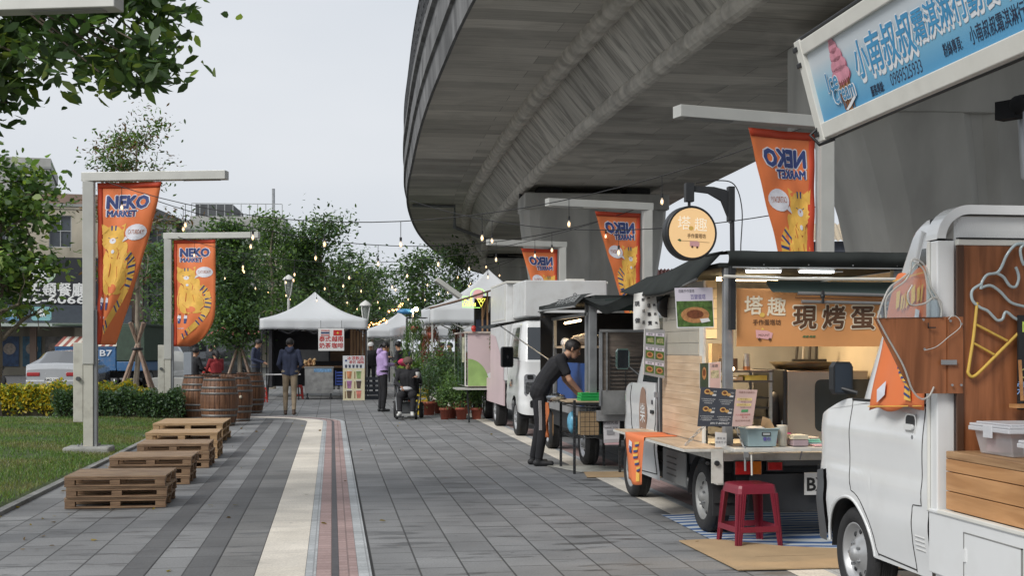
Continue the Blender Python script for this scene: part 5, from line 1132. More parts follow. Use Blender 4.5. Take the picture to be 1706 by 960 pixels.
b=MB(WM); b.lathe([(0,.83),(.034,.83),(.045,.95),(.046,.952),(0,.95)],mat('paper_cup_white',(.75,.75,.73),.5,var=.02),20,T3(-.225,.3,.03)); single(b,'paper_cup','white paper cup held up by the man in the wheelchair','cup',origin=WM@V3(-.22,.3,.8))
b=MB(WM); b.ball((.02,.3,.63),(.13,.08,.05),mat('plastic_bag_white',(.5,.5,.52),.35,var=.15,scale=14,bump=.8),18,10,noise=.1); single(b,'plastic_bag','crumpled white plastic bag on the lap of the man in the wheelchair','bag',origin=WM@V3(.02,.3,.6))
# ---- the cook leaning over the table, seen from his left-behind, facing +X
CJ=dict(pelvis=(0,-.02,.93),waist=(0,.04,1.05),chest=(0,.17,1.21),neck=(0,.29,1.35),head=(0,.37,1.41),hup=(0,.42,.9),look=(0,1,-.55),
  sh_l=(-.18,.22,1.31),sh_r=(.18,.22,1.31),el_l=(-.22,.30,1.05),el_r=(.22,.33,1.06),wr_l=(-.15,.46,.86),wr_r=(.12,.50,.87),
  hip_l=(-.085,-.03,.88),hip_r=(.085,-.03,.88),kn_l=(-.1,-.02,.48),kn_r=(.1,.02,.48),an_l=(-.11,-.1,.085),an_r=(.1,-.04,.085),toe_l=(-.13,.05,.036),toe_r=(.12,.11,.036))
make_person('young man in black T-shirt and striped track trousers leaning over the prep table',(2.60,15.95,0),-PI/2-.12,CJ,[SKIN,BLK,BLK,SHK],'short',.0075,1.02,sleeve='short',bulk=1.1,hand_curl=.3,smooth=5,
  handdir={'l':((.1,.9,-.25),(0,-.2,-1)),'r':((-.1,.9,-.25),(0,-.2,-1))})
cook=[o for o in bpy.data.objects if o.get('label','').startswith('young man in black T')][0]
b=MB(); 
for q in (-1,1):
    for k in (-.014,0,.014):
        b.tube([(q*(.185),-.03+k,.82),(q*.17,-.02+k,.6),(q*.165,-.02+k,.45)],.0035,mat('stripe_white',(.65,.65,.65),.6,var=0),4)
b.build('trouser_stripes',cook)
# ================================================================= tents
TCL=leafmat('tent_cloth_white',(.8,.82,.84),.35,.6,(1,1,1),(1,1)); TFR=mat('tent_frame_dark',(.05,.05,.055),.4,.4,var=.1)
def tent(label,cx,cy,w,d,zt,zb,zp,cl,fr,rz=0,legs=True,name='canopy_tent',group=None):
    t=lthing(name,label,'tent',(cx,cy,0),rz,group)
    def P(a,q):
        # a angle index 0..1 round the square, q 0 rim..1 peak
        a4=(a%1)*4; k=int(a4); f=a4-k; c=[(-w/2,-d/2),(w/2,-d/2),(w/2,d/2),(-w/2,d/2)]; p=c[k%4]; r=c[(k+1)%4]; x=p[0]+(r[0]-p[0])*f;y=p[1]+(r[1]-p[1])*f
        sag=-.06*math.sin(PI*f)*math.sin(PI*q)
        z=zt+(zp-zt)*(.42*q+.58*q**2.4)+sag; return (x*(1-q),y*(1-q),z)
    b=MB(); b.grid(lambda a,q:P(a,q),48,16,cl,True,flip=False)
    b.grid(lambda a,q:(lambda p:(p[0]*(1+.012*math.sin(a*140)*q),p[1]*(1+.012*math.sin(a*140)*q),zt-(zt-zb)*q+.012*math.sin(a*37)*q))(P(a,0)),96,4,cl,True)
    o=b.build('canopy',t); m=o.modifiers.new('cloth_thickness','SOLIDIFY'); m.thickness=.004
    if legs:
        for sx in (-1,1):
            for sy in (-1,1):
                b=MB(); x,y=sx*(w/2-.05),sy*(d/2-.05); b.box(x-.02,x+.02,y-.02,y+.02,0,zb+.3,fr); b.box(x-.05,x+.05,y-.05,y+.05,0,.012,fr); b.build('leg',t)
        b=MB()
        for sy in (-1,1):
            y=sy*(d/2-.05); n=4
            for k in range(n):
                x0=-w/2+.05+k*(w-.1)/n;x1=x0+(w-.1)/n; b.bar((x0,y,zb+.22),(x1,y,zb-.12),.018,.028,fr); b.bar((x0,y+.02,zb-.12),(x1,y+.02,zb+.22),.018,.028,fr)
        for sx in (-1,1):
            x=sx*(w/2-.05)
            for k in range(3):
                y0=-d/2+.05+k*(d-.1)/3;y1=y0+(d-.1)/3; b.bar((x,y0,zb+.22),(x,y1,zb-.12),.018,.028,fr,up=(0,0,1)); b.bar((x+.02,y0,zb-.12),(x+.02,y1,zb+.22),.018,.028,fr)
        b.build('scissor_frame',t)
    return t
tent('white pointed tent of the drinks stall, left of the man in navy','' or -.51,39.4,3.1,3.0,2.35,2.04,3.2,TCL,TFR)
tent('white pointed tent behind the pink counter and the box truck',3.75,31.0,3.05,3.0,2.45,2.06,3.4,TCL,ALU(),rz=0)
for i,(px,d,l) in enumerate(((665,60,'far white tent left of the hanging plants'),(725,54,'far white tent right of the hanging plants'),(700,68,'farthest white tent at the end of the square'))):
    x,y=cw((px-853)/F*d,d); tent(l,x,y,3.4,3,2.35,2.0,3.2,TCL,ALU(),rz=.1,group='white tents at the end of the square')
# drinks stall under the first tent
t=lthing('food_trailer','dark wooden drinks kiosk standing under the first tent','food stall',(-.4,40.0,0),0)
WD=woodmat('kiosk_wood',(.2,.1,.05),(.42,.25,.13),1.5,2)
b=MB(); b.box(-1.45,1.3,1.2,1.3,.3,2.1,mat('kiosk_dark_panel',(.03,.03,.035),.7)); b.box(-1.5,-1.4,-.3,1.2,.3,2.1,mat('kiosk_dark_panel',(0,0,0))); b.box(-1.5,1.4,-.4,1.3,2.12,2.2,mat('kiosk_dark_panel',(0,0,0))); b.build('wall',t)
b=MB(); 
for k in range(5): b.box(.95+k*.1,1.03+k*.1,-.3+.02*k,-.26+.02*k,.4,2.1,WD)
b.build('plank_screen',t)
b=MB(); b.box(-.9,.3,-.35,-.3,1.1,1.45,mat('shutter_grey',(.12,.12,.12),.5)); b.box(-.9,1.0,-.3,.3,.9,.96,WD); b.build('counter',t); 
b=MB(); b.box(.35,.95,.6,.64,1.1,1.8,mat('kiosk_back_warm',(.1,.06,.035),.7)); b.ball((.6,.3,1.75),.04,BULB,10,6); b.build('work_lamp',t)
t=lthing('steel_counter','stainless steel cart front under the drinks tent','counter',(-.36,37.9,0),0)
b=MB(); b.box(-.42,.4,0,.6,.18,.92,mat('worn_steel',(.36,.36,.35),.35,.7,var=.25,scale=5,dirt=((.6,.6,.6),7,.4))); b.box(-.44,.42,-.02,.62,.92,.95,STEEL()); b.build('cabinet',t,.008)
for x in (-.35,.33): b=MB(); b.cyl((x,.1,.09-.09),.05,.06,BLACK(),'Z',10); b.box(x-.02,x+.02,.08,.12,.06,.18,BLACK()); b.build('caster',t)
b=MB(); b.box(-.16,.35,-.004,-.001,.8,.9,mat('sticker_blue',(.15,.3,.5),.5,var=.5,scale=20)); b.build('sticker',t)
t=lthing('folding_table','dark folding table with a white top at the left of the steel cart','table',(-1.35,37.7,0),0)
b=MB(); b.box(-.55,.45,-.05,.5,.72,.75,mat('table_top_white',(.6,.6,.6),.5)); b.build('tabletop',t,.004)
for x in (-.5,.4):
    for y in (0,.45): b=MB(); b.tube([(x,y,0),(x*.9,y,.72)],.015,BLACK(),6); b.build('leg',t)
b=MB(); b.lathe([(0,.75),(.03,.75),(.04,.87),(0,.87)],mat('paper_cup_white',(0,0,0)),16,T3(-1.3,37.75,0)); single(b,'paper_cup','white cup on the folding table under the drinks tent','cup',origin=(-1.3,37.75,.75))
# wok bowl of snacks
b=MB(); 
for k in range(26): b.ball((-.65+random.uniform(-.16,.16),38.1+random.uniform(-.1,.1),1.0+random.uniform(0,.18)),random.uniform(.03,.05),mat('fried_snack'+str(k%3),((.35,.2,.09),(.45,.3,.15),(.25,.13,.07))[k%3],.7),7,5)
single(b,'snack_basket','pile of brown packaged snacks on the steel cart','snacks',origin=(-.65,38.1,.95))
t=lthing('hanging_sign','white hanging sign with two small flags and red lettering under the tent valance','sign',(-.02,37.8,0),0)
b=MB(); b.box(-.37,.37,-.02,0,1.42,2.07,SW); RDT=mat('sign_red_ink',(.5,.03,.03),.5,var=0)
b.box(-.3,-.05,-.026,-.021,1.86,2.02,mat('flag_white',(.7,.7,.7),.5)); 
for z0,z1,c in ((1.86,1.885,RDT),(1.995,2.02,RDT),(1.915,1.965,mat('flag_navy',(.03,.04,.12),.5))): b.box(-.3,-.05,-.03,-.027,z0,z1,c)
b.box(.06,.31,-.026,-.021,1.86,2.02,RDT); 
st=[]; 
for k in range(10): a=PI/2+k*PI/5; r=.045 if k%2==0 else .018; st.append((.185+r*math.cos(a),1.94+r*math.sin(a)))
b.prism(st,0,SY,T3(0,-.029,0)@FRONT)
for s_,x,z in (('泰式',-.18,1.75),('奶茶',-.18,1.56),('越南',.18,1.75),('咖啡',.18,1.56)): b.text(s_,.17,RDT,T3(x,-.024,z)@FRONT,.02)
b.build('panel',t)
for x in (-.3,.3): b=MB(); b.tube([(x,0,2.07),(x,0.02,2.3)],.006,BLACK(),4); b.build('cord',t)
# cream menu board leaning
t=lthing('menu_board','tall cream board with iced drink pictures leaning at the right of the drinks stall','menu board',(.62,37.2,0),0)
ML=RX(-.06); b=MB(ML); b.box(-.31,.31,0,.02,.0,1.28,mat('menu_cream',(.68,.62,.42),.5,var=.03)); b.box(-.31,.31,-.003,-.001,.92,1.28,mat('menu_pale',(.66,.68,.7),.5,var=.03)); b.build('board',t)
b=MB(ML); b.text('冰涼飲品',.12,RDT,T3(.05,-.005,1.2)@FRONT,.015); b.text('泰奶 越咖',.1,RDT,T3(.08,-.005,1.09)@FRONT,.01); b.disc((-.22,1.14),.03,NAVY,T3(0,-.005,0)@FRONT)
for k in range(5): x=-.22+k*.105; b.prism([(x-.025,.93),(x+.025,.93),(x+.035,1.02),(x-.035,1.02)],0,mat('menu_ink',(.05,.06,.1),.5),T3(0,-.006,0)@FRONT)
cols=[(.6,.25,.12),(.25,.35,.15),(.35,.15,.3),(.09,.06,.05),(.12,.08,.05),(.6,.2,.15)]
for k,c in enumerate(cols):
    x=-.13+.27*(k%2); z=.72-.28*(k//2); b.prism([(x-.05,z-.1),(x+.05,z-.1),(x+.075,z+.12),(x-.075,z+.12)],0,mat('drink%d'%k,c,.4,var=.35,scale=12),T3(0,-.005,0)@FRONT); b.prism([(x-.08,z+.12),(x+.08,z+.12),(x+.08,z+.14),(x-.08,z+.14)],0,SW,T3(0,-.006,0)@FRONT)
    b.box(x-.125,x-.1,-.006,-.003,z-.1,z+.1,mat('menu_brown_ink',(.25,.12,.05),.6))
b.build('drink_pictures',t)
# blue and dark crates, red stools under the tent
def crate(x,y,z,w,d,h,m,label,grp=None,name='plastic_crate'):
    t=lthing(name,label,'crate',(x,y,z),0,grp); b=MB()
    for (x0,x1,y0,y1) in ((-w/2,w/2,-d/2,-d/2+.012),(-w/2,w/2,d/2-.012,d/2),(-w/2,-w/2+.012,-d/2+.012,d/2-.012),(w/2-.012,w/2,-d/2+.012,d/2-.012)):
        n=5
        for k in range(n): b.box(x0,x1,y0,y1,h*k/n+.004,h*(k+.62)/n,m)
    for sx in (-1,1):
        for sy in (-1,1): b.box(sx*w/2-.014,sx*w/2+.014,sy*d/2-.014,sy*d/2+.014,0,h,m)
    b.box(-w/2-.012,w/2+.012,-d/2-.012,d/2+.012,h-.03,h,m) if False else None
    b.box(-w/2+.01,w/2-.01,-d/2+.01,d/2-.01,0,.01,m); b.build('shell',t); return t
crate(.3,38.0,.42,.38,.4,.42,mat('crate_blue',(.03,.06,.25),.5),'blue crate between the steel cart and the cream menu board'); crate(1.15,38.0,.0,.42,.4,.7,mat('bin_dark',(.03,.035,.045),.5),'dark tall bin at the right tent leg')
crate(1.95,28.9,0,.34,.34,.62,mat('crate_yellow',(.6,.45,.05),.5),'yellow tall crate behind the wheelchair')
def stool(x,y,rz,m,label,sc=1,grp=None):
    t=lthing('plastic_stool',label,'stool',(x,y,0),rz,grp); h=.46*sc; a=.145*sc; f=.185*sc
    b=MB(); 
    def sq(r,q): return [(r*sx,r*sy,q) for sx,sy in ((-1,-.86),(-.86,-1),(.86,-1),(1,-.86),(1,.86),(.86,1),(-.86,1),(-1,.86))]
    S_=[sq(a-.02,h),sq(a,h-.008),sq(a+.006,h-.03),sq(a+.012,h-.07)]; vs=[p for s_ in S_ for p in s_]; b.add(vs,[tuple(range(8))]+[(k*8+j,(k+1)*8+j,(k+1)*8+(j+1)%8,k*8+(j+1)%8) for k in range(3) for j in range(8)],m); b.build('seat',t,.003)
    for sx in (-1,1):
        for sy in (-1,1):
            b=MB(); w0,w1=.062*sc,.04*sc
            for q in (0,1):
                # two flanges of an L-shaped leg
                top=Vector((sx*(a+.012),sy*(a+.012),h-.068)); bot=Vector((sx*f,sy*f,0)); ax=Vector((-sx,0,0)) if q==0 else Vector((0,-sy,0)); nn=Vector((0,-sy,0)) if q==0 else Vector((-sx,0,0)); th=.008
                v=[top,top+ax*w0,top+ax*w0+nn*th,top+nn*th,bot,bot+ax*w1,bot+ax*w1+nn*th,bot+nn*th]
                b.add(v,[(0,1,2,3),(7,6,5,4),(0,4,5,1),(1,5,6,2),(2,6,7,3),(3,7,4,0)],m)
                for o_ in (.3,.62): b.tube([top+ax*w0*o_-nn*.002,bot+ax*w1*o_-nn*.002],.0035,m,6)
            b.build('leg',t,.003)
    b=MB(); z=.13*sc; q=a+.012+(f-a-.012)*(1-z/(h-.07))
    for sx,sy in ((1,0),(-1,0),(0,1),(0,-1)):
        if sx: b.box(sx*q-.006,sx*q+.006,-q+.02,q-.02,z-.02,z+.022,m)
        else: b.box(-q+.02,q-.02,sy*q-.006,sy*q+.006,z-.02,z+.022,m)
    b.build('stretcher',t,.002)
    b=MB(); 
    for sx,sy in ((1,0),(-1,0),(0,1),(0,-1)):
        for e in (-1,1):
            for k in range(5):
                u0=.3+.07*k; 
    return t
MAR=mat('maroon_plastic',(.2,.018,.035),.32,var=.08,scale=5,spec=.5)
stool(3.08,9.28,.12,MAR,'maroon plastic stool on the cardboard behind the egg tart truck')
REDP=mat('red_plastic',(.5,.04,.03),.4)
stool(-1.95,36.2,.3,REDP,'red plastic stool by the left leg of the drinks tent',.9); stool(-1.0,38.4,.1,REDP,'red stool under the white folding table',.9)
t=lthing('red_chair','red plastic chair on the terrace beyond the row of barrels','chair',(-3.2,35.9,0),2.6)
b=MB(); b.box(-.22,.22,-.2,.22,.42,.46,REDP); b.build('seat',t,.01); b=MB(); b.box(-.2,-.12,.18,.22,.46,.95,REDP); b.box(.12,.2,.18,.22,.46,.95,REDP); b.box(-.2,.2,.18,.22,.85,.97,REDP); b.build('backrest',t,.01)
for sx in (-1,1):
    for sy in (-1,1): b=MB(); b.tube([(sx*.17,sy*.16,.42),(sx*.22,sy*.2,0)],.02,REDP,6); b.build('leg',t)
# red parasols
for i,(px,d,l) in enumerate(((388,62,'red parasol beyond the stakes of the bushy sapling'),(405,66,'second red parasol farther back beside the drinks tent'))):
    x,y=cw((px-853)/F*d,d); t=lthing('parasol',l,'parasol',(x,y,0),0,'red parasols by the road'); b=MB(); b.lathe([(0,2.7),(.6,2.5),(1.2,2.2),(1.22,2.1)],mat('parasol_red',(.4,.1,.1),.7),16,smooth=False); b.build('canopy',t); b=MB(); b.tube([(0,0,0),(0,0,2.7)],.025,ALU(),8); b.build('pole',t)
# ================================================================= park lanterns
def lantern(px,d,ztop,label):
    x,y=cw((px-853)/F*d,d); t=lthing('street_lantern',label,'street lamp',(x,y,0),0,'white park lanterns'); WP=mat('lantern_white',(.6,.6,.58),.5,var=.05)
    b=MB(); b.tube([(0,0,0),(0,0,.5),(0,0,ztop-.75)],[.09,.06,.045],WP,12); b.build('pole',t)
    b=MB()
    for k in range(4):
        a=PI/4+k*PI/2; c_,s_=math.cos(a),math.sin(a); b.tube([(0,0,ztop-.75),(c_*.09,s_*.09,ztop-.62),(c_*.17,s_*.17,ztop-.22),(c_*.16,s_*.16,ztop-.1)],.018,WP,6)
    b.build('bracket',t); b=MB(); b.lathe([(0,ztop+.06),(.05,ztop+.03),(.15,ztop-.04),(.195,ztop-.1),(.195,ztop-.13),(0,ztop-.12)],WP,16); b.build('cap',t)
    b=MB(); b.lathe([(.06,ztop-.6),(.13,ztop-.25),(.14,ztop-.14)],mat('lantern_glass',(.35,.37,.36),.2,var=.1,alpha=.5),12); b.build('glass',t)
lantern(481,43,3.9,'white lantern rising left of the drinks tent peak'); lantern(537,50,3.8,'white lantern just right of the drinks tent peak'); lantern(609,40.5,2.95,'white lantern at the right side of the drinks tent')
# blue awning lamp
x,y=cw((687-853)/F*44,44); t=lthing('flood_lamp','bright lamp on a white pole with a crumpled blue cover','lamp',(x,y,0),0)
b=MB(); b.tube([(0,0,0),(0,0,2.85)],.045,mat('lantern_white',(0,0,0)),8); b.build('pole',t)
b=MB(); b.ball((-.25,0,2.75),(.28,.15,.09),mat('cover_blue',(.06,.25,.5),.5,var=.4,scale=9),14,8,noise=.12); b.build('cover',t); b=MB(); b.ball((.12,-.1,2.83),.065,mat('flood_bulb',(1,.8,.5),.3,var=0,emit=60,ecol=(1,.7,.38)),10,8); b.build('lamp_head',t)
# warm garland between two posts
t=lthing('light_garland','dense orange garland of lights hanging low at the end of the square','light garland',(1.5,52,0),0); b=MB(); P_=[(-1.9+3.2*u,0,3.0-1.0*4*u*(1-u)*.55+(.3 if u>.8 else 0)) for u in [k/24 for k in range(25)]]; b.tube(P_,.01,CABM,4); b.build('cable',t); b=MB()
for p in P_:
    for _ in range(3): b.ball((p[0]+random.gauss(0,.04),random.gauss(0,.04),p[2]+random.gauss(0,.06)),.025,mat('garland_amber',(1,.45,.15),.4,var=0,emit=6,ecol=(1,.42,.12)),6,4)
b.build('bulbs',t)
# ================================================================= potted plants
POT=mat('terracotta_red_pot',(.3,.075,.045),.6,var=.12,scale=6); SOIL=mat('potting_soil',(.04,.03,.02),.95)
def potplant(x,y,label,h=.55,r=.13,pr=.13,ph=.2,n=420,size=.06,mats=None,grp='potted plants for sale',spr=None,name='potted_plant',z0=0,asp=.4):
    t=lthing(name,label,'potted plant',(x,y,z0),0,grp); b=MB(); b.lathe([(0,0.002),(pr*.72,.002),(pr*.95,ph*.8),(pr*1.06,ph*.8),(pr*1.06,ph),(pr*.95,ph),(pr*.92,ph-.02),(0,ph-.02)],POT,18); o=b.build('pot',t)
    b=MB(); 
    for k in range(9): a=random.uniform(0,6.28); q=random.uniform(.2,1)*r; b.tube([(0,0,ph-.03),(q*.5*math.cos(a),q*.5*math.sin(a),ph+h*.4),(q*math.cos(a),q*math.sin(a),ph+h*random.uniform(.6,.95))],.006,mat('green_stem',(.07,.1,.03),.8),4,False)
    b.build('stems',t)
    P=RNG.normal(size=(n,3))*np.array([r*.5,r*.5,h*.23])+np.array([0,0,ph+h*.5]); P[:,2]=np.clip(P[:,2],ph-.01,ph+h*1.05); leafmesh('foliage',P,size,mats or [LF1,LF2],t,asp,.5); return t
potplant(2.32,26.75,'small red pot of bushy leaves at the left of the front pot row',.5,.2,.11,.24,700); potplant(2.66,26.65,'middle red pot of the front pot row',.55,.22,.13,.25,800); potplant(2.98,26.7,'red pot at the right end of the front row, below the pink counter',.5,.18,.12,.24,600)
potplant(2.5,27.1,'red pot squeezed behind the front row of pots',.65,.22,.12,.25,700,mats=[LF2,LF1]); potplant(2.12,28.6,'larger red pot beside the yellow crate',.9,.3,.17,.3,1100,mats=[LF2,LF4])
potplant(2.45,29.3,'tall leafy shrub in a pot behind the front row',1.25,.42,.18,.3,3000,size=.07,mats=[LF2,LF1,LF4]); potplant(2.95,29.0,'tall small leaved shrub in a pot next to the pink counter',1.05,.4,.18,.3,2600,size=.06,mats=[LF2,LF4]); potplant(1.95,31.3,'pot of broad pale green leaves behind the wheelchair',.8,.3,.16,.45,380,size=.2,mats=[LF1,LF3]); potplant(2.75,28.0,'mid height bush in a pot in the middle of the plant display',.85,.35,.15,.28,1700,mats=[LF2,LF1])
b=MB(); b.ball((1.72,30.9,1.15),(.16,.12,.09),mat('flower_pink_red',(.6,.04,.12),.6,var=.3,scale=20),12,8,noise=.25); b.tube([(1.72,30.9,0),(1.72,30.9,1.1)],.015,mat('green_stem',(0,0,0)),6); single(b,'flower_bunch','bunch of bright pink red flowers behind the man in the wheelchair','flowers',origin=(1.72,30.9,0))
# plant rack with hanging plants
t=lthing('plant_rack','thin dark metal rack carrying the hanging plants','rack',(2.2,30.2,0),0); b=MB()
for x in (-.45,.75):
    for y in (0,.5): b.tube([(x,y,0),(x,y,2.2)],.014,BLACK(),6)
for z in (.6,1.2,2.2): b.tube([(-.45,0,z),(.75,0,z),(.75,.5,z),(-.45,.5,z)],.012,BLACK(),6,close=True)
b.build('frame',t)
def hangplant(x,y,z,label,col,n=700,r=.2,l=.6,size=.12):
    t=lthing('hanging_plant',label,'hanging plant',(x,y,0),0,'hanging plants at the plant stall'); b=MB(); b.lathe([(0,z-.14),(.07,z-.14),(.11,z),(.1,z)],POT,14); 
    for k in range(3): a=k*2.1; b.tube([(.1*math.cos(a),.1*math.sin(a),z),(0,0,z+.35)],.003,BLACK(),4)
    b.build('basket',t); a=RNG.uniform(0,6.28,n); q=RNG.random(n); P=np.stack([np.cos(a)*r*(.4+.6*np.sin(q*2.2)),np.sin(a)*r*(.4+.6*np.sin(q*2.2)),z+.12-q*l],1)+RNG.normal(size=(n,3))*.03; leafmesh('foliage',P,size,col,t,.16,-1.5)
hangplant(1.9,30.1,2.0,'green trailing fern hanging from the rack near the woman in lilac',[LF1,LF2],900,.24,.95,.14); hangplant(2.28,29.8,1.85,'rusty red trailing plant hanging from the rack',[leafmat('leaf_rust',(.2,.05,.03)),LFR],700,.2,.8,.13); hangplant(3.0,31.3,1.95,'small green hanging basket under the second tent',[LF2,LF1],500,.18,.35,.09)
# ================================================================= cab builder (front = local +Y, origin on the ground at the middle of the cab's rear)
def lerp(a,b,t): return a+(b-a)*t
def sst(a,b,x): t=min(1,max(0,(x-a)/(b-a))); return t*t*(3-2*t)
def cab(T,M,W,Lc,zs,zbelt,zroof,yw,ra,rw,paint,wsb,f0=.10,f1=.55,hood=None,R=.3,bump=None,liner=True,glass_y=(.1,.8),fgl=True,side_in=.03,side_top=.1,open_side=False,bz=.66):
    """returns surface function for the left side"""
    cols=[]
    ys=[0,.03]+[Lc*k/60 for k in range(2,60) if Lc*k/60<Lc-R]
    for e in (yw-ra,yw-ra+.004,yw+ra-.004,yw+ra,glass_y[0],glass_y[1],yw):
        if 0<e<Lc-R: ys.append(e)
    ys=sorted(set(round(y,4) for y in ys))
    for y in ys: cols.append((-W/2,y,-1,0))
    for k in range(1,11):
        a=PI/2*k/10; ex=.75
        cols.append((-W/2+R*(1-math.cos(a)),Lc-R+R*math.sin(a),-math.cos(a),math.sin(a)))
    nx=8
    for k in range(1,nx): cols.append((lerp(-W/2+R,W/2-R,k/nx),Lc+.05*math.sin(PI*k/nx),0,1))
    cols=cols+[(-c[0],c[1],-c[2],c[3]) for c in cols[::-1] if c[0]<-1e-6 and not (abs(c[2])<1e-9 and abs(c[0])<W/2-R-1e-6)]
    def belt(c):
        if hood and c[1]>hood[0]: return lerp(zbelt,hood[1],sst(hood[0],Lc,c[1]))
        return zbelt if c[3]<.5 else lerp(zbelt,wsb,sst(.5,1,c[3]))
    def low(c):
        z=zs
        if c[3]>0: z=lerp(zs,bump or zs,c[3])
        dy=c[1]-yw
        if abs(dy)<ra: z=max(z,rw+math.sqrt(max(0,ra*ra-dy*dy)))
        return z
    def inset(z,c):
        sd=.022*sst(.85,1.25,z)+.02*(1-sst(.28,.5,z))-.010*math.exp(-((z-.72)/.05)**2)+.006*sst(.68,.71,z)-.008*math.exp(-((z-.56)/.06)**2)-.012*math.exp(-((z-1.0)/.1)**2)*sst(0,.2,c[1])
        fr=(f0*sst(.62,max(wsb,.9),z))-.03*(1-sst(.5,.62,z))
        return sd,fr
    def P(c,z):
        sd,fr=inset(z,c); return (c[0]-c[2]*sd,c[1]-c[3]*fr,z)
    nr=22; b=MB(M); n=len(cols); vs=[];mi=[]
    for c in cols:
        z0,z1=low(c),belt(c)
        for j in range(nr+1): vs.append(P(c,z0+(z1-z0)*j/nr))
    fp=[];fd=[]
    for i in range(n-1):
        for j in range(nr):
            q=(i*(nr+1)+j,(i+1)*(nr+1)+j,(i+1)*(nr+1)+j+1,i*(nr+1)+j+1); zc=(vs[q[0]][2]+vs[q[2]][2])/2; yc=vs[q[0]][1]
            dark = (yc>yw+ra-.015 and zc<bz) 
            (fd if dark else fp).append(q)
    b.add(vs,fp,paint,True)
    if fd: bb_=MB(M); ce=Vector((0,Lc-.6,0)); bb_.add([(p[0]*1.02,p[1]+.012*(1 if p[1]>yw else 0),p[2]) for p in vs],fd,DKG(),True); bb_.build('bumper',T)
    # greenhouse
    ng=10
    def G_(c,t):
        f=f0+(f1-f0)*t; sd=.022+side_in*0+(side_top-.022)*t**1.3; z=lerp(belt(c) if not hood else zbelt if c[1]<=hood[0] else belt(c),zroof,t)
        if t>.9: f+=.04*((t-.9)/.1)**2; sd+=.05*((t-.9)/.1)**2
        ytot=Lc-f if c[3]>=0 else Lc
        y=c[1]*(Lc-f)/(Lc) if True else c[1]
        if hood:
            # the windscreen foot sits behind the bonnet
            y0=hood[2]; g0=lerp(hood[2],hood[2]-(f1),t); y=c[1]/Lc*g0
        return (c[0]-c[2]*sd if abs(c[3])<.99 else c[0]*(1-(sd/(W/2))), y, z)
    vs=[];gl=[];pl=[];gs={-1:[],0:[],1:[]}
    for c in cols:
        for j in range(ng+1): 
            t=(0,.05,.12,.3,.5,.7,.84,.9,.94,.97,1)[j]; p=G_(c,t)
            if hood: p=(p[0],p[1],lerp(zbelt-.02,zroof,t))
            vs.append(p)
    for i in range(n-1):
        c=cols[i];c2=cols[i+1]; side=abs(c[3])<.05 and abs(c2[3])<.4
        for j in range(ng):
            q=(i*(ng+1)+j,(i+1)*(ng+1)+j,(i+1)*(ng+1)+j+1,i*(ng+1)+j+1)
            g= 1<=j<=5 and ((side and glass_y[0]-1e-3<=min(c[1],c2[1]) and max(c[1],c2[1])<=glass_y[1]+1e-3) or (c[3]>.93 and c2[3]>.93))
            (gs[0 if c[3]>.5 else (-1 if c[0]<0 else 1)] if g else pl).append(q)
    b.add(vs,pl,paint,True)
    # roof and bonnet
    ring=[i*(ng+1)+ng for i in range(n)]; cen=(0,Lc*.3,zroof+.03); k=len(vs); b.add(vs+[cen],[(ring[i],ring[i+1],k) for i in range(n-1)]+[(ring[-1],ring[0],k)],paint,True)
    if hood:
        hb=[]; 
        for c in cols: hb.append(P(c,belt(c)))
        gb=[(p[0],p[1],p[2]) for p in [vs[i*(ng+1)] for i in range(n)]]
        m_=len(hb); b.add(hb+gb,[(i,i+1,m_+i+1,m_+i) for i in range(m_-1)],paint,True)
    o=b.build('cab_body',T)
    for k_ in gs:
        if gs[k_]: g=MB(M); g.add(vs,gs[k_],CARGL(),True); g.build('window',T)
    l=MB(M); l.box(-W/2+.12,W/2-.12,.05,Lc-.25,zs+.05,zs+.15,BLACK())
    for sx in (-1,1):
        pts=[]; 
        l.grid(lambda u,v:(sx*(W/2-.03-.3*v),yw+(ra-.005)*math.cos(PI*u),rw+(ra-.005)*math.sin(PI*u)),16,1,BLACK())
        l.box(min(sx*(W/2-.33),sx*(W/2-.3)),max(sx*(W/2-.33),sx*(W/2-.3)),yw-ra,yw+ra,.2,rw+ra,BLACK())
    l.box(-W/2+.34,W/2-.34,.1,Lc-.2,zs+.15,zbelt-.1,BLACK()); l.build('underbody',T)
    return cols,P,belt,low,G_
def seam(T,M,P,pts,r=.0026,name='door_seam',m=None,W=1.5,off=.0012):
    b=MB(M); 
    q=[]
    pd=[pts[0]]
    for a,c in zip(pts,pts[1:]):
        n=max(1,int(math.hypot(c[0]-a[0],c[1]-a[1])/.015)); pd+=[(lerp(a[0],c[0],k/n),lerp(a[1],c[1],k/n)) for k in range(1,n+1)]
    for (y,z) in pd:
        p=P((-W/2,y,-1,0),z); q.append((p[0]-off,p[1],p[2]))
    b.tube(q,r,m or mat('seam_dark_rubber',(.02,.02,.02),.8,var=0),5); return b.build(name,T)  # default is a near-black rubber line along the seam
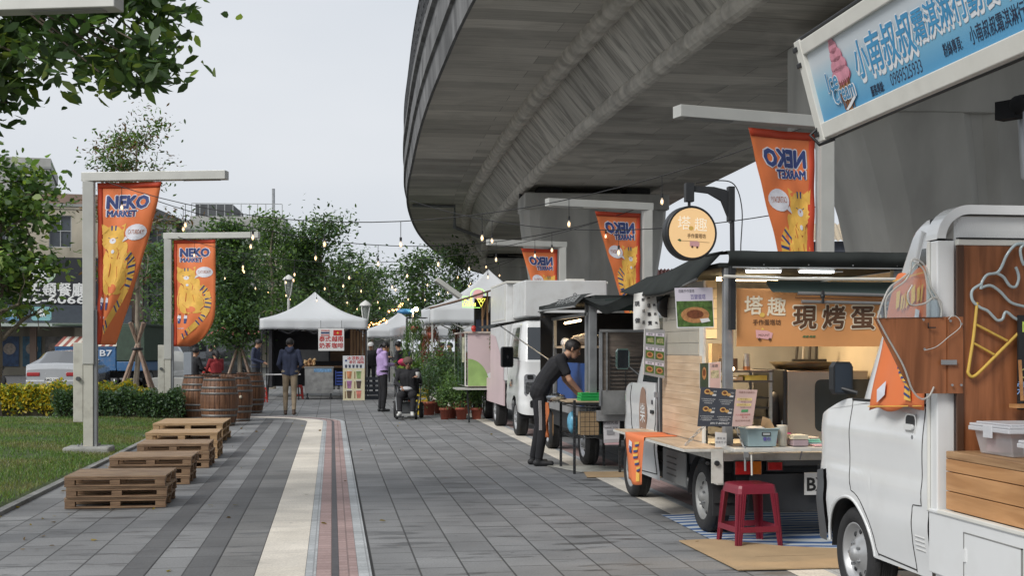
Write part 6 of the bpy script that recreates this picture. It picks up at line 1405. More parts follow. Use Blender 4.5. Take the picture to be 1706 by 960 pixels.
def mirror(T,pts,c,size,name='wing_mirror',m=None,rz=0,gm=None):
    m=m or BLACK(); b=MB(); b.tube(pts,.014,BLACK(),6); M=T3(*c)@RZ(rz)
    sx,sy,sz=size; b.ball((0,0,0),(sx/2,sy/2,sz/2),m,16,10,M@T3(0,.0,0)); b.M=M
    b.prism([(-sx*.5+.02,-sz*.5),(sx*.5-.02,-sz*.5),(sx*.5,-sz*.5+.03),(sx*.5,sz*.5-.03),(sx*.5-.02,sz*.5),(-sx*.5+.02,sz*.5),(-sx*.5,sz*.5-.03),(-sx*.5,-sz*.5+.03)],sy*.7,m,T3(0,-sy*.45,0)@FRONT)
    o=b.build(name,T,.006); g=MB(M); g.box(-sx*.42,sx*.42,-sy*.45-.004,-sy*.45-.001,-sz*.44,sz*.44,gm or mat('mirror_glass_face',(.25,.28,.3),.03,1,var=0)); g.build('mirror_glass',o); return o
def chain(a,c,n,m,sag=.0):
    pass
# ================================================================= ice cream truck (nearest, right)
PNT=WHITE()
T=thing('ice_cream_truck','white ice cream truck at the right edge with brown panelling inside its open side','food truck',(3.7,6.0,0),0)
XL=2.95; Wd=1.52
Mc=T3(XL+Wd/2,6.09,0)
cols,P,belt,low,G_=cab(T,Mc,Wd,1.70,.30,1.17,2.13,1.02,.32,.272,PNT,1.1,f0=.05,f1=.62,hood=(1.0,1.02,1.02),R=.32,bump=.3,glass_y=(.12,.86),bz=.72)
SM=mat('seam_dark_rubber',(.02,.02,.02),.8,var=0)
arcp=[(1.02-.375*math.cos(a),.272+.375*math.sin(a)) for a in [PI*k/24 for k in range(3,15)]]
seam(T,Mc,P,[(1.0,1.16),(1.0,.95),(1.0,.8),(.985,.7)]+[(y,z) for y,z in arcp[::-1] if y<.98][:9]+[(.66,.36),(.63,.32)],W=Wd)
seam(T,Mc,P,[(.085,1.16),(.085,.9),(.08,.75),(.075,.66),(.17,.655),(.18,.64),(.18,.45),(.165,.31)],W=Wd)
seam(T,Mc,P,[(.63,.33),(.4,.325),(.17,.32)],.004,W=Wd)
seam(T,Mc,P,[(1.0,1.165),(.5,1.168),(.02,1.168)],.008,'window_rubber',W=Wd)
for k in range(4): seam(T,Mc,P,[(.145,.50-.022*k),(.04,.50-.022*k)],.0045,'vent_slot',mat('white_shade_trim',(.55,.55,.54),.5),W=Wd)
# wheel arch lip
seam(T,Mc,P,[(1.02-.33*math.cos(a),.272+.33*math.sin(a)) for a in [PI*k/30 for k in range(1,30)]],.011,'arch_lip',PNT,W=Wd,off=-.004)
# handle
b=MB(Mc); 
xs=P((-Wd/2,.22,-1,0),1.05)[0]
b.prism(rrect(.125,.15,.03),.006,PNT,T3(xs-.004,.22,1.045)@LEFTF); b.prism(rrect(.105,.062,.026),.004,BLACK(),T3(xs-.0065,.215,1.08)@LEFTF); b.build('handle_recess',T,.003)
b=MB(Mc); b.prism(rrect(.098,.03,.014),.014,PNT,T3(xs-.02,.215,1.052)@LEFTF); b.cyl((xs-.001,.19,1.0),.011,-.007,GALV(),'X',12); b.build('door_handle',T,.004)
# door pocket: dark window line and pillar strip
b=MB(Mc); g0=G_((-Wd/2,.95,-1,0),.02);g1=G_((-Wd/2,.95,-1,0),.93)
b.tube([(g0[0]-.004,g0[1],1.19),((g0[0]+g1[0])/2-.004,(g0[1]+g1[1])/2,(1.19+g1[2])/2),(g1[0]-.004,g1[1],g1[2])],.016,PNT,8); b.build('pillar_trim',T)
wheel(T,XL+.115,6.09+1.02,.272,.165,-1,holes=10); wheel(T,XL+Wd-.115,6.09+1.02,.272,.165,1); wheel(T,XL+.2,4.35,.272,.165,-1); wheel(T,XL+Wd-.2,4.35,.272,.165,1)
b=MB(Mc); b.ball((-Wd/2+.15,1.40,.85),(.085,.13,.11),mat('headlamp_clear',(.55,.57,.6),.08,var=.1,coat=1),14,10); b.build('headlight',T)
mirror(T,[(XL+.06,7.12,1.2),(XL-.06,7.2,1.24),(XL-.03,7.22,1.26)],(XL-.01,7.2,1.285),(.125,.08,.19),rz=.1,gm=mat('mirror_dark_reflection',(.03,.04,.055),.12,.3,var=.1))  # dark reflection is put into the mirror face's colour
# the body behind the cab: lower white panels
BX0,BX1,BY0,BY1=2.9,4.55,2.2,6.02
b=MB(); b.box(BX0+.02,BX1,BY0,BY1-.06,.32,.66,PNT); b.box(BX0,BX0+.019,BY0,BY1-.03,.36,.66,PNT); b.box(BX0-.008,BX0+.02,BY0,BY1-.02,.655,.675,PNT)
b.build('lower_body',T,.006)
b=MB(); b.box(BX0-.006,BX0-.001,5.12,5.62,.3,.6,PNT); o=b.build('service_hatch',T,.004)
b=MB(); 
for (y0,y1,z0,z1) in ((5.115,5.12,.3,.605),(5.62,5.625,.3,.605),(5.115,5.625,.6,.605)): b.box(BX0-.0075,BX0-.0005,y0,y1,z0,z1,mat('seam_grey',(.22,.22,.21),.8))
b.box(BX0-.014,BX0-.006,5.6,5.615,.47,.53,PNT); b.build('hatch_seam',o)
# upright front post (seen as white column) and curved shell top
b=MB(); b.box(BX0,BX0+.09,5.90,6.02,.66,1.98,PNT); b.box(BX0-.012,BX0,5.965,5.985,.66,1.98,TRIM()); b.box(BX0+.05,BX0+.2,6.02,6.085,.4,2.1,mat('gap_dark_rubber',(.04,.04,.04),.8)); b.build('corner_post',T,.008)
b=MB(T3(0,5.9,0)@FRONT)
# rear bulkhead of the cab facing backwards: rounded white frame, beige header, white rail
def archf(xa,zt_,r,xb,w_,th,m,zoff=0):
    po=[(xa,1.99)]+[(xa+r-r*math.cos(PI/2*k/10),zt_-r+r*math.sin(PI/2*k/10)) for k in range(11)]+[(xb,zt_)]
    pi_=[(xb,zt_-w_)]+[(xa+r-(r-w_)*math.cos(PI/2*k/10),zt_-r+(r-w_)*math.sin(PI/2*k/10)) for k in range(10,-1,-1)]+[(xa+w_,1.99)]
    n=len(po); pi2=pi_[::-1]
    for k in range(n-1): b.prism([po[k],po[k+1],pi2[k+1],pi2[k]],th,m,T3(0,0,zoff))
archf(BX0,2.155,.17,4.5,.045,.12,PNT,.0); b.prism([(BX0+.05,1.99)]+[(BX0+.17-.12*math.cos(PI/2*k/8),1.985+.12*math.sin(PI/2*k/8)) for k in range(9)]+[(4.4,2.105),(4.4,1.99)],.03,mat('shell_grey_beige',(.33,.315,.29),.5,var=.05),T3(0,0,-.03)); b.build('opening_frame',T,.004)
b=MB(); b.box(BX0+.09,4.45,5.865,5.90,1.955,1.985,TRIM()); b.box(BX0+.09,4.45,5.86,5.89,1.985,1.993,BLACK()); b.build('opening_rail',T,.004)
b=MB(); b.box(BX0+.1,4.5,5.93,6.02,.9,2.1,PNT); b.box(BX1-.05,BX1,BY0,5.93,.66,1.3,PNT); b.box(BX0,BX0+.08,2.2,2.28,.66,2.14,PNT); b.box(BX1-.08,BX1,2.2,2.28,.66,2.14,PNT); b.box(BX0,BX1,2.2,4.7,2.14,2.2,PNT); b.box(BX1-.08,BX1,4.6,5.93,2.08,2.14,PNT); b.box(BX0+.9,BX1,4.7,5.93,2.1,2.14,PNT); b.build('shell',T)
# brown wood panelling, lower planks, shelf
BRP=woodmat('brown_wood_panelling',(.17,.058,.02),(.34,.125,.05),1.6,2,.45); PINE=woodmat('pine_plank',(.36,.17,.06),(.56,.3,.13),1.4,1,.45); OLD=woodmat('shelf_worn_wood',(.2,.1,.04),(.4,.24,.12),2,1)
b=MB(); b.box(BX0+.10,4.45,5.87,5.898,.9,1.955,BRP); b.box(BX0+.08,BX0+.115,5.855,5.87,.96,1.955,mat('dark_wood_edge',(.07,.03,.015),.5)); b.build('wood_panelling',T,.002)
b=MB()
for k,(z0,z1) in enumerate(((.682,.768),(.772,.862),(.866,.925))): b.box(BX0+.03,BX0+.055,BY0,5.87,z0,z1,PINE)
b.build('pine_planks',T,.003)
b=MB(); b.box(BX0+.028,BX0+1.4,BY0,5.865,.927,.962,OLD); b.build('shelf',T,.003)
b=MB(); b.box(BX0-.01,BX0+.03,BY0,5.88,.66,.679,TRIM()); b.build('sill_rail',T,.003)
# neon soft ice on the panel (unlit tubes)
NG=mat('neon_tube_grey',(.42,.5,.52),.25,var=.05,coat=.6); NY=mat('neon_tube_amber',(.62,.4,.07),.25,var=.05,coat=.6)
def pY(px,py,y=5.845):
    k=(px-853)/F; d=y/(CS-k*SN); return Vector((d*SN+k*d*CS,y,H-(py-583)/F*d))
def spl(pts,n=6):
    P_=[Vector(p) for p in pts]; return cr_spline(P_,n)
t2=thing('neon_sign','unlit neon tube ice cream with grey swirl and amber cone on the brown panel','sign',(3.19,5.3,1.2),0)
b=MB()
for pts in ([(1706,406),(1692,408),(1678,424),(1668,446),(1660,455),(1645,458),(1636,470),(1634,482)],[(1634,474),(1620,484),(1620,500),(1632,512),(1645,518),(1655,528),(1662,534),(1670,532),(1676,520),(1690,530),(1706,538)],[(1634,480),(1650,476),(1666,486),(1684,504),(1706,511)],[(1660,455),(1672,462),(1682,476),(1692,478),(1697,466),(1696,455),(1692,445)],[(1706,407),(1700,416),(1702,432),(1706,442)]):
    b.tube(spl([pY(*p) for p in pts]),.0075,NG,8)
b.build('swirl_tube',t2)
b=MB(); b.tube(spl([pY(1628,504),pY(1622,560),pY(1614,612),pY(1613,622),pY(1620,628),pY(1632,620),pY(1660,592),pY(1700,552)]),.008,NY,8); b.tube([pY(1626,541),pY(1678,568)],.0065,NY,8); b.tube([pY(1622,572),pY(1656,591)],.0065,NY,8); b.build('cone_tube',t2)
# chalk board at the picture edge
t2=thing('chalk_board','narrow black board with bright chalk lettering at the right edge on the brown panel','menu board',(3.4,5.8,1.2),0); b=MB(); p0=pY(1698,525,5.82); b.box(p0.x,p0.x+.3,5.825,5.84,1.16,p0.z,BLACK())
for k,(s_,c) in enumerate((('NEW',(.6,.8,.15)),('冰淇',(.4,.3,.8)),('ICE',(.5,.9,.2)),('OPEN',(.7,.7,.3)),('霜淇淋',(.3,.5,.9)))): b.text(s_,.075,mat('chalk%d'%k,c,.7,var=.1),T3(p0.x+.1,5.823,p0.z-.06-.075*k)@FRONT)
b.build('board',t2)
b=MB(); b.bar(pY(1699,600,5.8),pY(1703,668,5.8),.012,.012,PINE); q2=pY(1690,676,5.78); b.box(q2.x,q2.x+.2,5.76,5.83,q2.z-.012,q2.z+.006,PINE); single(b,'wooden_bracket','small pale wooden bracket shelf at the right edge','shelf',origin=tuple(q2))
# plastic boxes on the shelf
CLR=mat('frosted_plastic',(.62,.62,.64),.35,var=.06,trans=.0,alpha=.42); CLW=mat('frosted_plastic_lid',(.66,.67,.7),.35,var=.04,alpha=.72)
def tub(x0,x1,y0,y1,z,h,label,inside=None):
    t=thing('plastic_box',label,'storage box',((x0+x1)/2,(y0+y1)/2,z),0); b=MB(); e=.025
    o_=[(x0+e,y0+e),(x1-e,y0+e),(x1-e,y1-e),(x0+e,y1-e)]; u_=[(x0,y0),(x1,y0),(x1,y1),(x0,y1)]
    vs=[(x,y,z) for x,y in o_]+[(x,y,z+h) for x,y in u_]; b.add(vs,[(3,2,1,0)]+[(k,(k+1)%4,4+(k+1)%4,4+k) for k in range(4)],CLR); b.build('tub',t,.006)
    b=MB(); b.box(x0-.012,x1+.012,y0-.012,y1+.012,z+h,z+h+.012,CLW); b.box(x0+.01,x1-.01,y0+.01,y1-.01,z+h+.012,z+h+.02,CLW); b.box(x0-.016,x1+.016,y0-.016,y1+.016,z+h-.022,z+h-.001,CLW); b.build('lid',t,.005)
    for yy in (y1-.03,): b=MB(); b.box(x0-.02,x0-.012,(y0+y1)/2-.04,(y0+y1)/2+.04,z+h-.05,z+h+.008,CLW); b.build('clip',t,.003)
    return t
tub(3.0,3.42,5.40,5.74,.964,.13,'large frosted storage box on the wooden shelf inside the truck')
tub(3.01,3.16,5.14,5.32,.964,.075,'small frosted box with a dark inside in front of the large storage box')
b=MB(); b.box(3.045,3.125,5.17,5.29,.97,1.02,BLACK()); single(b,'dark_packet','dark contents of the small frosted box','packet',origin=(3.08,5.23,.97))
b=MB(); b.cyl((3.17,5.45,1.025),.04,.09,mat('paper_roll_rose',(.5,.3,.24),.7),'Y',16); b.cyl((3.17,5.449,1.025),.022,.002,BLACK(),'Y',12); b.box(3.05,3.3,5.6,5.7,.975,1.03,mat('pink_packets',(.55,.35,.36),.6,var=.3,scale=20)); single(b,'paper_roll','rose coloured paper roll inside the large storage box','paper roll',origin=(3.17,5.5,.97))
# roof flap with the big sign
t2=thing('roof_sign','large sloping blue and white sign raised on the nearest truck\'s opened roof flap','sign',(2.4,4.5,2.5),0)
FY1=6.15; FY0=2.3; tp=Vector((2.30,0,2.965)); bt_=Vector((2.425,0,2.5)); ang=math.atan2(bt_.x-tp.x,tp.z-bt_.z)
# plane matrix: local x runs along -Y from the far end, local y runs up the sign, +z faces the viewer's side (-X)
upv=(tp-bt_).normalized(); xv=Vector((0,-1,0)); zv=xv.cross(upv)
MS=Matrix(((xv.x,upv.x,zv.x,bt_.x),(xv.y,upv.y,zv.y,FY1),(xv.z,upv.z,zv.z,bt_.z),(0,0,0,1)))
Hs=(tp-bt_).length; Ls=FY1-FY0
b=MB(MS); b.box(0,Ls,0,.075,-.05,.02,TRIM()); b.box(0,Ls,Hs-.06,Hs+.01,-.05,.02,TRIM()); b.box(-.015,.06,-.01,Hs+.02,-.055,.024,TRIM()); b.box(.0,Ls,Hs+.012,Hs+.03,-.04,.015,BLACK())
for yy in (.03,Hs-.1,Hs-.02): b.box(-.03,.02,yy-.012,yy+.014,.02,.032,BLACK())
b.build('frame',t2,.005)
m_,nt,bb=nodes('sign_blue_gradient_print'); tcx=nt.nodes.new('ShaderNodeUVMap'); sp=nt.nodes.new('ShaderNodeSeparateXYZ'); nt.links.new(tcx.outputs[0],sp.inputs[0])
crr=nt.nodes.new('ShaderNodeValToRGB'); crr.color_ramp.elements[0].position=.05; crr.color_ramp.elements[0].color=(.09,.32,.55,1); crr.color_ramp.elements[1].position=.8; crr.color_ramp.elements[1].color=(.55,.6,.64,1); e_=crr.color_ramp.elements.new(.4); e_.color=(.2,.45,.62,1)
ad=nt.nodes.new('ShaderNodeMath'); ad.operation='MULTIPLY_ADD'; ad.inputs[1].default_value=-.12; nt.links.new(sp.outputs[0],ad.inputs[0]); nt.links.new(sp.outputs[1],ad.inputs[2]); nt.links.new(ad.outputs[0],crr.inputs[0]); nt.links.new(crr.outputs[0],bb.inputs['Base Color']); bb.inputs['Roughness'].default_value=.4
SGR=m_
b=MB(MS); b.add([(.06,.075,.001),(Ls,.075,.001),(Ls,Hs-.06,.001),(.06,Hs-.06,.001)],[(0,1,2,3)],SGR,uv=[(0,0),(1,0),(1,1),(0,1)])
b.add([(0,0,-.03),(Ls,0,-.03),(Ls,Hs,-.03),(0,Hs,-.03)],[(3,2,1,0)],TRIM())
LB=mat('sign_letter_blue',(.05,.28,.52),.4,var=.1,scale=14); LW=mat('sign_letter_white',(.75,.77,.8),.4,var=0); LK=mat('sign_letter_dark',(.02,.03,.07),.4,var=0)
s_='小南叔叔霜淇淋行動餐車'; wch=.215
def skew(x0,y0,k=.0): return T3(x0,y0,0)
sizes=[.182,.19,.192,.192]+[.14]*7
x=.555; i=0
for ch,sz in zip(s_,sizes):
    adv=sz*.79 if sz>.17 else sz*.80; cx=x+adv/2
    b.text(ch,sz*1.0,LW,T3(cx-.006,.256 if sz>.17 else .268,.001)@SC(.8,1,1),.055); b.text(ch,sz,LW,T3(cx+.004,.238 if sz>.17 else .253,.0024)@SC(.8,1,1),.05); b.text(ch,sz,LB,T3(cx,.256 if sz>.17 else .268,.004)@SC(.8,1,1),.02)
    x+=adv
b.text('服務專線:',.052,LK,T3(.71,.108,.0015)@SC(.62,1,1),.004); b.text('0989525933',.072,LK,T3(1.0,.118,.0015)@SC(.85,1.1,1),.002)
b.text('粉絲專頁:',.06,LK,T3(1.42,.13,.0015)@SC(.6,1,1),.004); b.text('小南叔叔霜淇淋行動餐車',.075,LK,T3(1.83,.135,.0015)@SC(.66,1,1),.004)
b.build('sign_face',t2)
# ice cream picture
b=MB(MS@T3(.39,.25,.004)@SC(1.05,.95,1)); PK=mat('ice_pink',(.6,.25,.32),.5,var=.2,scale=30); PKD=mat('ice_pink_dark',(.45,.12,.18),.5); CNE=mat('cone_brown',(.4,.2,.09),.5,var=.2,scale=40); CND=mat('cone_dark',(.15,.06,.03),.5)
b.prism([(-.075,-.03),(.075,-.03),(.03,-.2),(-.005,-.2)],0,CNE,T3(0,0,.0005))
for k in range(4): b.tube([(-.07+k*.04,-.03,.001),(-.0+k*.03-.03,-.18,.001)],.003,CND,4); b.tube([(.07-k*.04,-.03,.001),(.0-k*.02+.02,-.17,.001)],.003,CND,4)
for cx,cy,rx,ry in ((0,.0,.1,.045),(.0,.05,.085,.042),(-.005,.1,.065,.038),(-.015,.14,.045,.035)): b.disc((cx,cy-.01,.001),rx,PKD,None,20,ry); b.disc((cx,cy,.002),rx*.96,PK,None,20,ry*.9)
b.prism([(-.05,.15),(.02,.15),(-.01,.19),(-.05,.215),(-.045,.18)],0,PK,T3(0,0,.002))
b.M=MS; ICB=mat('ice_script_blue',(.06,.25,.45),.4)
for tx,cx,cy,sz,w_ in (('Ice',.28,.235,.13,.13),('Cream',.38,.165,.12,.24)):
    b.text(tx,sz,LW,T3(cx,cy,.008)@RZ(.0),.05,w=w_*1.08); b.text(tx,sz*.98,ICB,T3(cx,cy,.0095),.02,w=w_)
b.prism([(.36,.085),(.46,.125),(.5,.15),(.49,.12),(.42,.09),(.38,.08)],0,LW,T3(0,0,.0085))
b.build('ice_cream_picture',t2)
b=MB(); b.bar((2.42,2.6,2.52),(2.98,2.6,2.16),.03,.03,TRIM()); b.build('strut',t2)
b=MB(); b.tube([(2.44,6.1,2.49),(2.42,5.2,2.485),(2.44,4.4,2.49),(2.43,3.4,2.485)],.006,CABM,6); b.tube([(2.40,6.14,2.56),(2.36,6.16,2.52),(2.40,6.14,2.47),(2.44,6.05,2.485)],.009,CABM,6); b.build('cable',t2)
# speaker and pole under the flap
sp_=Y3=None
def pX(px,py,x): k=(px-853)/F; d=x/(SN+k*CS); return Vector((x,d*CS-k*d*SN,H-(py-583)/F*d))
q=pX(1682,178,2.62); b=MB(T3(*q)@RZ(.5)@SC(.75,.75,.75)); BK2=mat('matt_black_housing',(.01,.01,.011),.8,var=.2,spec=.15); b.box(-.04,.04,-.05,.06,-.065,.03,BK2); b.ball((-.01,-.05,0),(.045,.04,.05),BK2,12,8); b.ball((.05,-.04,.03),(.04,.05,.035),BK2,12,8); single(b,'spot_lamp','black spotlight under the raised blue sign','lamp',origin=q)
q2=pX(1702,230,2.7); b=MB(); b.tube([q2+Vector((0,0,.12)),q2+Vector((.01,-.005,-.15)),Vector((2.98,q2.y-.1,1.96))],.018,mat('grey_gas_strut',(.3,.31,.33),.4,.5),10); single(b,'gas_strut','grey gas strut holding up the sign flap at the right edge','strut',origin=q2)
# fold-out cone board: wood cone, clear swirl, draped cat banner
t2=thing('cone_board','brown cone shaped board with a clear acrylic swirl, folded out from the nearest truck','sign',(2.85,5.9,1.24),0)
def pYp(px,py,y): k=(px-853)/F; d=y/(CS-k*SN); return Vector((d*SN+k*d*CS,y,H-(py-583)/F*d))
YB=5.86
def poly_at(pts,y,th,m,b,M=None): b.prism([(pYp(px,py,y).x,pYp(px,py,y).z) for px,py in pts],th,m,T3(0,y,0)@FRONT)
b=MB(); poly_at([(1457,530),(1577,528),(1577,656),(1528,656),(1517,649),(1500,618)],YB,.012,BRP,b); b.build('cone_panel',t2,.002)
b=MB(); poly_at([(1579,528),(1605,528),(1605,656),(1579,656)],YB-.006,.014,BRP,b)
q=pYp(1578,604,YB); b.box(q.x-.04,q.x+.04,YB-.022,YB-.015,q.z-.012,q.z+.012,GALV()); b.build('hinge_strip',t2,.002)
b=MB()
for px,py in ((1586,642),(1601,642),(1583,535),(1538,533),(1540,582),(1601,540)): q=pYp(px,py,YB-.016); b.cyl((q.x,q.y,q.z),.006,-.006,GALV(),'Y',8)
b.tube(spl([pYp(px,py,YB-.025) for px,py in ((1540,584),(1560,578),(1580,562),(1600,545),(1598,532),(1588,526),(1580,532))]),.0022,mat('pale_wire',(.5,.5,.48),.5),5)
q=pYp(1552,545,YB-.016); b.box(q.x-.02,q.x+.02,q.y-.004,q.y,q.z-.006,q.z,BLACK()); b.box(q.x-.02,q.x-.016,q.y-.004,q.y,q.z-.006,q.z+.02,BLACK()); b.build('fittings',t2)
ACR=glassmat('acrylic_edge',(.75,.75,.75),1.2,.15)
b=MB()
for pts in ([(1462,530),(1470,505),(1482,480),(1500,466),(1516,452),(1518,436),(1526,432),(1540,442),(1548,462),(1552,480),(1562,496),(1570,520)],[(1476,530),(1476,500),(1490,482),(1508,468),(1520,448),(1528,440),(1540,452),(1546,478),(1556,500)],[(1520,475),(1512,492),(1518,508),(1540,506),(1556,496),(1568,505),(1568,528)],[(1462,532),(1480,565),(1505,610),(1520,650),(1535,665),(1548,660),(1556,645)]):
    b.tube(spl([pYp(px,py,YB-.01) for px,py in pts]),.0052,mat('acrylic_tube',(.5,.49,.46),.15,var=.05,alpha=.6),8)
b.build('swirl_tube',t2)
b=MB(); poly_at([(1462,530),(1470,505),(1482,480),(1500,466),(1516,452),(1518,434),(1540,442),(1552,480),(1570,520),(1570,529)],YB-.004,.004,glassmat('acrylic_clear'),b); b.build('swirl_sheet',t2)
# draped orange cat cloth hung on the door window
t2=thing('cat_cloth','orange cat print cloth draped over the nearest cab window behind the cone board','cloth banner',(2.9,6.5,1.16),0)
def clothP(u,v):
    # u along the truck front->back, v down; corners measured on the side of the cab
    A=pX(1497,462,2.93);B=pX(1560,440,2.93);Cb=pX(1453,684,2.925);D=pX(1542,680,2.925)
    p=A.lerp(B,u).lerp(Cb.lerp(D,u),v); p.x-=.012+.008*math.sin(u*14+v*3)+.006*math.sin(v*9); p.z+=.012*math.sin(u*11); return p
b=MB(); b.grid(lambda u,v:tuple(clothP(u,v)),18,24,ORG,True); o=b.build('cloth',t2); mm=o.modifiers.new('thick','SOLIDIFY'); mm.thickness=.0015
b=MB()
def cpatch(pts,m,off): 
    vs=[clothP(u,v)+Vector((-off,0,0)) for u,v in pts]; b.add([tuple(p) for p in vs],[tuple(range(len(vs)))],m)
tl=[(.62,.48),(.57,.58),(.55,.67),(.62,.76),(.75,.84),(.78,.95)]
for k in range(len(tl)-1):
    (u0,v0),(u1,v1)=tl[k],tl[k+1]; cpatch([(u0-.07,v0),(u0+.07,v0),(u1+.07,v1),(u1-.07,v1)],YEL,.014)
    for f in (.15,.6): a,c=lerp(u0,u1,f),lerp(v0,v1,f); cpatch([(a-.07,c-.012),(a+.07,c+.008),(a+.07,c+.026),(a-.07,c+.006)],NAVY,.017)
for k in range(7): cpatch([(.2+k*.1,.14+.02*(k%2)),(.26+k*.1,.12+.02*(k%2)),(.28+k*.1,.24),(.22+k*.1,.26)],YEL,.014)
cpatch([(.7,.5),(.86,.49),(.88,.6),(.74,.62)],NAVY,.016); cpatch([(.12,.86),(.3,.78),(.34,.88),(.16,.96)],WHB,.015); cpatch([(.7,.3),(.82,.31),(.8,.4),(.68,.38)],WHB,.015)
for v in (.025,.965): cpatch([(0,v),(1,v),(1,v+.008),(0,v+.008)],YEL,.013)
b.build('cat_print',t2)
# ================================================================= egg tart truck
T=thing('egg_tart_truck','small white flatbed truck as an egg tart stall with bamboo covered side, dark canvas roof','food truck',(3.7,9.6,0),0)
XL=2.9; Wd=1.48; Mc=T3(XL+Wd/2,11.3,0)
cols,P,belt,low,G_=cab(T,Mc,Wd,1.6,.27,1.13,1.86,1.15,.32,.28,PNT,1.08,f0=.05,f1=.5,hood=(1.1,1.0,1.1),R=.32,bump=.28,glass_y=(.14,1.0))
seam(T,Mc,P,[(.1,1.12),(.1,.6),(.1,.32),(.7,.3),(.78,.5),(.95,.66),(1.05,.8),(1.08,1.1)],.005,W=Wd)
b=MB(Mc); b.prism([(.14*math.cos(2*PI*k/28),.27*math.sin(2*PI*k/28)) for k in range(28)],.004,mat('door_oval_brown',(.28,.17,.12),.6,var=.15),T3(-Wd/2-.006,.55,.83)@LEFTF); b.text('樂',.2,SW,T3(-Wd/2-.008,.55,.84)@LEFTF,.0); b.text('手作',.07,SW,T3(-Wd/2-.008,.55,.68)@LEFTF,.0); b.build('door_emblem',T)
b=MB(Mc); b.prism(rrect(.1,.035,.014),.02,BLACK(),T3(-Wd/2-.012,.2,.88)@LEFTF); b.cyl((-Wd/2+.004,.2,.97),.022,-.012,mat('lock_sticker',(.05,.05,.06),.5),'X',12); b.build('door_handle',T,.003)
for y,r in ((12.45,.28),(9.96,.285)):
    wheel(T,XL+.09,y,r,.165,-1,mat('rim_grey_steel',(.36,.36,.35),.45,.5,var=.12),holes=8); wheel(T,XL+Wd-.09,y,r,.165,1)
# chassis, bed, flaps
WPT=mat('bed_white_paint',(.58,.57,.53),.45,var=.06,scale=6,dirt=((.3,.27,.22),12,.5))
b=MB(); b.box(XL+.15,XL+Wd-.15,9.5,12.6,.34,.5,BLACK()); b.box(XL+.05,XL+Wd-.05,9.6,11.2,.5,.60,mat('dark_underbody',(.035,.038,.042),.6)); b.cyl((XL+.5,9.75,.42),.09,.6,BLACK(),'X',14); b.box(XL+.25,XL+1.2,9.48,9.52,.22,.5,mat('dark_underbody',(0,0,0))); b.build('chassis',T)
b=MB(); b.box(XL,XL+Wd,9.5,11.22,.60,.66,WPT); b.box(XL-.004,XL+.05,9.49,9.58,.42,.70,WPT); b.box(XL+Wd-.05,XL+Wd,9.49,9.58,.42,.7,WPT); b.box(XL+.05,XL+.36,9.49,9.5,.6,.66,WPT); b.box(XL+.93,XL+1.1,9.47,9.5,.5,.68,WPT); b.build('bed',T,.004)
b=MB(); b.box(XL+.1,XL+.75,10.6,10.62,.3,.6,mat('grey_inner_arch',(.13,.135,.14),.6)); b.box(XL+.02,XL+.03,10.45,11.2,.3,.58,mat('side_skirt_grey',(.2,.21,.21),.5)); 
for k in range(4): b.box(XL+.012,XL+.02,10.75,11.05,.36+.05*k,.368+.05*k,DKG())
b.build('side_skirt',T)
b=MB(); b.box(XL+.005,XL+.27,9.62,9.64,.17,.6,mat('mud_flap_black',(.02,.02,.022),.8)); 
for k in range(9): a=PI*k/9; 
b.grid(lambda u,v:(XL+.0+.27*v,9.96-.36*math.cos(PI*u),.27+.34*math.sin(PI*u)),16,1,mat('mud_flap_black',(0,0,0))); b.build('mud_guard',T)
RL=mat('lamp_red',(.42,.015,.015),.15,var=.15,scale=30,coat=1); AL=mat('lamp_amber',(.62,.17,.015),.15,var=.15,scale=30,coat=1)
b=MB(); b.box(XL+.13,XL+.255,9.455,9.49,.50,.60,RL); b.box(XL+.257,XL+.335,9.455,9.49,.50,.60,AL); b.box(XL+.125,XL+.34,9.46,9.495,.495,.606,BLACK()); b.build('tail_light',T,.004)
b=MB(); b.box(XL+.385,XL+.50,9.455,9.49,.53,.59,RL); b.box(XL+.375,XL+.51,9.46,9.495,.522,.598,BLACK()); b.build('reflector_light',T,.004)
b=MB(); b.box(XL+.5,XL+.95,9.5,9.52,.56,.6,DKG()); b.box(XL+.4,XL+1.0,9.53,9.55,.66,.63,BLACK()); b.build('rear_bar',T)
b=MB(); b.box(XL+.655,XL+.975,9.40,9.41,.345,.515,mat('plate_white',(.7,.7,.68),.4,var=.03)); b.text('BX',.14,mat('plate_black',(0,0,0)),T3(XL+.755,9.398,.42)@FRONT,.025); b.text('B-',.03,mat('plate_black',(0,0,0)),T3(XL+.815,9.398,.497)@FRONT,.01); b.text('3 27',.14,mat('plate_black',(0,0,0)),T3(XL+.94,9.398,.42)@FRONT,.025) if False else None
b.build('number_plate',T)
# fold-down tail counter and side counter
BAM=woodmat('bamboo_slats',(.5,.35,.22),(.68,.52,.36),1.2,1,.6); BAMF=woodmat('bamboo_counter',(.45,.32,.2),(.66,.5,.35),1.2,1,.55)
b=MB(); b.box(XL+.02,XL+Wd,9.12,9.5,.70,.725,WPT); b.box(XL+.06,XL+Wd-.04,9.3,9.5,.726,.73,mat('counter_mat_dark',(.08,.06,.05),.8)); o=b.build('tail_counter',T,.003)
b=MB(); b.tube([(XL+.1,9.14,.74),(XL+.1,9.13,.56)],.008,GALV(),6); b.box(XL+.085,XL+.12,9.11,9.125,.66,.7,GALV()); b.tube([(XL+.14,9.11,.68),(XL+.14,9.1,.53)],.007,WPT,6); b.tube([(XL+.6,9.3,.7),(XL+.6,9.35,.62)],.006,GALV(),6); b.build('latch',o)
b=MB(); b.box(XL-.30,XL+.01,9.36,11.8,.685,.705,WPT)
for k in range(8): x0=XL-.295+k*.038; b.box(x0,x0+.036,9.38,11.78,.7055,.712,BAMF)
o=b.build('side_counter',T,.002)
b=MB(); 
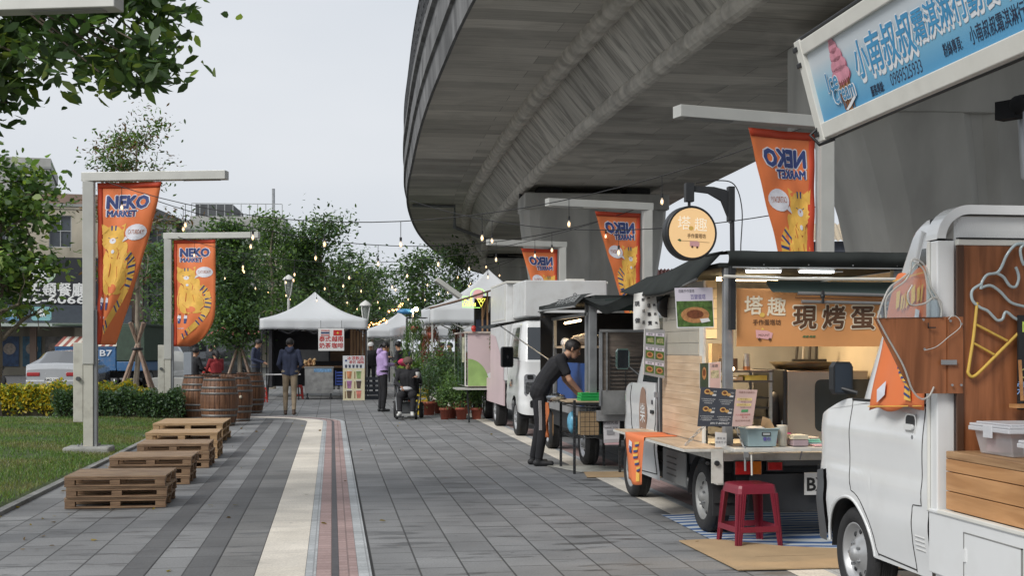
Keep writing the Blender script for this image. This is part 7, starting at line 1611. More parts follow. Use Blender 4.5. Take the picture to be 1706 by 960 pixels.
b.box(XL-.09,XL-.0,9.35,9.358,.45,.69,WPT); b.cyl((XL-.05,9.35,.6),.02,-.02,BLACK(),'Y',12); b.cyl((XL-.12,9.36,.6),.013,-.02,BLACK(),'Y',12); b.build('hinge_plate',o)
def chainl(T,a,c,n=9,r=.0035,name='chain'):
    a=Vector(a);c=Vector(c);b=MB();l=(c-a).length/n
    for k in range(n):
        p=a.lerp(c,(k+.5)/n); d=(c-a).normalized(); o_=d.cross(Vector((0,1,0)) if k%2 else Vector((1,0,.3))).normalized()
        b.tube([p+d*(l*.62)*math.cos(t)+o_*l*.24*math.sin(t) for t in [2*PI*q/10 for q in range(10)]],r,STEEL(),5,close=True)
    b.build(name,T)
chainl(T,(XL+.02,9.48,1.0),(XL-.22,9.6,.72)); chainl(T,(XL+.1,9.45,.95),(XL+.11,9.2,.73))
# bamboo clad side panel; tile-patterned upper part
b=MB()
for k in range(11): z0=.72+k*.062; b.box(XL+.0,XL+.012,9.95,11.14,z0,z0+.0605,BAM)
b.box(XL+.012,XL+.03,9.9,11.16,.7,2.0,TRIM()); b.build('bamboo_panel',T,.0015)
TIL=mat('tile_beige',(.4,.37,.31),.45,var=.07,scale=3); 
b=MB()
for k in range(5):
    for j in range(4): y0=10.02+j*.28; z0=1.405+k*.1; b.box(XL+.002,XL+.012,y0+.002,y0+.277,z0+.002,z0+.098,TIL)
b.build('tile_panel',T,.001)
b=MB(); b.box(XL-.004,XL+.02,11.15,11.22,.66,1.25,BLACK()); b.box(XL+.0,XL+.03,11.24,11.27,.62,1.5,GALV()); b.tube([(XL-.01,11.3,.72),(XL-.01,11.3,1.15)],.012,GALV(),8); b.box(XL-.03,XL,11.28,11.33,1.02,1.07,GALV()); b.build('corner_rail',T)
# interior
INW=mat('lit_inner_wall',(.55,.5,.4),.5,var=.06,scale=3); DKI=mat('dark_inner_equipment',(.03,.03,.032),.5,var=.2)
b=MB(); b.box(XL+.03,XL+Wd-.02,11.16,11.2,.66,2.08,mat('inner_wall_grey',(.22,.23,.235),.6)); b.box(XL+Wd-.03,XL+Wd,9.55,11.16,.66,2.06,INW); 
for k in range(6): b.box(XL+.04,XL+.5,11.145,11.16,1.55+.001+k*.09,1.55+.085+k*.09,INW)
b.build('inner_wall',T)
b=MB(); b.box(XL-.0,XL+Wd+.02,9.46,11.25,2.07,2.11,mat('dark_canvas',(.03,.034,.033),.95,var=.25,scale=3,bump=.3,bscale=6,spec=.15)); b.build('roof',T,.01)
b=MB()
for x in (XL+.08,XL+Wd-.05): b.box(x-.035,x+.035,9.46,9.53,.72,2.07,GALV())
b.box(XL+.07-.04,XL+Wd,9.47,9.52,1.985,2.0,STEEL()); b.build('corner_post',T,.006)
CANV=mat('dark_canvas',(0,0,0))
# front valance roll over the rear, lamps beneath
b=MB(); 
b.grid(lambda u,v:(lerp(XL+.02,XL+1.8,u),9.32-.05*math.sin(PI*v)+.004*math.sin(u*40),lerp(2.19,2.075,v)+.003*math.sin(u*23)),40,8,CANV); b.grid(lambda u,v:(lerp(XL+.02,XL+1.8,u),lerp(9.32,9.9,v),2.19+.02*math.sin(u*9)*v),20,3,CANV)
for k in range(5): b.ball((XL+.3+k*.35,9.3,2.088),.006,GALV(),6,4)
b.box(XL+.06,XL+1.8,9.30,9.315,2.062,2.072,STEEL())
b.build('canvas_valance',T)
b=MB(); b.tube([(XL+.0,9.33,2.0),(XL+.5,9.33,1.985),(XL+1.8,9.33,1.99)],.012,TRIM(),8); b.box(XL+.78,XL+.92,9.3,9.315,2.035,2.042,STEEL()); b.build('awning_rod',T)
b=MB(); b.grid(lambda u,v:(lerp(XL+.34,XL+1.8,u)+.05*(1-u)*v,9.36+.03*math.sin(PI*v),lerp(1.975,1.885,v)-.01*math.sin(PI*u)),20,5,mat('dark_green_canvas',(.035,.055,.05),.8)); b.build('canvas_flap',T)
LEDW=mat('led_cool_white',(.9,.95,1),.3,var=0,emit=9,ecol=(.92,.97,1))
for x in (XL+.2,XL+.62):
    b=MB(); b.box(x,x+.26,9.38,9.42,2.035,2.05,LEDW); b.box(x-.01,x+.27,9.375,9.425,2.05,2.062,TRIM()); b.build('strip_lamp',T)
# side canvas roof rolled above the left side, sweeping towards the camera
b=MB(); b.grid(lambda u,v:(lerp(XL-.16,XL+.05,v**1.4)+.03*math.sin(PI*v)*math.sin(u*7+1)-.05*u*(1-v),lerp(9.5,11.9,u),lerp(1.985-.03*math.sin(PI*u)-.04*math.sin(u*3.3),2.2+.02*math.sin(u*6)-.06*u,v)),26,10,CANV,True)
b.tube([(XL-.16,lerp(9.5,11.9,k/16),1.985-.03*math.sin(PI*k/16)-.04*math.sin(k/16*3.3)) for k in range(17)],.008,mat('canvas_hem',(.12,.12,.115),.8),6)
o=b.build('side_awning',T); mm=o.modifiers.new('thick','SOLIDIFY'); mm.thickness=.004
mirror(T,[(XL+.05,12.2,1.2),(XL-.05,12.3,1.3)],(XL-.1,12.3,1.36),(.13,.07,.2),m=mat('mirror_case_green_chrome',(.16,.25,.22),.15,.6,var=.1))
# orange banner across the rear opening
t=thing('stall_banner','orange brown cloth banner with hand drawn lettering across the egg tart truck\'s rear','banner',(3.6,9.42,1.47),0)
BO=mat('banner_tan_orange',(.62,.28,.1),.7,var=.09,scale=2.2); BB=mat('banner_lettering_brown',(.1,.045,.02),.6,var=0); BC=mat('banner_cream',(.75,.66,.5),.6,var=0)
bx0,bx1,bz0,bz1=3.03,4.32,1.475,1.915; YBn=9.43
def bp(x,z,off=0): return (x,YBn-off+.012*math.sin((x-bx0)*9)*.8+.006*math.sin(z*17+x*5),z)
b=MB(); b.grid(lambda u,v:bp(lerp(bx0,bx1,u),lerp(bz0,bz1,v)),40,12,BO,True); b.build('cloth',t)
def bt(b,s,cx,cz,size,m,off,bold=0,w=None,rot=0):
    vs,fs=text_data(s,bold); k=size
    if w: x0=min(v.x for v in vs);x1=max(v.x for v in vs); k=w/(x1-x0)
    c_,s_=math.cos(rot),math.sin(rot); b.add([bp(cx+(v.x*k)*c_-(v.y*size)*s_,cz+(v.x*k)*s_+(v.y*size)*c_,off+v.z) for v in vs],fs,m)
b=MB()
bt(b,'塔',3.165,1.775,.15,BC,.004,.022); bt(b,'趣',3.345,1.765,.15,BC,.004,.018); bt(b,'手作蛋塔坊',3.27,1.655,.046,BB,.004,.01,w=.22)
for ch,cx in (('現',3.565),('烤',3.80),('蛋',4.03),('塔',4.245)): bt(b,ch,cx,1.685,.2,BC,.004,.055); bt(b,ch,cx,1.685,.19,BB,.0055,.03)
b.build('lettering',t)
b=MB(); 
def bpoly(pts,m,off): b.add([bp(x,z,off) for x,z in pts],[tuple(range(len(pts)))],m)
bpoly([(3.185,1.54),(3.30,1.525),(3.315,1.575),(3.27,1.595),(3.18,1.60)],mat('pink_van_print',(.65,.35,.35),.6),.005); bpoly([(3.22,1.6),(3.25,1.6),(3.235,1.62)],mat('tart_yellow',(.7,.45,.1),.6),.006)
for cx in (3.21,3.29): bpoly([(cx+.012*math.cos(k*.7),1.528+.012*math.sin(k*.7)) for k in range(9)],BB,.007)
bt(b,'MOUNT',3.245,1.56,.024,BB,.007,.0)
for dx in (-.045,-.02,.01,.035): bpoly([(3.6+dx-.012,1.545),(3.6+dx,1.56),(3.6+dx+.02,1.556),(3.6+dx+.008,1.542)],mat('print_leaf_green',(.09,.14,.05),.6),.005)
bpoly([(3.235+.022*math.cos(k*.5),1.715+.018*math.sin(k*.5)) for k in range(13)],mat('tart_yellow',(0,0,0)),.006)
b.build('print',t)
b=MB(); 
for z,x0,x1,r in ((1.878,3.49,4.3,.014),(1.845,3.47,4.3,.005),(1.815,3.52,4.3,.013)): b.tube([(x0,9.37,z),(x1,9.37,z-.012)],r,mat('umbrella_rod_grey',(.25,.25,.25),.4,.4) if r>.01 else mat('rod_brown',(.15,.07,.03),.5),8)
b.tube([(3.68,9.35,1.9),(3.68,9.35,1.8)],.01,BLACK(),6); b.ball((3.68,9.355,1.855),.02,BLACK(),8,6); single(b,'awning_poles','bundle of grey poles tied in front of the orange brown banner','poles',origin=(3.9,9.37,1.8))
# round sign on its arm
t=thing('round_sign','round lit sign with tan face and black rim hanging from a curved black arm','sign',(3.0,9.45,.7),0)
b=MB(); b.box(2.965,3.01,9.38,9.43,1.6,2.1,BLACK()); b.tube([(2.99,9.4,2.05),(2.985,9.4,2.5)],.018,BLACK(),10); b.box(2.95,3.0,9.37,9.43,2.42,2.68,BLACK()); b.ball((2.97,9.4,2.42),.018,GALV(),8,6); b.build('pole',t,.004)
b=MB(); apts=[(2.97,2.56),(2.96,2.64),(2.9,2.68),(2.8,2.69),(2.68,2.68)]; 
arm=[(2.975,2.52),(2.97,2.63),(2.93,2.655),(2.84,2.675),(2.66,2.68),(2.66,2.64),(2.8,2.625),(2.9,2.57),(2.95,2.45),(2.975,2.40)]
b.prism(arm,.035,BLACK(),T3(0,9.385,0)@FRONT); b.box(2.62,2.685,9.37,9.43,2.56,2.70,BLACK()); b.cyl((2.653,9.4,2.53),.012,.04,BLACK(),'Z',8); b.build('arm',t,.003)
CS_=Vector((2.66,9.42,2.325)); MR=T3(*CS_)@RZ(math.radians(8)); b=MB(MR)
b.lathe([(.0,-.045),(.19,-.045),(.205,-.04),(.205,.045),(.19,.05),(.187,.04),(.0,.04)],BLACK(),40,RX(PI/2)); o=b.build('rim',t)
SGF=mat('sign_tan_backlit',(.6,.4,.2),.5,var=.06,scale=3,emit=.28,ecol=(.95,.62,.3)); b=MB(MR); Fz=T3(0,-.052,0)@FRONT
b.disc((0,0,0),.186,SGF,T3(0,-.0505,0)@FRONT,44); o=b.build('face',t); b=MB(MR)
SWE=mat('sign_cream_lettering',(.8,.74,.62),.5,var=0,emit=.2,ecol=(1,.9,.7))
b.text('塔',.11,SWE,T3(-.065,-.053,.065)@FRONT); b.text('趣',.11,SWE,T3(.07,-.053,.055)@FRONT); b.text('手作蛋塔坊',.036,BB,T3(.035,-.053,-.025)@FRONT,.01,w=.15)
b.disc((-.01,.035),.02,mat('tart_yellow',(0,0,0)),T3(0,-.054,0)@FRONT,14,.016); b.prism([(-.02,-.1),(.055,-.105),(.06,-.075),(.04,-.06),(-.02,-.062)],0,mat('pink_van_print',(0,0,0)),T3(0,-.053,0)@FRONT); b.disc((0,-.105),.009,BB,T3(0,-.054,0)@FRONT,10); b.disc((.04,-.108),.009,BB,T3(0,-.054,0)@FRONT,10)
b.prism([(-.12,-.055),(-.10,-.045),(-.085,-.06),(-.1,-.068)],0,mat('print_leaf_green',(0,0,0)),T3(0,-.053,0)@FRONT); b.tube([(-.09,-.0525,-.06),(.0,-.0525,-.062),(.14,-.0525,-.07)],.0012,BB,4); b.build('lettering',t)
b=MB(); b.tube(spl([(2.7,9.38,2.7),(2.85,9.37,2.72),(2.99,9.36,2.69),(3.05,9.36,2.5),(3.04,9.36,2.2),(3.06,9.36,2.05)]),.0045,CABM,5); b.build('cable',t)
# hanging sheets and menus
t=thing('cloth_sign','white hanging cloth with columns of brush lettering at the corner of the black canopy','sign',(2.82,11.1,1.57),0)
def W2(px,py,y): return pYp(px,py,y)
ya=11.1; A,Bb,Cb,D=W2(1056,490,ya),W2(1092,483,ya),W2(1055,550,ya),W2(1099,548,ya)
def cp(u,v,off=0): p=A.lerp(Bb,u).lerp(Cb.lerp(D,u),v); p.y+=.012*math.sin(u*8+v*4)-off; return tuple(p)
b=MB(); b.grid(lambda u,v:cp(u,v),12,16,mat('linen_white',(.68,.68,.66),.8,var=.05),True); b.build('cloth',t); b=MB()
for col,s_,sz in ((.15,'現做',.2),(.4,'軟式蛋',.13),(.65,'蛋塔專賣',.16),(.88,'經典原味',.1)):
    for k,ch in enumerate(s_):
        vs,fs=text_data(ch,.02); vc=(k+.6)/len(s_); b.add([cp(col+v.x*sz*1.05,vc*.92+.02-v.y*sz*.75,.004+v.z) for v in vs],fs,mat('brush_ink',(.02,.02,.025),.6,var=0))
b.build('lettering',t)
def board(name,label,corn,y,face,fn,th=.006,cat='menu'):
    A,B_,C_,D_=[W2(px,py,y) for px,py in corn]   # TL TR BL BR
    t=thing(name,label,cat,tuple((C_+D_)/2),0)
    def q(u,v,off=0): p=A.lerp(B_,u).lerp(C_.lerp(D_,u),v); return (p.x,p.y-off,p.z)
    b=MB(); vs=[q(0,0),q(1,0),q(1,1),q(0,1)]; vs2=[(x,y_+th,z) for x,y_,z in vs]; b.add(vs+vs2,[(0,3,2,1),(4,5,6,7),(0,1,5,4),(1,2,6,5),(2,3,7,6),(3,0,4,7)],face); b.build('sheet',t); b=MB()
    def poly(pts,m,off=.002): b.add([q(u,v,off) for u,v in pts],[tuple(range(len(pts)))],m)
    def txt(s,cu,cv,su,sv,m,bold=0,off=.003):
        vs,fs=text_data(s,bold); x0=min(v.x for v in vs);x1=max(v.x for v in vs); k=su/(x1-x0); b.add([q(cu+v.x*k,cv-v.y*sv,off+v.z) for v in vs],fs,m)
    def ring(cu,cv,ru,rv,mo,mi): poly([(cu+ru*math.cos(k*.35),cv+rv*math.sin(k*.35)) for k in range(18)],mo,.003); poly([(cu+ru*.6*math.cos(k*.35),cv-rv*.1+rv*.55*math.sin(k*.35)) for k in range(18)],mi,.004)
    fn(poly,txt,ring); b.build('print',t); return t
PG=mat('photo_grass_green',(.07,.13,.03),.4,var=.6,scale=30); PT=mat('photo_tart_crust',(.42,.2,.08),.4,var=.3,scale=40); PF=mat('photo_tart_filling',(.16,.05,.02),.4,var=.4,scale=40); PLV=mat('paper_lavender',(.62,.58,.66),.6,var=.02); PWH=mat('paper_white',(.72,.72,.72),.6,var=.02); INK=mat('print_ink',(.04,.04,.06),.6,var=0)
def f_post(poly,txt,ring):
    poly([(0,0),(1,0),(1,.33),(0,.33)],PLV); poly([(.02,.33),(.98,.33),(.98,.97),(.02,.97)],PG); ring(.5,.68,.38,.2,PT,PF); txt('塔趣手作蛋塔',.3,.09,.42,.09,INK); txt('百變蛋塔',.6,.24,.4,.14,mat('ink_purple',(.1,.08,.3),.6)); poly([(.62,.78),(.85,.76),(.9,.84),(.66,.88)],PWH,.005)
board('tart_poster','photo poster of one big egg tart hung beside the black work lamp','' and [] or [(1124,480),(1187,479),(1128,547),(1190,546)],9.58,PWH,f_post,cat='poster')
def f_six(poly,txt,ring):
    poly([(0,0),(.03,0),(.03,1),(0,1)],SW)
    for r in range(3):
        for c in range(2):
            u=.1+.46*c; v=.08+r*.31; poly([(u,v),(u+.4,v),(u+.4,v+.06),(u,v+.06)],PLV); txt('蛋塔',u+.2,v+.03,.22,.045,INK); poly([(u,v+.07),(u+.4,v+.07),(u+.4,v+.24),(u,v+.24)],PG)
            if r>0: ring(u+.2,v+.16,.15,.06,PT,PF)
            else: poly([(u+.06,v+.12),(u+.34,v+.1),(u+.36,v+.2),(u+.05,v+.21)],mat('photo_salad',(.25,.25,.12),.5,var=.6,scale=60),.003)
board('photo_menu','tall menu sheet with six small food photos at the rear edge of the cab','' and [] or [(1073,548),(1108,550),(1071,624),(1107,631)],10.95,mat('menu_grey',(.3,.3,.31),.5),f_six)
def f_small(poly,txt,ring):
    poly([(0,0),(.4,0),(.4,1),(0,1)],mat('menu_dark_green',(.05,.07,.04),.5)); ring(.2,.4,.1,.25,mat('photo_tart_crust',(0,0,0)),PF); poly([(.46,.02),(.96,.02),(.96,1),(.46,1)],mat('paper_pink',(.6,.42,.38),.6)); poly([(.52,.3),(.9,.3),(.9,.6),(.52,.6)],mat('photo_tart_pale',(.45,.4,.25),.5,var=.5,scale=60),.003); txt('塔趣',.7,.15,.3,.12,INK)
board('photo_menu','pair of narrow photo cards leaning by the steel corner post above the dark menu','' and [] or [(1166,606),(1201,603),(1166,648),(1201,648)],9.75,PWH,f_small)
def f_dark(poly,txt,ring):
    CT=mat('print_white_ink',(.6,.6,.6),.6,var=0)
    for (cu,cv,lab) in ((.24,.11,'原味'),(.74,.12,'巧克力'),(.24,.55,'抹茶'),(.74,.56,'芋頭')):
        ring(cu-.05,cv,.09,.065,mat('photo_tart_gold',(.6,.35,.12),.5,var=.3,scale=50),PF); ring(cu+.07,cv+.035,.06,.04,mat('photo_tart_gold',(0,0,0)),mat('photo_tart_gold',(0,0,0)))
        txt(lab,cu+.17,cv-.01,.1,.05,CT); poly([(cu+.1,cv+.05),(cu+.21,cv+.05),(cu+.21,cv+.1),(cu+.1,cv+.1)],CT)
        for k in range(3): txt('手作新鮮蛋塔每日限量',cu-.0,cv+.19+.05*k,.40-.08*k,.035,CT)
    poly([(.05,.82),(.95,.82),(.95,.825),(.05,.825)],CT); txt('0917-809627',.64,.92,.56,.075,CT,.02)
board('dark_menu','dark grey menu sheet with four pastries leaning at the corner of the tail counter','' and [] or [(1168,645),(1226,649),(1162,711),(1219,711)],9.15,mat('menu_slate',(.055,.06,.075),.5,var=.05),f_dark)
def f_pink(poly,txt,ring):
    YL=mat('print_highlight',(.75,.6,.25),.6); RD=mat('print_red_ink',(.5,.08,.08),.6,var=0); GN=mat('print_green',(.08,.3,.12),.6,var=0)
    txt('塔趣手作蛋塔坊',.5,.08,.75,.06,mat('print_brown_ink',(.25,.12,.1),.6,var=0))
    for v in (.23,.38): poly([(.08,v),(.8,v),(.8,v+.07),(.08,v+.07)],YL); txt('口味任選三入',.44,v+.035,.6,.05,mat('print_brown_ink',(0,0,0))); txt('特價100元',.55,v+.11,.55,.045,mat('print_brown_ink',(0,0,0)))
    poly([(.35,.55),(.68,.54),(.68,.61),(.35,.62)],GN,.003); txt('六入禮盒優惠價',.45,.69,.72,.055,RD); txt('買一送一',.6,.76,.35,.05,RD); txt('每日現烤出爐',.48,.85,.75,.05,mat('print_brown_ink',(0,0,0)))
board('pink_menu','pale pink price sheet beside the dark grey pastry menu','' and [] or [(1227,649),(1262,650),(1220,711),(1253,710)],9.14,mat('paper_pink',(0,0,0)),f_pink)
# black work lamp / fan
q=W2(1108,508,11.0); b=MB(); b.lathe([(0,-.05),(.05,-.045),(.09,.0),(.105,.05),(.1,.055),(.0,.03)],BLACK(),18,T3(*q)@RZ(.4)@RX(PI/2+.3)); b.tube([q+Vector((.02,.05,.05)),q+Vector((.05,.1,.2))],.015,BLACK(),6); b.box(q.x-.06,q.x+.07,q.y+.04,q.y+.1,q.z+.09,q.z+.14,STEEL()); single(b,'work_lamp','black round fan lamp hanging between the white cloth sign and the tart poster','lamp',origin=tuple(q))
# interior furniture seen through the rear opening
t=thing('rack_trolley','metal rack with dark trays inside the egg tart truck','rack',(3.27,10.1,.66),0); b=MB()
for x in (3.08,3.46):
    for y in (9.9,10.4): b.box(x-.012,x+.012,y-.012,y+.012,.66,1.29,STEEL())
for z in (1.27,1.19): b.box(3.06,3.48,9.88,10.42,z,z+.015,mat('rack_dark_steel',(.1,.09,.085),.5,.5))
b.build('frame',t)
b=MB()
for k in range(5): b.box(3.09,3.45,9.9,10.4,.74+.08*k,.752+.08*k,mat('tray_black',(.03,.03,.03),.4,.3))
b.build('trays',t)
b=MB(); b.box(3.10,3.24,9.92,10.1,1.206,1.235,mat('paper_stack_tan',(.4,.3,.2),.8,var=.3)); b.box(3.26,3.44,9.92,10.1,1.206,1.245,mat('paper_stack_yellow',(.55,.45,.1),.8,var=.3)); single(b,'paper_stack','stacks of tan and yellow papers on the shelf of the rack','papers',origin=(3.25,10,1.206))
t=thing('oven','steel oven with a dark rounded window inside the right of the egg tart truck','oven',(3.95,10.2,.66),0); b=MB(); b.box(3.62,4.3,9.95,10.7,.68,1.28,mat('oven_steel_warm',(.38,.33,.27),.35,.6,var=.12,scale=3)); b.box(3.585,3.618,9.95,10.7,.66,1.29,BLACK()); b.build('cabinet',t,.01)
b=MB(); b.prism(rrect(.5,.42,.05),.01,mat('oven_glass',(.03,.035,.035),.1,var=.1),T3(4.10,9.945,1.0)@FRONT); b.build('door_window',t)
b=MB(); b.lathe([(0,1.285),(.2,1.285),(.26,1.35),(.25,1.35),(.19,1.3),(0,1.3)],mat('wok_dark_bronze',(.1,.08,.05),.35,.6,var=.3),24,T3(3.85,10.2,0)@SC(1.1,1,1)); single(b,'shallow_pan','dark bronze shallow pan on top of the steel oven','pan',origin=(3.85,10.2,1.28))
b=MB(); b.cyl((3.28,9.95,1.287),.028,.13,STEEL(),'Z',14); b.cyl((3.28,9.95,1.287),.029,.03,mat('jar_copper',(.4,.17,.07),.4,.5),'Z',14); single(b,'steel_shaker','tall steel shaker on top of the rack','shaker',origin=(3.28,9.95,1.287))
b=MB(); b.box(3.08,3.2,9.93,10.05,1.287,1.38,mat('box_dark_brown',(.06,.035,.02),.6)); single(b,'dark_box','dark brown box beside the steel shaker on the rack','box',origin=(3.14,10,1.287))
b=MB(); b.box(3.07,3.2,10.2,10.3,1.287,1.5,mat('carton_pale',(.6,.5,.35),.7)); single(b,'paper_bag','pale paper bag standing behind the dark brown box','bag',origin=(3.14,10.25,1.287))
b=MB(); b.ball((3.56,9.9,.75),(.09,.07,.05),mat('cloth_magenta',(.3,.03,.13),.8,var=.3),12,8,noise=.15); b.ball((3.56,10.1,.95),(.07,.06,.16),DKI,12,8); single(b,'magenta_cloth','magenta cloth bundle below the dark kettle inside the egg tart truck','cloth',origin=(3.56,9.95,.7))
b=MB(); 
for k in range(4): b.tube([(3.93+k*.06,10.6,1.3),(3.95+k*.055,10.6,1.55)],.012,(BLACK(),STEEL(),DKI,BLACK())[k],6)
b.box(3.9,4.2,10.58,10.62,1.3,1.37,BLACK()); single(b,'utensil_rack','dark rack of utensils behind the oven','utensils',origin=(4.0,10.6,1.3))
bl=bpy.data.lights.new('stall_lamp','AREA'); bl.energy=20; bl.size=.5; bl.size_y=.08; bl.shape='RECTANGLE'; bl.color=(1,.72,.42); lo=bpy.data.objects.new('stall_lamp',bl); COL.objects.link(lo); lo.location=(3.4,10.3,2.0)
b=MB(); b.box(3.15,3.65,10.26,10.34,2.02,2.05,mat('warm_tube',(1,.8,.5),.3,var=0,emit=6,ecol=(1,.72,.4))); b.build('ceiling_lamp',T)
b=MB(); b.ball((XL+.2,9.8,1.30),(.035,.035,.02),mat('warm_tube',(0,0,0)),10,6); b.tube([(XL+.2,9.8,1.31),(XL+.2,9.8,1.36)],.006,BLACK(),5); b.cyl((XL+.2,9.8,1.22),.05,.01,TRIM(),'Z',12); single(b,'food_lamp','small warm lamp glowing behind the photo cards','lamp',origin=(XL+.2,9.8,1.2))
# things on the tail counter
t=thing('storage_bin','pale blue grey plastic bin with a dark label frame on the tail counter','bin',(3.15,9.3,.73),0); b=MB(); BG=mat('bin_blue_grey',(.27,.36,.38),.45,var=.06)
def taper(b,x0,x1,y0,y1,z0,z1,e,m):
    o_=[(x0+e,y0+e),(x1-e,y0+e),(x1-e,y1-e),(x0+e,y1-e)];u_=[(x0,y0),(x1,y0),(x1,y1),(x0,y1)]; b.add([(x,y,z0) for x,y in o_]+[(x,y,z1) for x,y in u_],[(3,2,1,0)]+[(k,(k+1)%4,4+(k+1)%4,4+k) for k in range(4)],m)
taper(b,3.04,3.28,9.2,9.4,.731,.865,.015,BG); b.box(3.032,3.288,9.192,9.408,.858,.868,BG) if False else None
for (x0,x1,y0,y1) in ((3.032,3.288,9.192,9.202),(3.032,3.288,9.398,9.408),(3.032,3.042,9.203,9.397),(3.278,3.288,9.203,9.397)): b.box(x0,x1,y0,y1,.857,.868,BG)
b.build('tub',t,.004); b=MB(); b.prism(rrect(.068,.028,.006),.004,BLACK(),T3(3.185,9.2,.825)@FRONT); b.prism(rrect(.055,.017,.004),.003,mat('label_grey',(.35,.38,.38),.5),T3(3.185,9.196,.825)@FRONT); b.text('餐巾',.03,mat('ink_purple',(0,0,0)),T3(3.19,9.205,.785)@FRONT,.03) ; b.build('label_frame',t)
b=MB(); b.add([(3.17,9.3,.85),(3.27,9.25,.86),(3.24,9.27,.93),(3.2,9.33,.95)],[(0,1,2,3)],mat('kraft_card',(.42,.27,.14),.8)); b.ball((3.13,9.3,.86),(.08,.07,.02),PWH,10,6,noise=.1); o=single(b,'napkins','white napkins and a kraft card sticking out of the blue grey bin','napkins',origin=(3.15,9.3,.85)); o.modifiers.new('thick','SOLIDIFY').thickness=.001
b=MB(); b.lathe([(0,.731),(.035,.731),(.04,.88),(.042,.885),(0,.885)],mat('canister_cream',(.6,.57,.5),.5,var=.05),18,T3(3.335,9.28,0)); b.tube([(3.335,9.28,.885),(3.335,9.28,.92)],.003,GALV(),5); single(b,'cream_canister','tall cream cup dispenser beside the blue grey bin','canister',origin=(3.335,9.28,.73))
t=thing('napkin_box','mauve box with cream napkins on the tail counter','box',(3.46,9.3,.73),0); b=MB(); b.box(3.40,3.52,9.22,9.36,.731,.78,mat('box_mauve',(.33,.25,.27),.6)); b.build('tub',t,.006); b=MB(); 
for k in range(4): b.box(3.39+k*.004,3.525-k*.003,9.215,9.365,.782+k*.008,.788+k*.008,mat('napkin_cream',(.62,.57,.45),.8))
b.build('napkins',t,.002)
for k,(c,l,z) in enumerate((((.6,.34,.38),'pink packet lying flat on the tail counter','.731'),)):
    b=MB(); b.box(3.56,3.7,9.2,9.32,.731,.737,mat('packet_pink',c,.6)); single(b,'packet',l,'packet',origin=(3.6,9.25,.731))
b=MB(); 
for k,c in enumerate(((.45,.5,.5),(.25,.6,.45),(.25,.6,.45),(.6,.5,.4))): b.box(3.55+.004*k,3.68-.012*k,9.34,9.46,.731+k*.015,.744+k*.015,mat('towel%d'%k,c,.9,bump=.4,bscale=80))
single(b,'folded_towels','stack of pale and mint green folded towels on the tail counter','towels',bevel=.004,origin=(3.6,9.4,.731))
b=MB(); b.prism([(2.86,.705),(2.95,.705),(2.95,.82),(2.86,.83)],.002,PWH,T3(0,9.42,0)@FRONT); b.text('原味 30',.02,INK,T3(2.905,9.416,.78)@FRONT); b.text('巧克力 35',.02,INK,T3(2.905,9.416,.75)@FRONT) ; single(b,'price_card','white price card standing at the inner end of the side counter','card',origin=(2.9,9.42,.705))
# orange cat runner on the side counter
t=thing('counter_cloth','orange cat print cloth draped over the outer edge of the side counter','cloth',(2.65,10.9,.71),0); b=MB()
def rc(u,v):
    # v 0 on the counter -> .45 at its outer edge -> 1 hanging down
    y=lerp(10.55,11.25,u); 
    if v<.4: return (lerp(XL-.0,XL-.305,v/.4),y+.12*(1-v/.4)*(u-.5)*-1.4,.7165+.003*math.sin(u*9))
    h=(v-.4)/.6; return (XL-.312-.012*math.sin(u*9+h*3)*h,lerp(y,lerp(10.62,11.15,u),h),.716-.40*h*(1+.08*math.sin(u*3)))
b.grid(rc,14,20,ORG,True); o=b.build('cloth',t); o.modifiers.new('thick','SOLIDIFY').thickness=.0015; b=MB()
def rp(pts,m,off): b.add([(lambda p:(p[0]-off,p[1],p[2]+off*.3))(rc(u,v)) for u,v in pts],[tuple(range(len(pts)))],m)
for k in range(5): v=.5+k*.075; u=.35+.1*math.sin(k); rp([(u-.12,v),(u+.1,v+.02),(u+.1,v+.045),(u-.12,v+.025)],NAVY,.006); rp([(u-.14,v-.03),(u+.12,v-.01),(u+.12,v+.02),(u-.14,v)],YEL,.005)
rp([(.6,.5),(.75,.48),(.78,.58),(.62,.6)],WHB,.006); rp([(.62,.56),(.74,.55),(.74,.63),(.63,.64)],NAVY,.007); rp([(.2,.86),(.4,.84),(.38,.96),(.22,.96)],YEL,.006); b.build('cat_print',t)
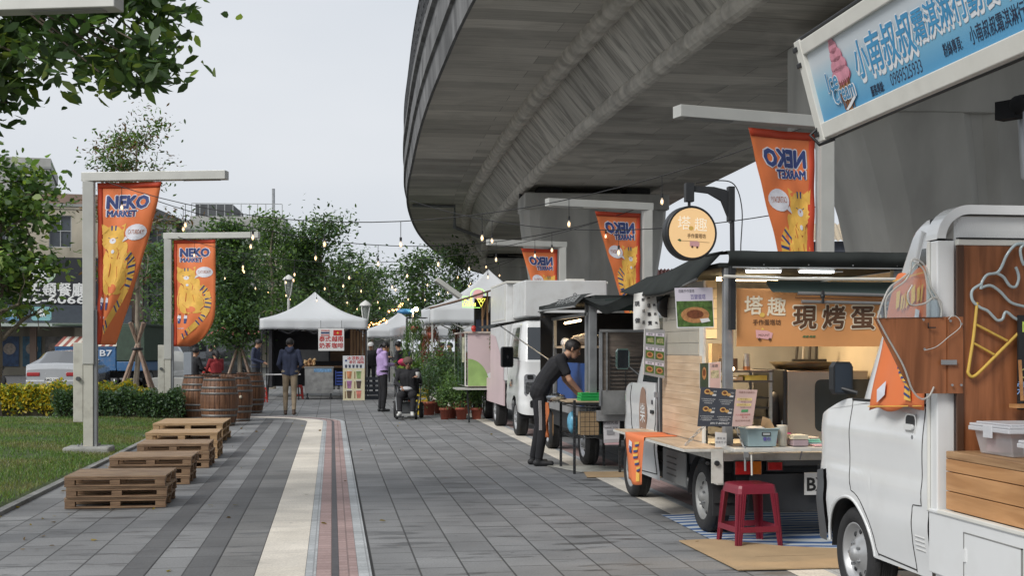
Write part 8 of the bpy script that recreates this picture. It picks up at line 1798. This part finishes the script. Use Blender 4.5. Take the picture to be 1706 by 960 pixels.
# cardboard, mat and the ground sheet
b=MB(); CB=mat('cardboard_kraft',(.43,.3,.17),.85,var=.1,scale=4,bump=.2)
b.prism([(2.66,9.55),(2.82,9.52),(2.95,9.25),(3.6,9.0),(3.62,8.2),(2.92,8.15),(2.60,8.1)][::-1] if False else [(2.58,9.42),(2.86,9.46),(3.25,9.05),(3.9,8.75),(3.9,8.0),(3.2,8.12),(2.62,8.12)],.008,CB,T3(0,0,.018)); b.box(2.9,3.4,8.6,8.604,.019,.0195,mat('cardboard_crease',(.25,.17,.1),.9)); single(b,'cardboard_sheet','flattened brown cardboard on the paving under the maroon stool','cardboard',bevel=0,origin=(3.2,8.7,0))
m_,nt,bb=nodes('wave_print_mat'); gq=nt.nodes.new('ShaderNodeTexCoord'); wv=nt.nodes.new('ShaderNodeTexWave'); wv.inputs['Scale'].default_value=2.0; wv.inputs['Distortion'].default_value=16; wv.inputs['Detail'].default_value=2; wv.inputs['Detail Scale'].default_value=.35; wv.bands_direction='Y'; nt.links.new(gq.outputs['Object'],wv.inputs[0]); cr_=nt.nodes.new('ShaderNodeValToRGB'); cr_.color_ramp.elements[0].color=(.05,.12,.3,1); cr_.color_ramp.elements[1].color=(.5,.54,.56,1); cr_.color_ramp.elements[0].position=.4; cr_.color_ramp.elements[1].position=.6; nt.links.new(wv.outputs[0],cr_.inputs[0]); nt.links.new(cr_.outputs[0],bb.inputs['Base Color']); bb.inputs['Roughness'].default_value=.7; WVM=m_
b=MB(); b.grid(lambda u,v:(lerp(2.85,4.6,u),lerp(8.3,11.0,v),.007+.002*math.sin(u*20)*math.sin(v*17)),12,12,WVM); single(b,'floor_mat','blue and white wave printed mat on the ground behind the egg tart truck','mat',origin=(3.6,9.5,0))
b=MB(); b.prism([(2.85,14.3),(2.93,14.9),(3.7,14.9),(3.7,14.2)][::-1],.006,CB,T3(0,0,.014)); b.prism([(2.62,15.9),(2.7,15.95),(3.5,15.6),(3.5,14.9),(2.9,14.92)],.003,mat('foil_sheet',(.55,.55,.5),.4,.1,var=.2,bump=.5,bscale=30),T3(0,0,.010)); single(b,'cardboard_sheet','thin sheet and cardboard under the legs of the wire prep table','cardboard',origin=(3.2,15,0))
# ================================================================= the black canopy truck (behind the egg tart truck)
T=thing('black_canopy_truck','food truck with black canvas roof and blue lined inside, where the young man cooks','food truck',(3.8,16.5,0),0)
x0,x1,y0,y1=3.06,4.6,14.7,18.9
b=MB(); b.box(x0+.1,x1-.1,y0+.2,y1+.4,.38,.62,BLACK()); b.box(x0,x1,y0,y1,.62,.74,mat('bed_grey',(.25,.25,.25),.6)); b.build('bed',T)
for y in (15.95,18.64): wheel(T,x0+.14,y,.29,.17,-1); wheel(T,x1-.1,y,.29,.17,1)
b=MB(); b.box(x0+.03,x0+.06,15.35,17.6,.74,1.28,mat('blue_panel',(.02,.07,.25),.55,var=.12,scale=2)); b.box(x1-.05,x1,y0,y1,.74,2.02,DKI); b.box(x0,x1,y1-.04,y1,.74,2.0,DKI); b.build('inner_lining',T)
b=MB(); 
for y in (y0+.4,y0+.62): b.box(x0-.02,x0+.07,y,y+.09,.7,2.02,GALV())
b.box(x0-.0,x0+.05,17.75,17.8,.7,1.9,GALV()); b.box(x0-.02,x0+.05,y0+.45,17.8,1.86,1.9,GALV()); b.box(x0+.0,x0+.04,17.0,17.05,1.2,1.5,GALV()); b.build('corner_post',T,.004)
b=MB(); b.box(x0+.02,x0+.6,15.6,17.7,1.47,1.50,BAMF); b.build('shelf',T); 
b=MB(); b.box(x0-.02,x1,y0+.1,y1,2.04,2.09,CANV); b.build('roof',T)
# grey-brown steel tray rack at the open rear
b=MB(); RKB=mat('weathered_plywood',(.13,.105,.085),.7,var=.3,scale=5,stretch=(1,1,8)); b.box(x0+.02,x0+.9,14.62,14.64,.98,1.66,RKB); 
for k in range(9): b.box(x0+.12,x0+.88,14.60,14.615,1.0+k*.045,1.008+k*.045,BLACK())
for x in (x0+.12,x0+.3,x0+.5,x0+.7): b.box(x-.004,x+.004,14.595,14.60,.98,1.4,BLACK())
b.box(x0,x0+.9,14.59,14.62,1.655,1.685,STEEL()); b.box(x0+.0,x0+.03,14.6,14.65,.8,1.66,GALV()); b.box(x0+.07,x0+.09,14.59,14.6,.98,1.65,STEEL()); b.box(x0+.02,x0+.9,14.60,14.64,.7,.98,mat('worn_steel',(0,0,0))); b.build('rear_rack',T)
# awnings: rolled one with lettering, lower flap, and the sagging sheet to the neighbour
b=MB(); b.grid(lambda u,v:(lerp(x0-.22,x0-.0,v),lerp(15.0,17.7,u),lerp(1.96,2.12,v)+.02*math.sin(u*4)+.03*math.sin(PI*v)),20,6,mat('grey_black_canvas',(.04,.043,.043),.95,var=.25,spec=.15),True); b.tube([(x0-.22,15.0,1.96),(x0-.22,17.7,1.98)],.012,STEEL(),6)
b.text('手作小吃料理',.13,mat('faded_lettering',(.33,.34,.34),.7),Matrix.Translation((x0-.15,15.9,2.06))@RZ(-PI/2)@RX(PI/2-.75),.01,w=1.4); o=b.build('side_awning',T)
b=MB(); b.grid(lambda u,v:(lerp(x0-.85,x0-.02,v)+.02*math.sin(u*5),lerp(17.3,19.4,u),lerp(1.80,1.93,v)-.05*math.sin(PI*u)*(1-v)),12,6,mat('grey_black_canvas',(0,0,0)),True); b.tube([(x0-.84,17.35,1.8),(x0-.05,17.3,1.25)],.01,GALV(),6); b.build('front_awning',T)
b=MB(); b.grid(lambda u,v:(lerp(2.95,4.4,u),lerp(11.9,15.2,v),2.10-.09*math.sin(PI*v)*(1-.4*u)+.03*math.sin(v*8+u*3)-.05*(1-u)),14,22,CANV,True); b.grid(lambda u,v:(lerp(2.95,3.0,u)+.03*math.sin(v*9),lerp(11.9,15.2,v),2.05-.09*math.sin(PI*v)+.03*math.sin(v*8)-lerp(0,.09,u)),3,22,CANV,True); b.grid(lambda u,v:(lerp(3.1,4.2,u),14.5+.05*math.sin(u*5),lerp(2.03,1.88,v)+.02*math.sin(u*6)),12,4,mat('dark_green_canvas',(0,0,0)),True); b.build('canvas_sheet',T)
b=MB(); wl=(x0-.0,16.9,1.81); b.tube([(x0+.12,17.5,1.815),(x0+.12,16.4,1.83)],.016,mat('warm_tube',(0,0,0)),8); b.build('tube_lamp',T)
bl=bpy.data.lights.new('tube_light','AREA'); bl.energy=5; bl.size=.8; bl.size_y=.06; bl.shape='RECTANGLE'; bl.color=(1,.75,.45); lo=bpy.data.objects.new('tube_light',bl); COL.objects.link(lo); lo.location=(x0+.2,16.9,1.79)
b=MB(); b.ball((x0+.25,16.6,1.57),(.2,.5,.09),mat('bread_bag',(.25,.19,.14),.5,var=.4,scale=12,bump=.9),22,14,noise=.12); b.ball((x0+.1,17.35,1.55),(.07,.12,.06),mat('plastic_bag_white',(0,0,0)),10,8,noise=.1); single(b,'bread_bag','large clear bag of pale brown bread on the high shelf above the cook','bag',origin=(x0+.3,16.5,1.5))
# prep table (black wire rack) with baskets
t=thing('wire_table','black wire rack table used as a prep table in front of the cook','table',(3.05,15.1,0),0)
ta,tb,tc,td=2.80,3.34,14.8,15.7
b=MB(); b.box(ta,tb,tc,td,.80,.825,BLACK()); b.box(ta-.06,tb-.1,tc+.15,td+.1,.828,.842,mat('chopping_board',(.5,.38,.25),.6,var=.1)); b.build('tabletop',t)
for x in (ta,tb):
    for y in (tc,td):
        b=MB(); b.box(x-.014,x+.014,y-.014,y+.014,0,.86,BLACK()); 
        for k in range(16): b.box(x-.016,x+.016,y-.016,y+.016,.05+k*.05,.056+k*.05,DKG())
        b.build('leg',t)
b=MB()
for z in (.42,.44,.78): 
    b.tube([(ta,tc,z),(tb,tc,z),(tb,td,z),(ta,td,z)],.006,BLACK(),5,close=True)
for k in range(14): x=lerp(ta,tb,(k+.5)/14); b.tube([(x,tc,.42),(x,td,.42)],.003,BLACK(),4)
for k in range(7): z=.44+k*.055; b.tube([(ta+.07,tc-.004,z),(tb-.15,tc-.004,z)],.003,BLACK(),4)
for k in range(7): x=ta+.07+k*.055; b.tube([(x,tc-.004,.44),(x,tc-.004,.77)],.003,BLACK(),4)
b.build('wire_shelf',t)
b=MB(); b.box(ta+.08,ta+.3,tc+.02,tc+.2,.45,.72,CB); single(b,'cardboard_box','brown cardboard box inside the wire prep table','box',bevel=.004,origin=(ta+.2,tc+.1,.45))
b=MB(); b.ball((ta+.04,tc+.35,.58),(.06,.1,.13),mat('blue_plastic_sack',(.12,.35,.5),.3,var=.4,scale=15),12,8,noise=.1); b.box(ta+.1,tb-.06,tc+.21,tc+.5,.45,.6,mat('teal_tub',(.1,.2,.2),.4)); single(b,'blue_sack','blue plastic sack and teal tub on the wire shelf','sack',origin=(ta+.1,tc+.4,.45))
GBK=mat('green_basket_plastic',(.03,.42,.1),.4,var=.08)
for k in range(3):
    t=thing('green_basket',('lowest','middle','top')[k]+' green slotted basket of the stack beside the cook\'s hands','basket',(3.1,15.15,.845+.03*k),0,'green baskets on the prep table'); b=MB(); z=.845+.032*k; w_=.165;d_=.13;cx,cy=3.08+.004*k,15.12
    for (xa,xb,ya_,yb) in ((cx-w_,cx+w_,cy-d_,cy-d_+.006),(cx-w_,cx+w_,cy+d_-.006,cy+d_),(cx-w_,cx-w_+.006,cy-d_+.006,cy+d_-.006),(cx+w_-.006,cx+w_,cy-d_+.006,cy+d_-.006)): b.box(xa,xb,ya_,yb,z,z+.026,GBK)
    b.box(cx-w_-.008,cx+w_+.008,cy-d_-.008,cy-d_-.001,z+.02,z+.03,GBK); b.box(cx-w_+.006,cx+w_-.006,cy-d_+.006,cy+d_-.006,z,z+.004,GBK); b.build('shell',t,.002)
b=MB(); b.tube([(3.0,15.1,.945),(3.2,15.16,.955)],.005,mat('tongs_wood',(.5,.35,.2),.6),5); b.tube([(3.0,15.12,.945),(3.2,15.18,.955)],.005,mat('tongs_wood',(0,0,0)),5); single(b,'wooden_tongs','pale wooden tongs lying on the top green basket','tongs',origin=(3.1,15.1,.94))
b=MB(); b.ball((2.72,15.6,.86),(.12,.2,.055),glassmat('clear_bag',(.85,.87,.88),1.0,.2),18,10,noise=.18); b.ball((2.74,15.6,.845),(.09,.15,.03),mat('chopped_food',(.55,.42,.28),.7,var=.4,scale=30),12,8,noise=.1); single(b,'food_bag','clear plastic bag of chopped food under the cook\'s hands','bag',origin=(2.72,15.6,.83))
b=MB(); 
for k in range(6): b.add([(3.13+.004*k,14.76-.003*k,.70),(3.31+.004*k,14.76-.003*k,.70),(3.32,14.755-.003*k,.37+.008*k),(3.14,14.755-.003*k,.36+.008*k)],[(0,3,2,1)],mat('bag_stack_white',(.66,.64,.66),.45,var=.05) if k<5 else mat('bag_stack_white',(0,0,0)))
b.box(3.19,3.24,14.735,14.74,.70,.78,PWH); b.text('歡迎光臨',.045,INK,T3(3.215,14.73,.6)@FRONT); b.text('THANK YOU',.03,INK,T3(3.215,14.73,.54)@FRONT); b.box(3.17,3.26,14.732,14.733,.46,.51,mat('print_grey',(.3,.3,.32),.6)); b.box(3.15,3.32,14.758,14.762,.34,.37,mat('bag_stack_pink',(.6,.4,.42),.5)); o=single(b,'carrier_bags','hanging stack of white carrier bags with small print on the wire table','bags',origin=(3.2,14.75,.4)); o.modifiers.new('thick','SOLIDIFY').thickness=.0015
b=MB(); b.grid(lambda u,v:(2.60+.02*math.sin(v*7+u*4)+.03*u,lerp(15.5,15.75,u),lerp(.8,.37,v)),6,10,mat('orange_cloth',(.5,.14,.04),.8,var=.15),True); b.grid(lambda u,v:(2.66+.03*u,lerp(15.45,15.7,u),lerp(.66,.42,v)-.03*math.sin(u*6)),5,6,mat('kraft_card',(0,0,0)),True); o=single(b,'orange_cloth','orange cloth hanging from the prep table beside the cook\'s leg','cloth',origin=(2.6,15.6,.4)); o.modifiers.new('thick','SOLIDIFY').thickness=.003
# ================================================================= white box truck facing the camera
T=thing('white_box_truck','white box truck facing the camera with pink lower side and small doodle on top','food truck',(3.85,22,0),0)
Wd=1.62; XL=3.04; Mc=T3(XL+Wd/2,22.45,0)@RZ(PI)
PWT=mat('white_truck_paint',(.68,.69,.69),.3,var=.03,coat=.6)
cols,P,belt,low,G_=cab(T,Mc,Wd,1.62,.42,1.27,1.93,.95,.37,.31,PWT,1.25,f0=.06,f1=.26,R=.19,bump=.38,glass_y=(.25,1.25),bz=.3)
wheel(T,XL+.11,21.5,.31,.19,-1); wheel(T,XL+Wd-.11,21.5,.31,.19,1); wheel(T,XL+.13,24.3,.31,.22,-1); wheel(T,XL+Wd-.1,24.55,.31,.22,1)
b=MB(); CHR_=mat('headlamp_chrome',(.5,.52,.55),.15,.5,var=.3,scale=25,coat=1)
for s_ in (-1,1):
    b=MB(); cx=XL+Wd/2+s_*(Wd/2-.17); b.prism(rrect(.2,.36,.05),.1,CHR_,T3(cx,20.845,.87)@RZ(-s_*0)@FRONT); b.prism(rrect(.15,.2,.03),.01,mat('lamp_inner_grey',(.2,.21,.22),.15,.6,var=.5,scale=30),T3(cx,20.84,.82)@FRONT); b.prism(rrect(.1,.07,.02),.01,BLACK(),T3(cx,20.838,1.0)@FRONT); b.build('headlight',T)
b=MB()
for s_ in (-1,1): b=MB(); cx=XL+Wd/2+s_*(Wd/2-.26); b.prism(rrect(.2,.12,.03),.03,BLACK(),T3(cx,20.79,.56)@FRONT); b.ball((cx,20.79,.56),(.06,.02,.035),CHR_,10,8); b.build('fog_light',T)
b=MB(); b.box(XL+.5,XL+1.1,20.77,20.8,.5,.62,BLACK()); b.build('bumper_opening',T)
b=MB(); b.box(XL+.45,XL+1.15,20.78,20.81,.85,.93,BLACK()); b.build('grille',T)
mirror(T,[(XL+.05,21.2,1.3),(XL-.1,21.1,1.32),(XL-.16,21.05,1.38)],(XL-.19,21.05,1.33),(.2,.12,.34),rz=.15); mirror(T,[(XL+.62,20.85,1.25),(XL+.6,20.7,1.2)],(XL+.6,20.7,1.17),(.26,.12,.16))
BXW=mat('box_white_panel',(.62,.63,.63),.45,var=.03,scale=1.5,dirt=((.4,.38,.35),5,.35))
b=MB(); xb0,xb1=3.03,4.85; b.box(xb0,xb1,22.5,24.7,.9,2.62,BXW)
# forehead over the cab
b.box(xb0+.12,4.53,21.05,22.49,2.0,2.60,BXW); b.build('box_body',T,.018,seg=3)
b=MB(); b.box(xb0-.008,xb0-.002,22.55,22.6,1.2,2.6,TRIM()); b.box(xb0-.008,xb0-.002,22.6,24.6,1.98,2.0,TRIM()); b.box(xb0,xb1,22.45,24.7,2.625,2.66,TRIM()); b.build('trim_rail',T)
b=MB(); PKP=mat('pastel_pink_panel',(.6,.47,.48),.5,var=.05,scale=2); b.add([(xb0-.006,22.75,.9),(xb0-.006,24.68,.9),(xb0-.006,24.68,1.75),(xb0-.006,23.9,1.7),(xb0-.006,22.75,1.15)],[(0,1,2,3,4)],PKP); b.box(xb0-.005,xb0+.02,22.75,25.3,.45,.9,PKP); b.build('pink_side_panel',T)
b=MB(); 
q=T3(3.93,21.045,2.23)@FRONT; b.text('王一',.11,INK,T3(-.13,0,0)@q,0); pts=[(.05+.04*math.cos(k*.5),.04*math.sin(k*.5)) for k in range(13)]
for cx,cz,r_ in ((.06,-.0,.05),(.06,.075,.045),(.06,.135,.028)): b.tube([(3.93+cx+r_*math.cos(k*.45),21.04,2.23+cz+r_*.8*math.sin(k*.45)) for k in range(15)],.004,INK,4)
b.build('doodle',T)
b=MB(); 
for k,(s_,c) in enumerate((('飲料',INK),('冰品',mat('sticker_orange',(.6,.25,.08),.5)),('外帶',INK))): b.text(s_,.1,c,T3(XL-.012,21.75+.12*k,.9-.04*k)@LEFTF,.01)
b.build('side_sticker',T)
b=MB(); b.box(3.9,4.2,21.3,21.5,2.605,2.64,TRIM()); b.box(3.45,3.6,21.3,21.4,1.95,1.99,BLACK()); b.build('roof_vent',T)
# pink counter cabinet hinged out behind it, with opened awning and neon
T=thing('pink_counter_truck','pink and green ice cream counter folded out towards the path behind the white box truck','food truck',(3.5,27,0),0)
b=MB(); b.box(3.3,4.9,26.4,30.2,.75,2.6,BXW); b.box(3.4,4.8,26.6,30,.4,.75,BLACK()); b.build('body',T,.02); 
for y in (27.0,29.4): wheel(T,3.28,y,.33,.2,-1,detail=False)
b=MB(); b.box(2.66,3.3,25.4,25.43,.72,1.78,PKP); b.box(2.62,3.3,25.43,27.6,.72,.74,TRIM()); b.box(2.6,3.32,25.36,27.6,1.78,1.81,mat('counter_top_pale',(.55,.48,.42),.6)); b.build('counter_panel',T)
b=MB(); GC=mat('print_soft_green',(.28,.42,.14),.5); q=T3(0,25.396,0)@FRONT
b.prism([(2.665,.73)]+[(2.665+.42*math.cos(a)*1.0,.75+.52*math.sin(a)) for a in [PI/2*k/14 for k in range(14,-1,-1)]]+[(3.08,.73)],0,GC,q); b.prism([(3.08,.73),(3.0,.95),(3.29,1.08),(3.29,.73)],0,PWH,T3(0,25.397,0)@FRONT); b.disc((3.27,.86),.1,mat('print_soft_yellow',(.6,.5,.15),.5),T3(0,25.394,0)@FRONT,18,.12); b.build('shape_print',T)
b=MB(); 
for y in (25.45,26.1,26.8,27.5): b.box(2.6,2.63,y,y+.03,.74,1.78,TRIM())
b.box(2.6,2.605,25.45,27.5,.74,1.78,glassmat('counter_glass')); b.box(2.585,2.6,25.46,25.8,1.2,1.7,mat('menu_pastel',(.5,.5,.35),.5,var=.5,scale=9)); b.build('glass_front',T)
b=MB(); b.box(2.42,3.35,25.2,26.0,.66,.69,ALU()); b.build('shelf',T)
b=MB(); 
for y in (25.5,26.6): b.tube([(2.66,y,.66),(2.7,y,.0)],.02,BLACK(),6)
b.build('leg',T)
b=MB(); b.box(2.9,3.35,26.3,26.4,1.81,2.55,DKI); b.box(2.85,3.35,25.6,25.62,1.81,2.05,mat('navy_backdrop',(.02,.03,.06),.6)); b.build('back_panel',T)
for x in (2.95,3.05,3.25): b=MB(); b.box(x,x+.03,25.5,25.53,1.81,2.62,woodmat('kiosk_wood',(0,0,0),(0,0,0))); b.build('upright',T)
for k in range(5): b=MB(); b.bar((2.9+.1*k,25.7,2.0+.1*k),(3.0+.08*k,25.8,2.5),.03,.03,(BLACK(),woodmat('kiosk_wood',(0,0,0),(0,0,0)),TRIM())[k%3]); b.build('hanging_tool',T)
b=MB(); b.grid(lambda u,v:(lerp(3.3,1.9,u),lerp(25.3,26.5,v),lerp(2.68,2.28,u)-.04*math.sin(PI*u)),14,8,mat('awning_grey_brown',(.14,.125,.11),.7,var=.15),True); b.tube([(3.3,25.3,2.68),(2.6,25.3,2.46),(1.9,25.3,2.26)],.011,mat('rod_rust',(.16,.1,.07),.6),6); b.bar((2.62,25.9,3.0),(2.0,25.3,2.3),.2,.02,mat('awning_grey_brown',(0,0,0))) if False else None
o=b.build('awning',T); o.modifiers.new('thick','SOLIDIFY').thickness=.01
b=MB(); b.bar((2.2,27.5,2.95),(2.72,27.5,2.58),.09,.5,ALU(),up=(0,1,0)); single(b,'tilted_panel','pale tilted panel standing above the awning left of the white tent peak','panel',origin=(2.4,27.5,2.5))
t=thing('neon_sign','small yellow neon sign reading ICE CREAM with a pink scoop above the pink counter','sign',(2.78,25.35,2.3),0)
NYE=mat('neon_yellow',(.9,.85,.1),.4,var=0,emit=1.3,ecol=(.95,.9,.12)); NGN=mat('neon_green',(.4,.9,.2),.4,var=0,emit=.8,ecol=(.5,.95,.2)); NPK=mat('neon_pink_face',(.6,.35,.35),.5,var=0,emit=.2,ecol=(1,.5,.5))
b=MB(); b.text('ICE',.12,NYE,T3(2.66,25.33,2.43)@FRONT,.01,w=.17); b.text('CREAM',.09,NYE,T3(2.68,25.33,2.34)@FRONT,.01,w=.26); b.tube([(2.84,25.33,2.46),(3.0,25.33,2.46),(2.92,25.33,2.30)],.008,NYE,6,close=True); b.tube([(2.88,25.33,2.46),(2.95,25.33,2.38)],.006,NYE,5); b.tube([(2.96,25.33,2.46),(2.88,25.33,2.38)],.006,NYE,5)
b.build('letters',t); b=MB(); b.disc((2.86,2.54),.1,NPK,T3(0,25.335,0)@FRONT); b.tube([(2.86+.15*math.cos(k*.3),25.33,2.53+.13*math.sin(k*.3)) for k in range(0,12)],.008,NGN,6); b.tube([(2.55,25.34,2.29),(2.55,25.34,2.5),(2.8,25.34,2.5)],.006,NGN,5); b.tube([(2.55,25.34,2.29),(2.9,25.34,2.28)],.006,NGN,5); b.build('outline',t)
b=MB(); b.tube([(2.78,25.34,2.3),(2.78,25.34,1.95),(2.77,25.34,1.83)],.004,CABM,4); b.ball((2.77,25.34,1.87),(.05,.04,.06),REDP,10,6); b.box(2.74,2.8,25.31,25.36,1.81,1.83,REDP); single(b,'red_bell','small red ornament standing at the edge of the pink counter top','ornament',origin=(2.77,25.34,1.81))
t=thing('wreath','dark leafy wreath hung at the corner of the white box truck','wreath',(3.24,25.33,1.6),0)
P_=[];
for _ in range(700): a=random.uniform(0,2*PI); r_=.15+random.gauss(0,.035); P_.append((r_*math.cos(a)*.75,random.gauss(0,.03),r_*math.sin(a)*1.25))
leafmesh('foliage',np.array(P_),.06,[LF2,LFR,leafmat('leaf_cream',(.4,.38,.3))],t,.45,idx=RNG.choice(3,size=700,p=(.7,.2,.1))); b=MB(T3(3.24,25.33,1.6)); b.tube([(.11*math.cos(k*.5),0,.18*math.sin(k*.5)) for k in range(13)],.02,BARK,6); ROOTM[t.name]=T3(3.24,25.33,1.6); b.build('ring',t)
t.location=(3.24,25.33,1.6)
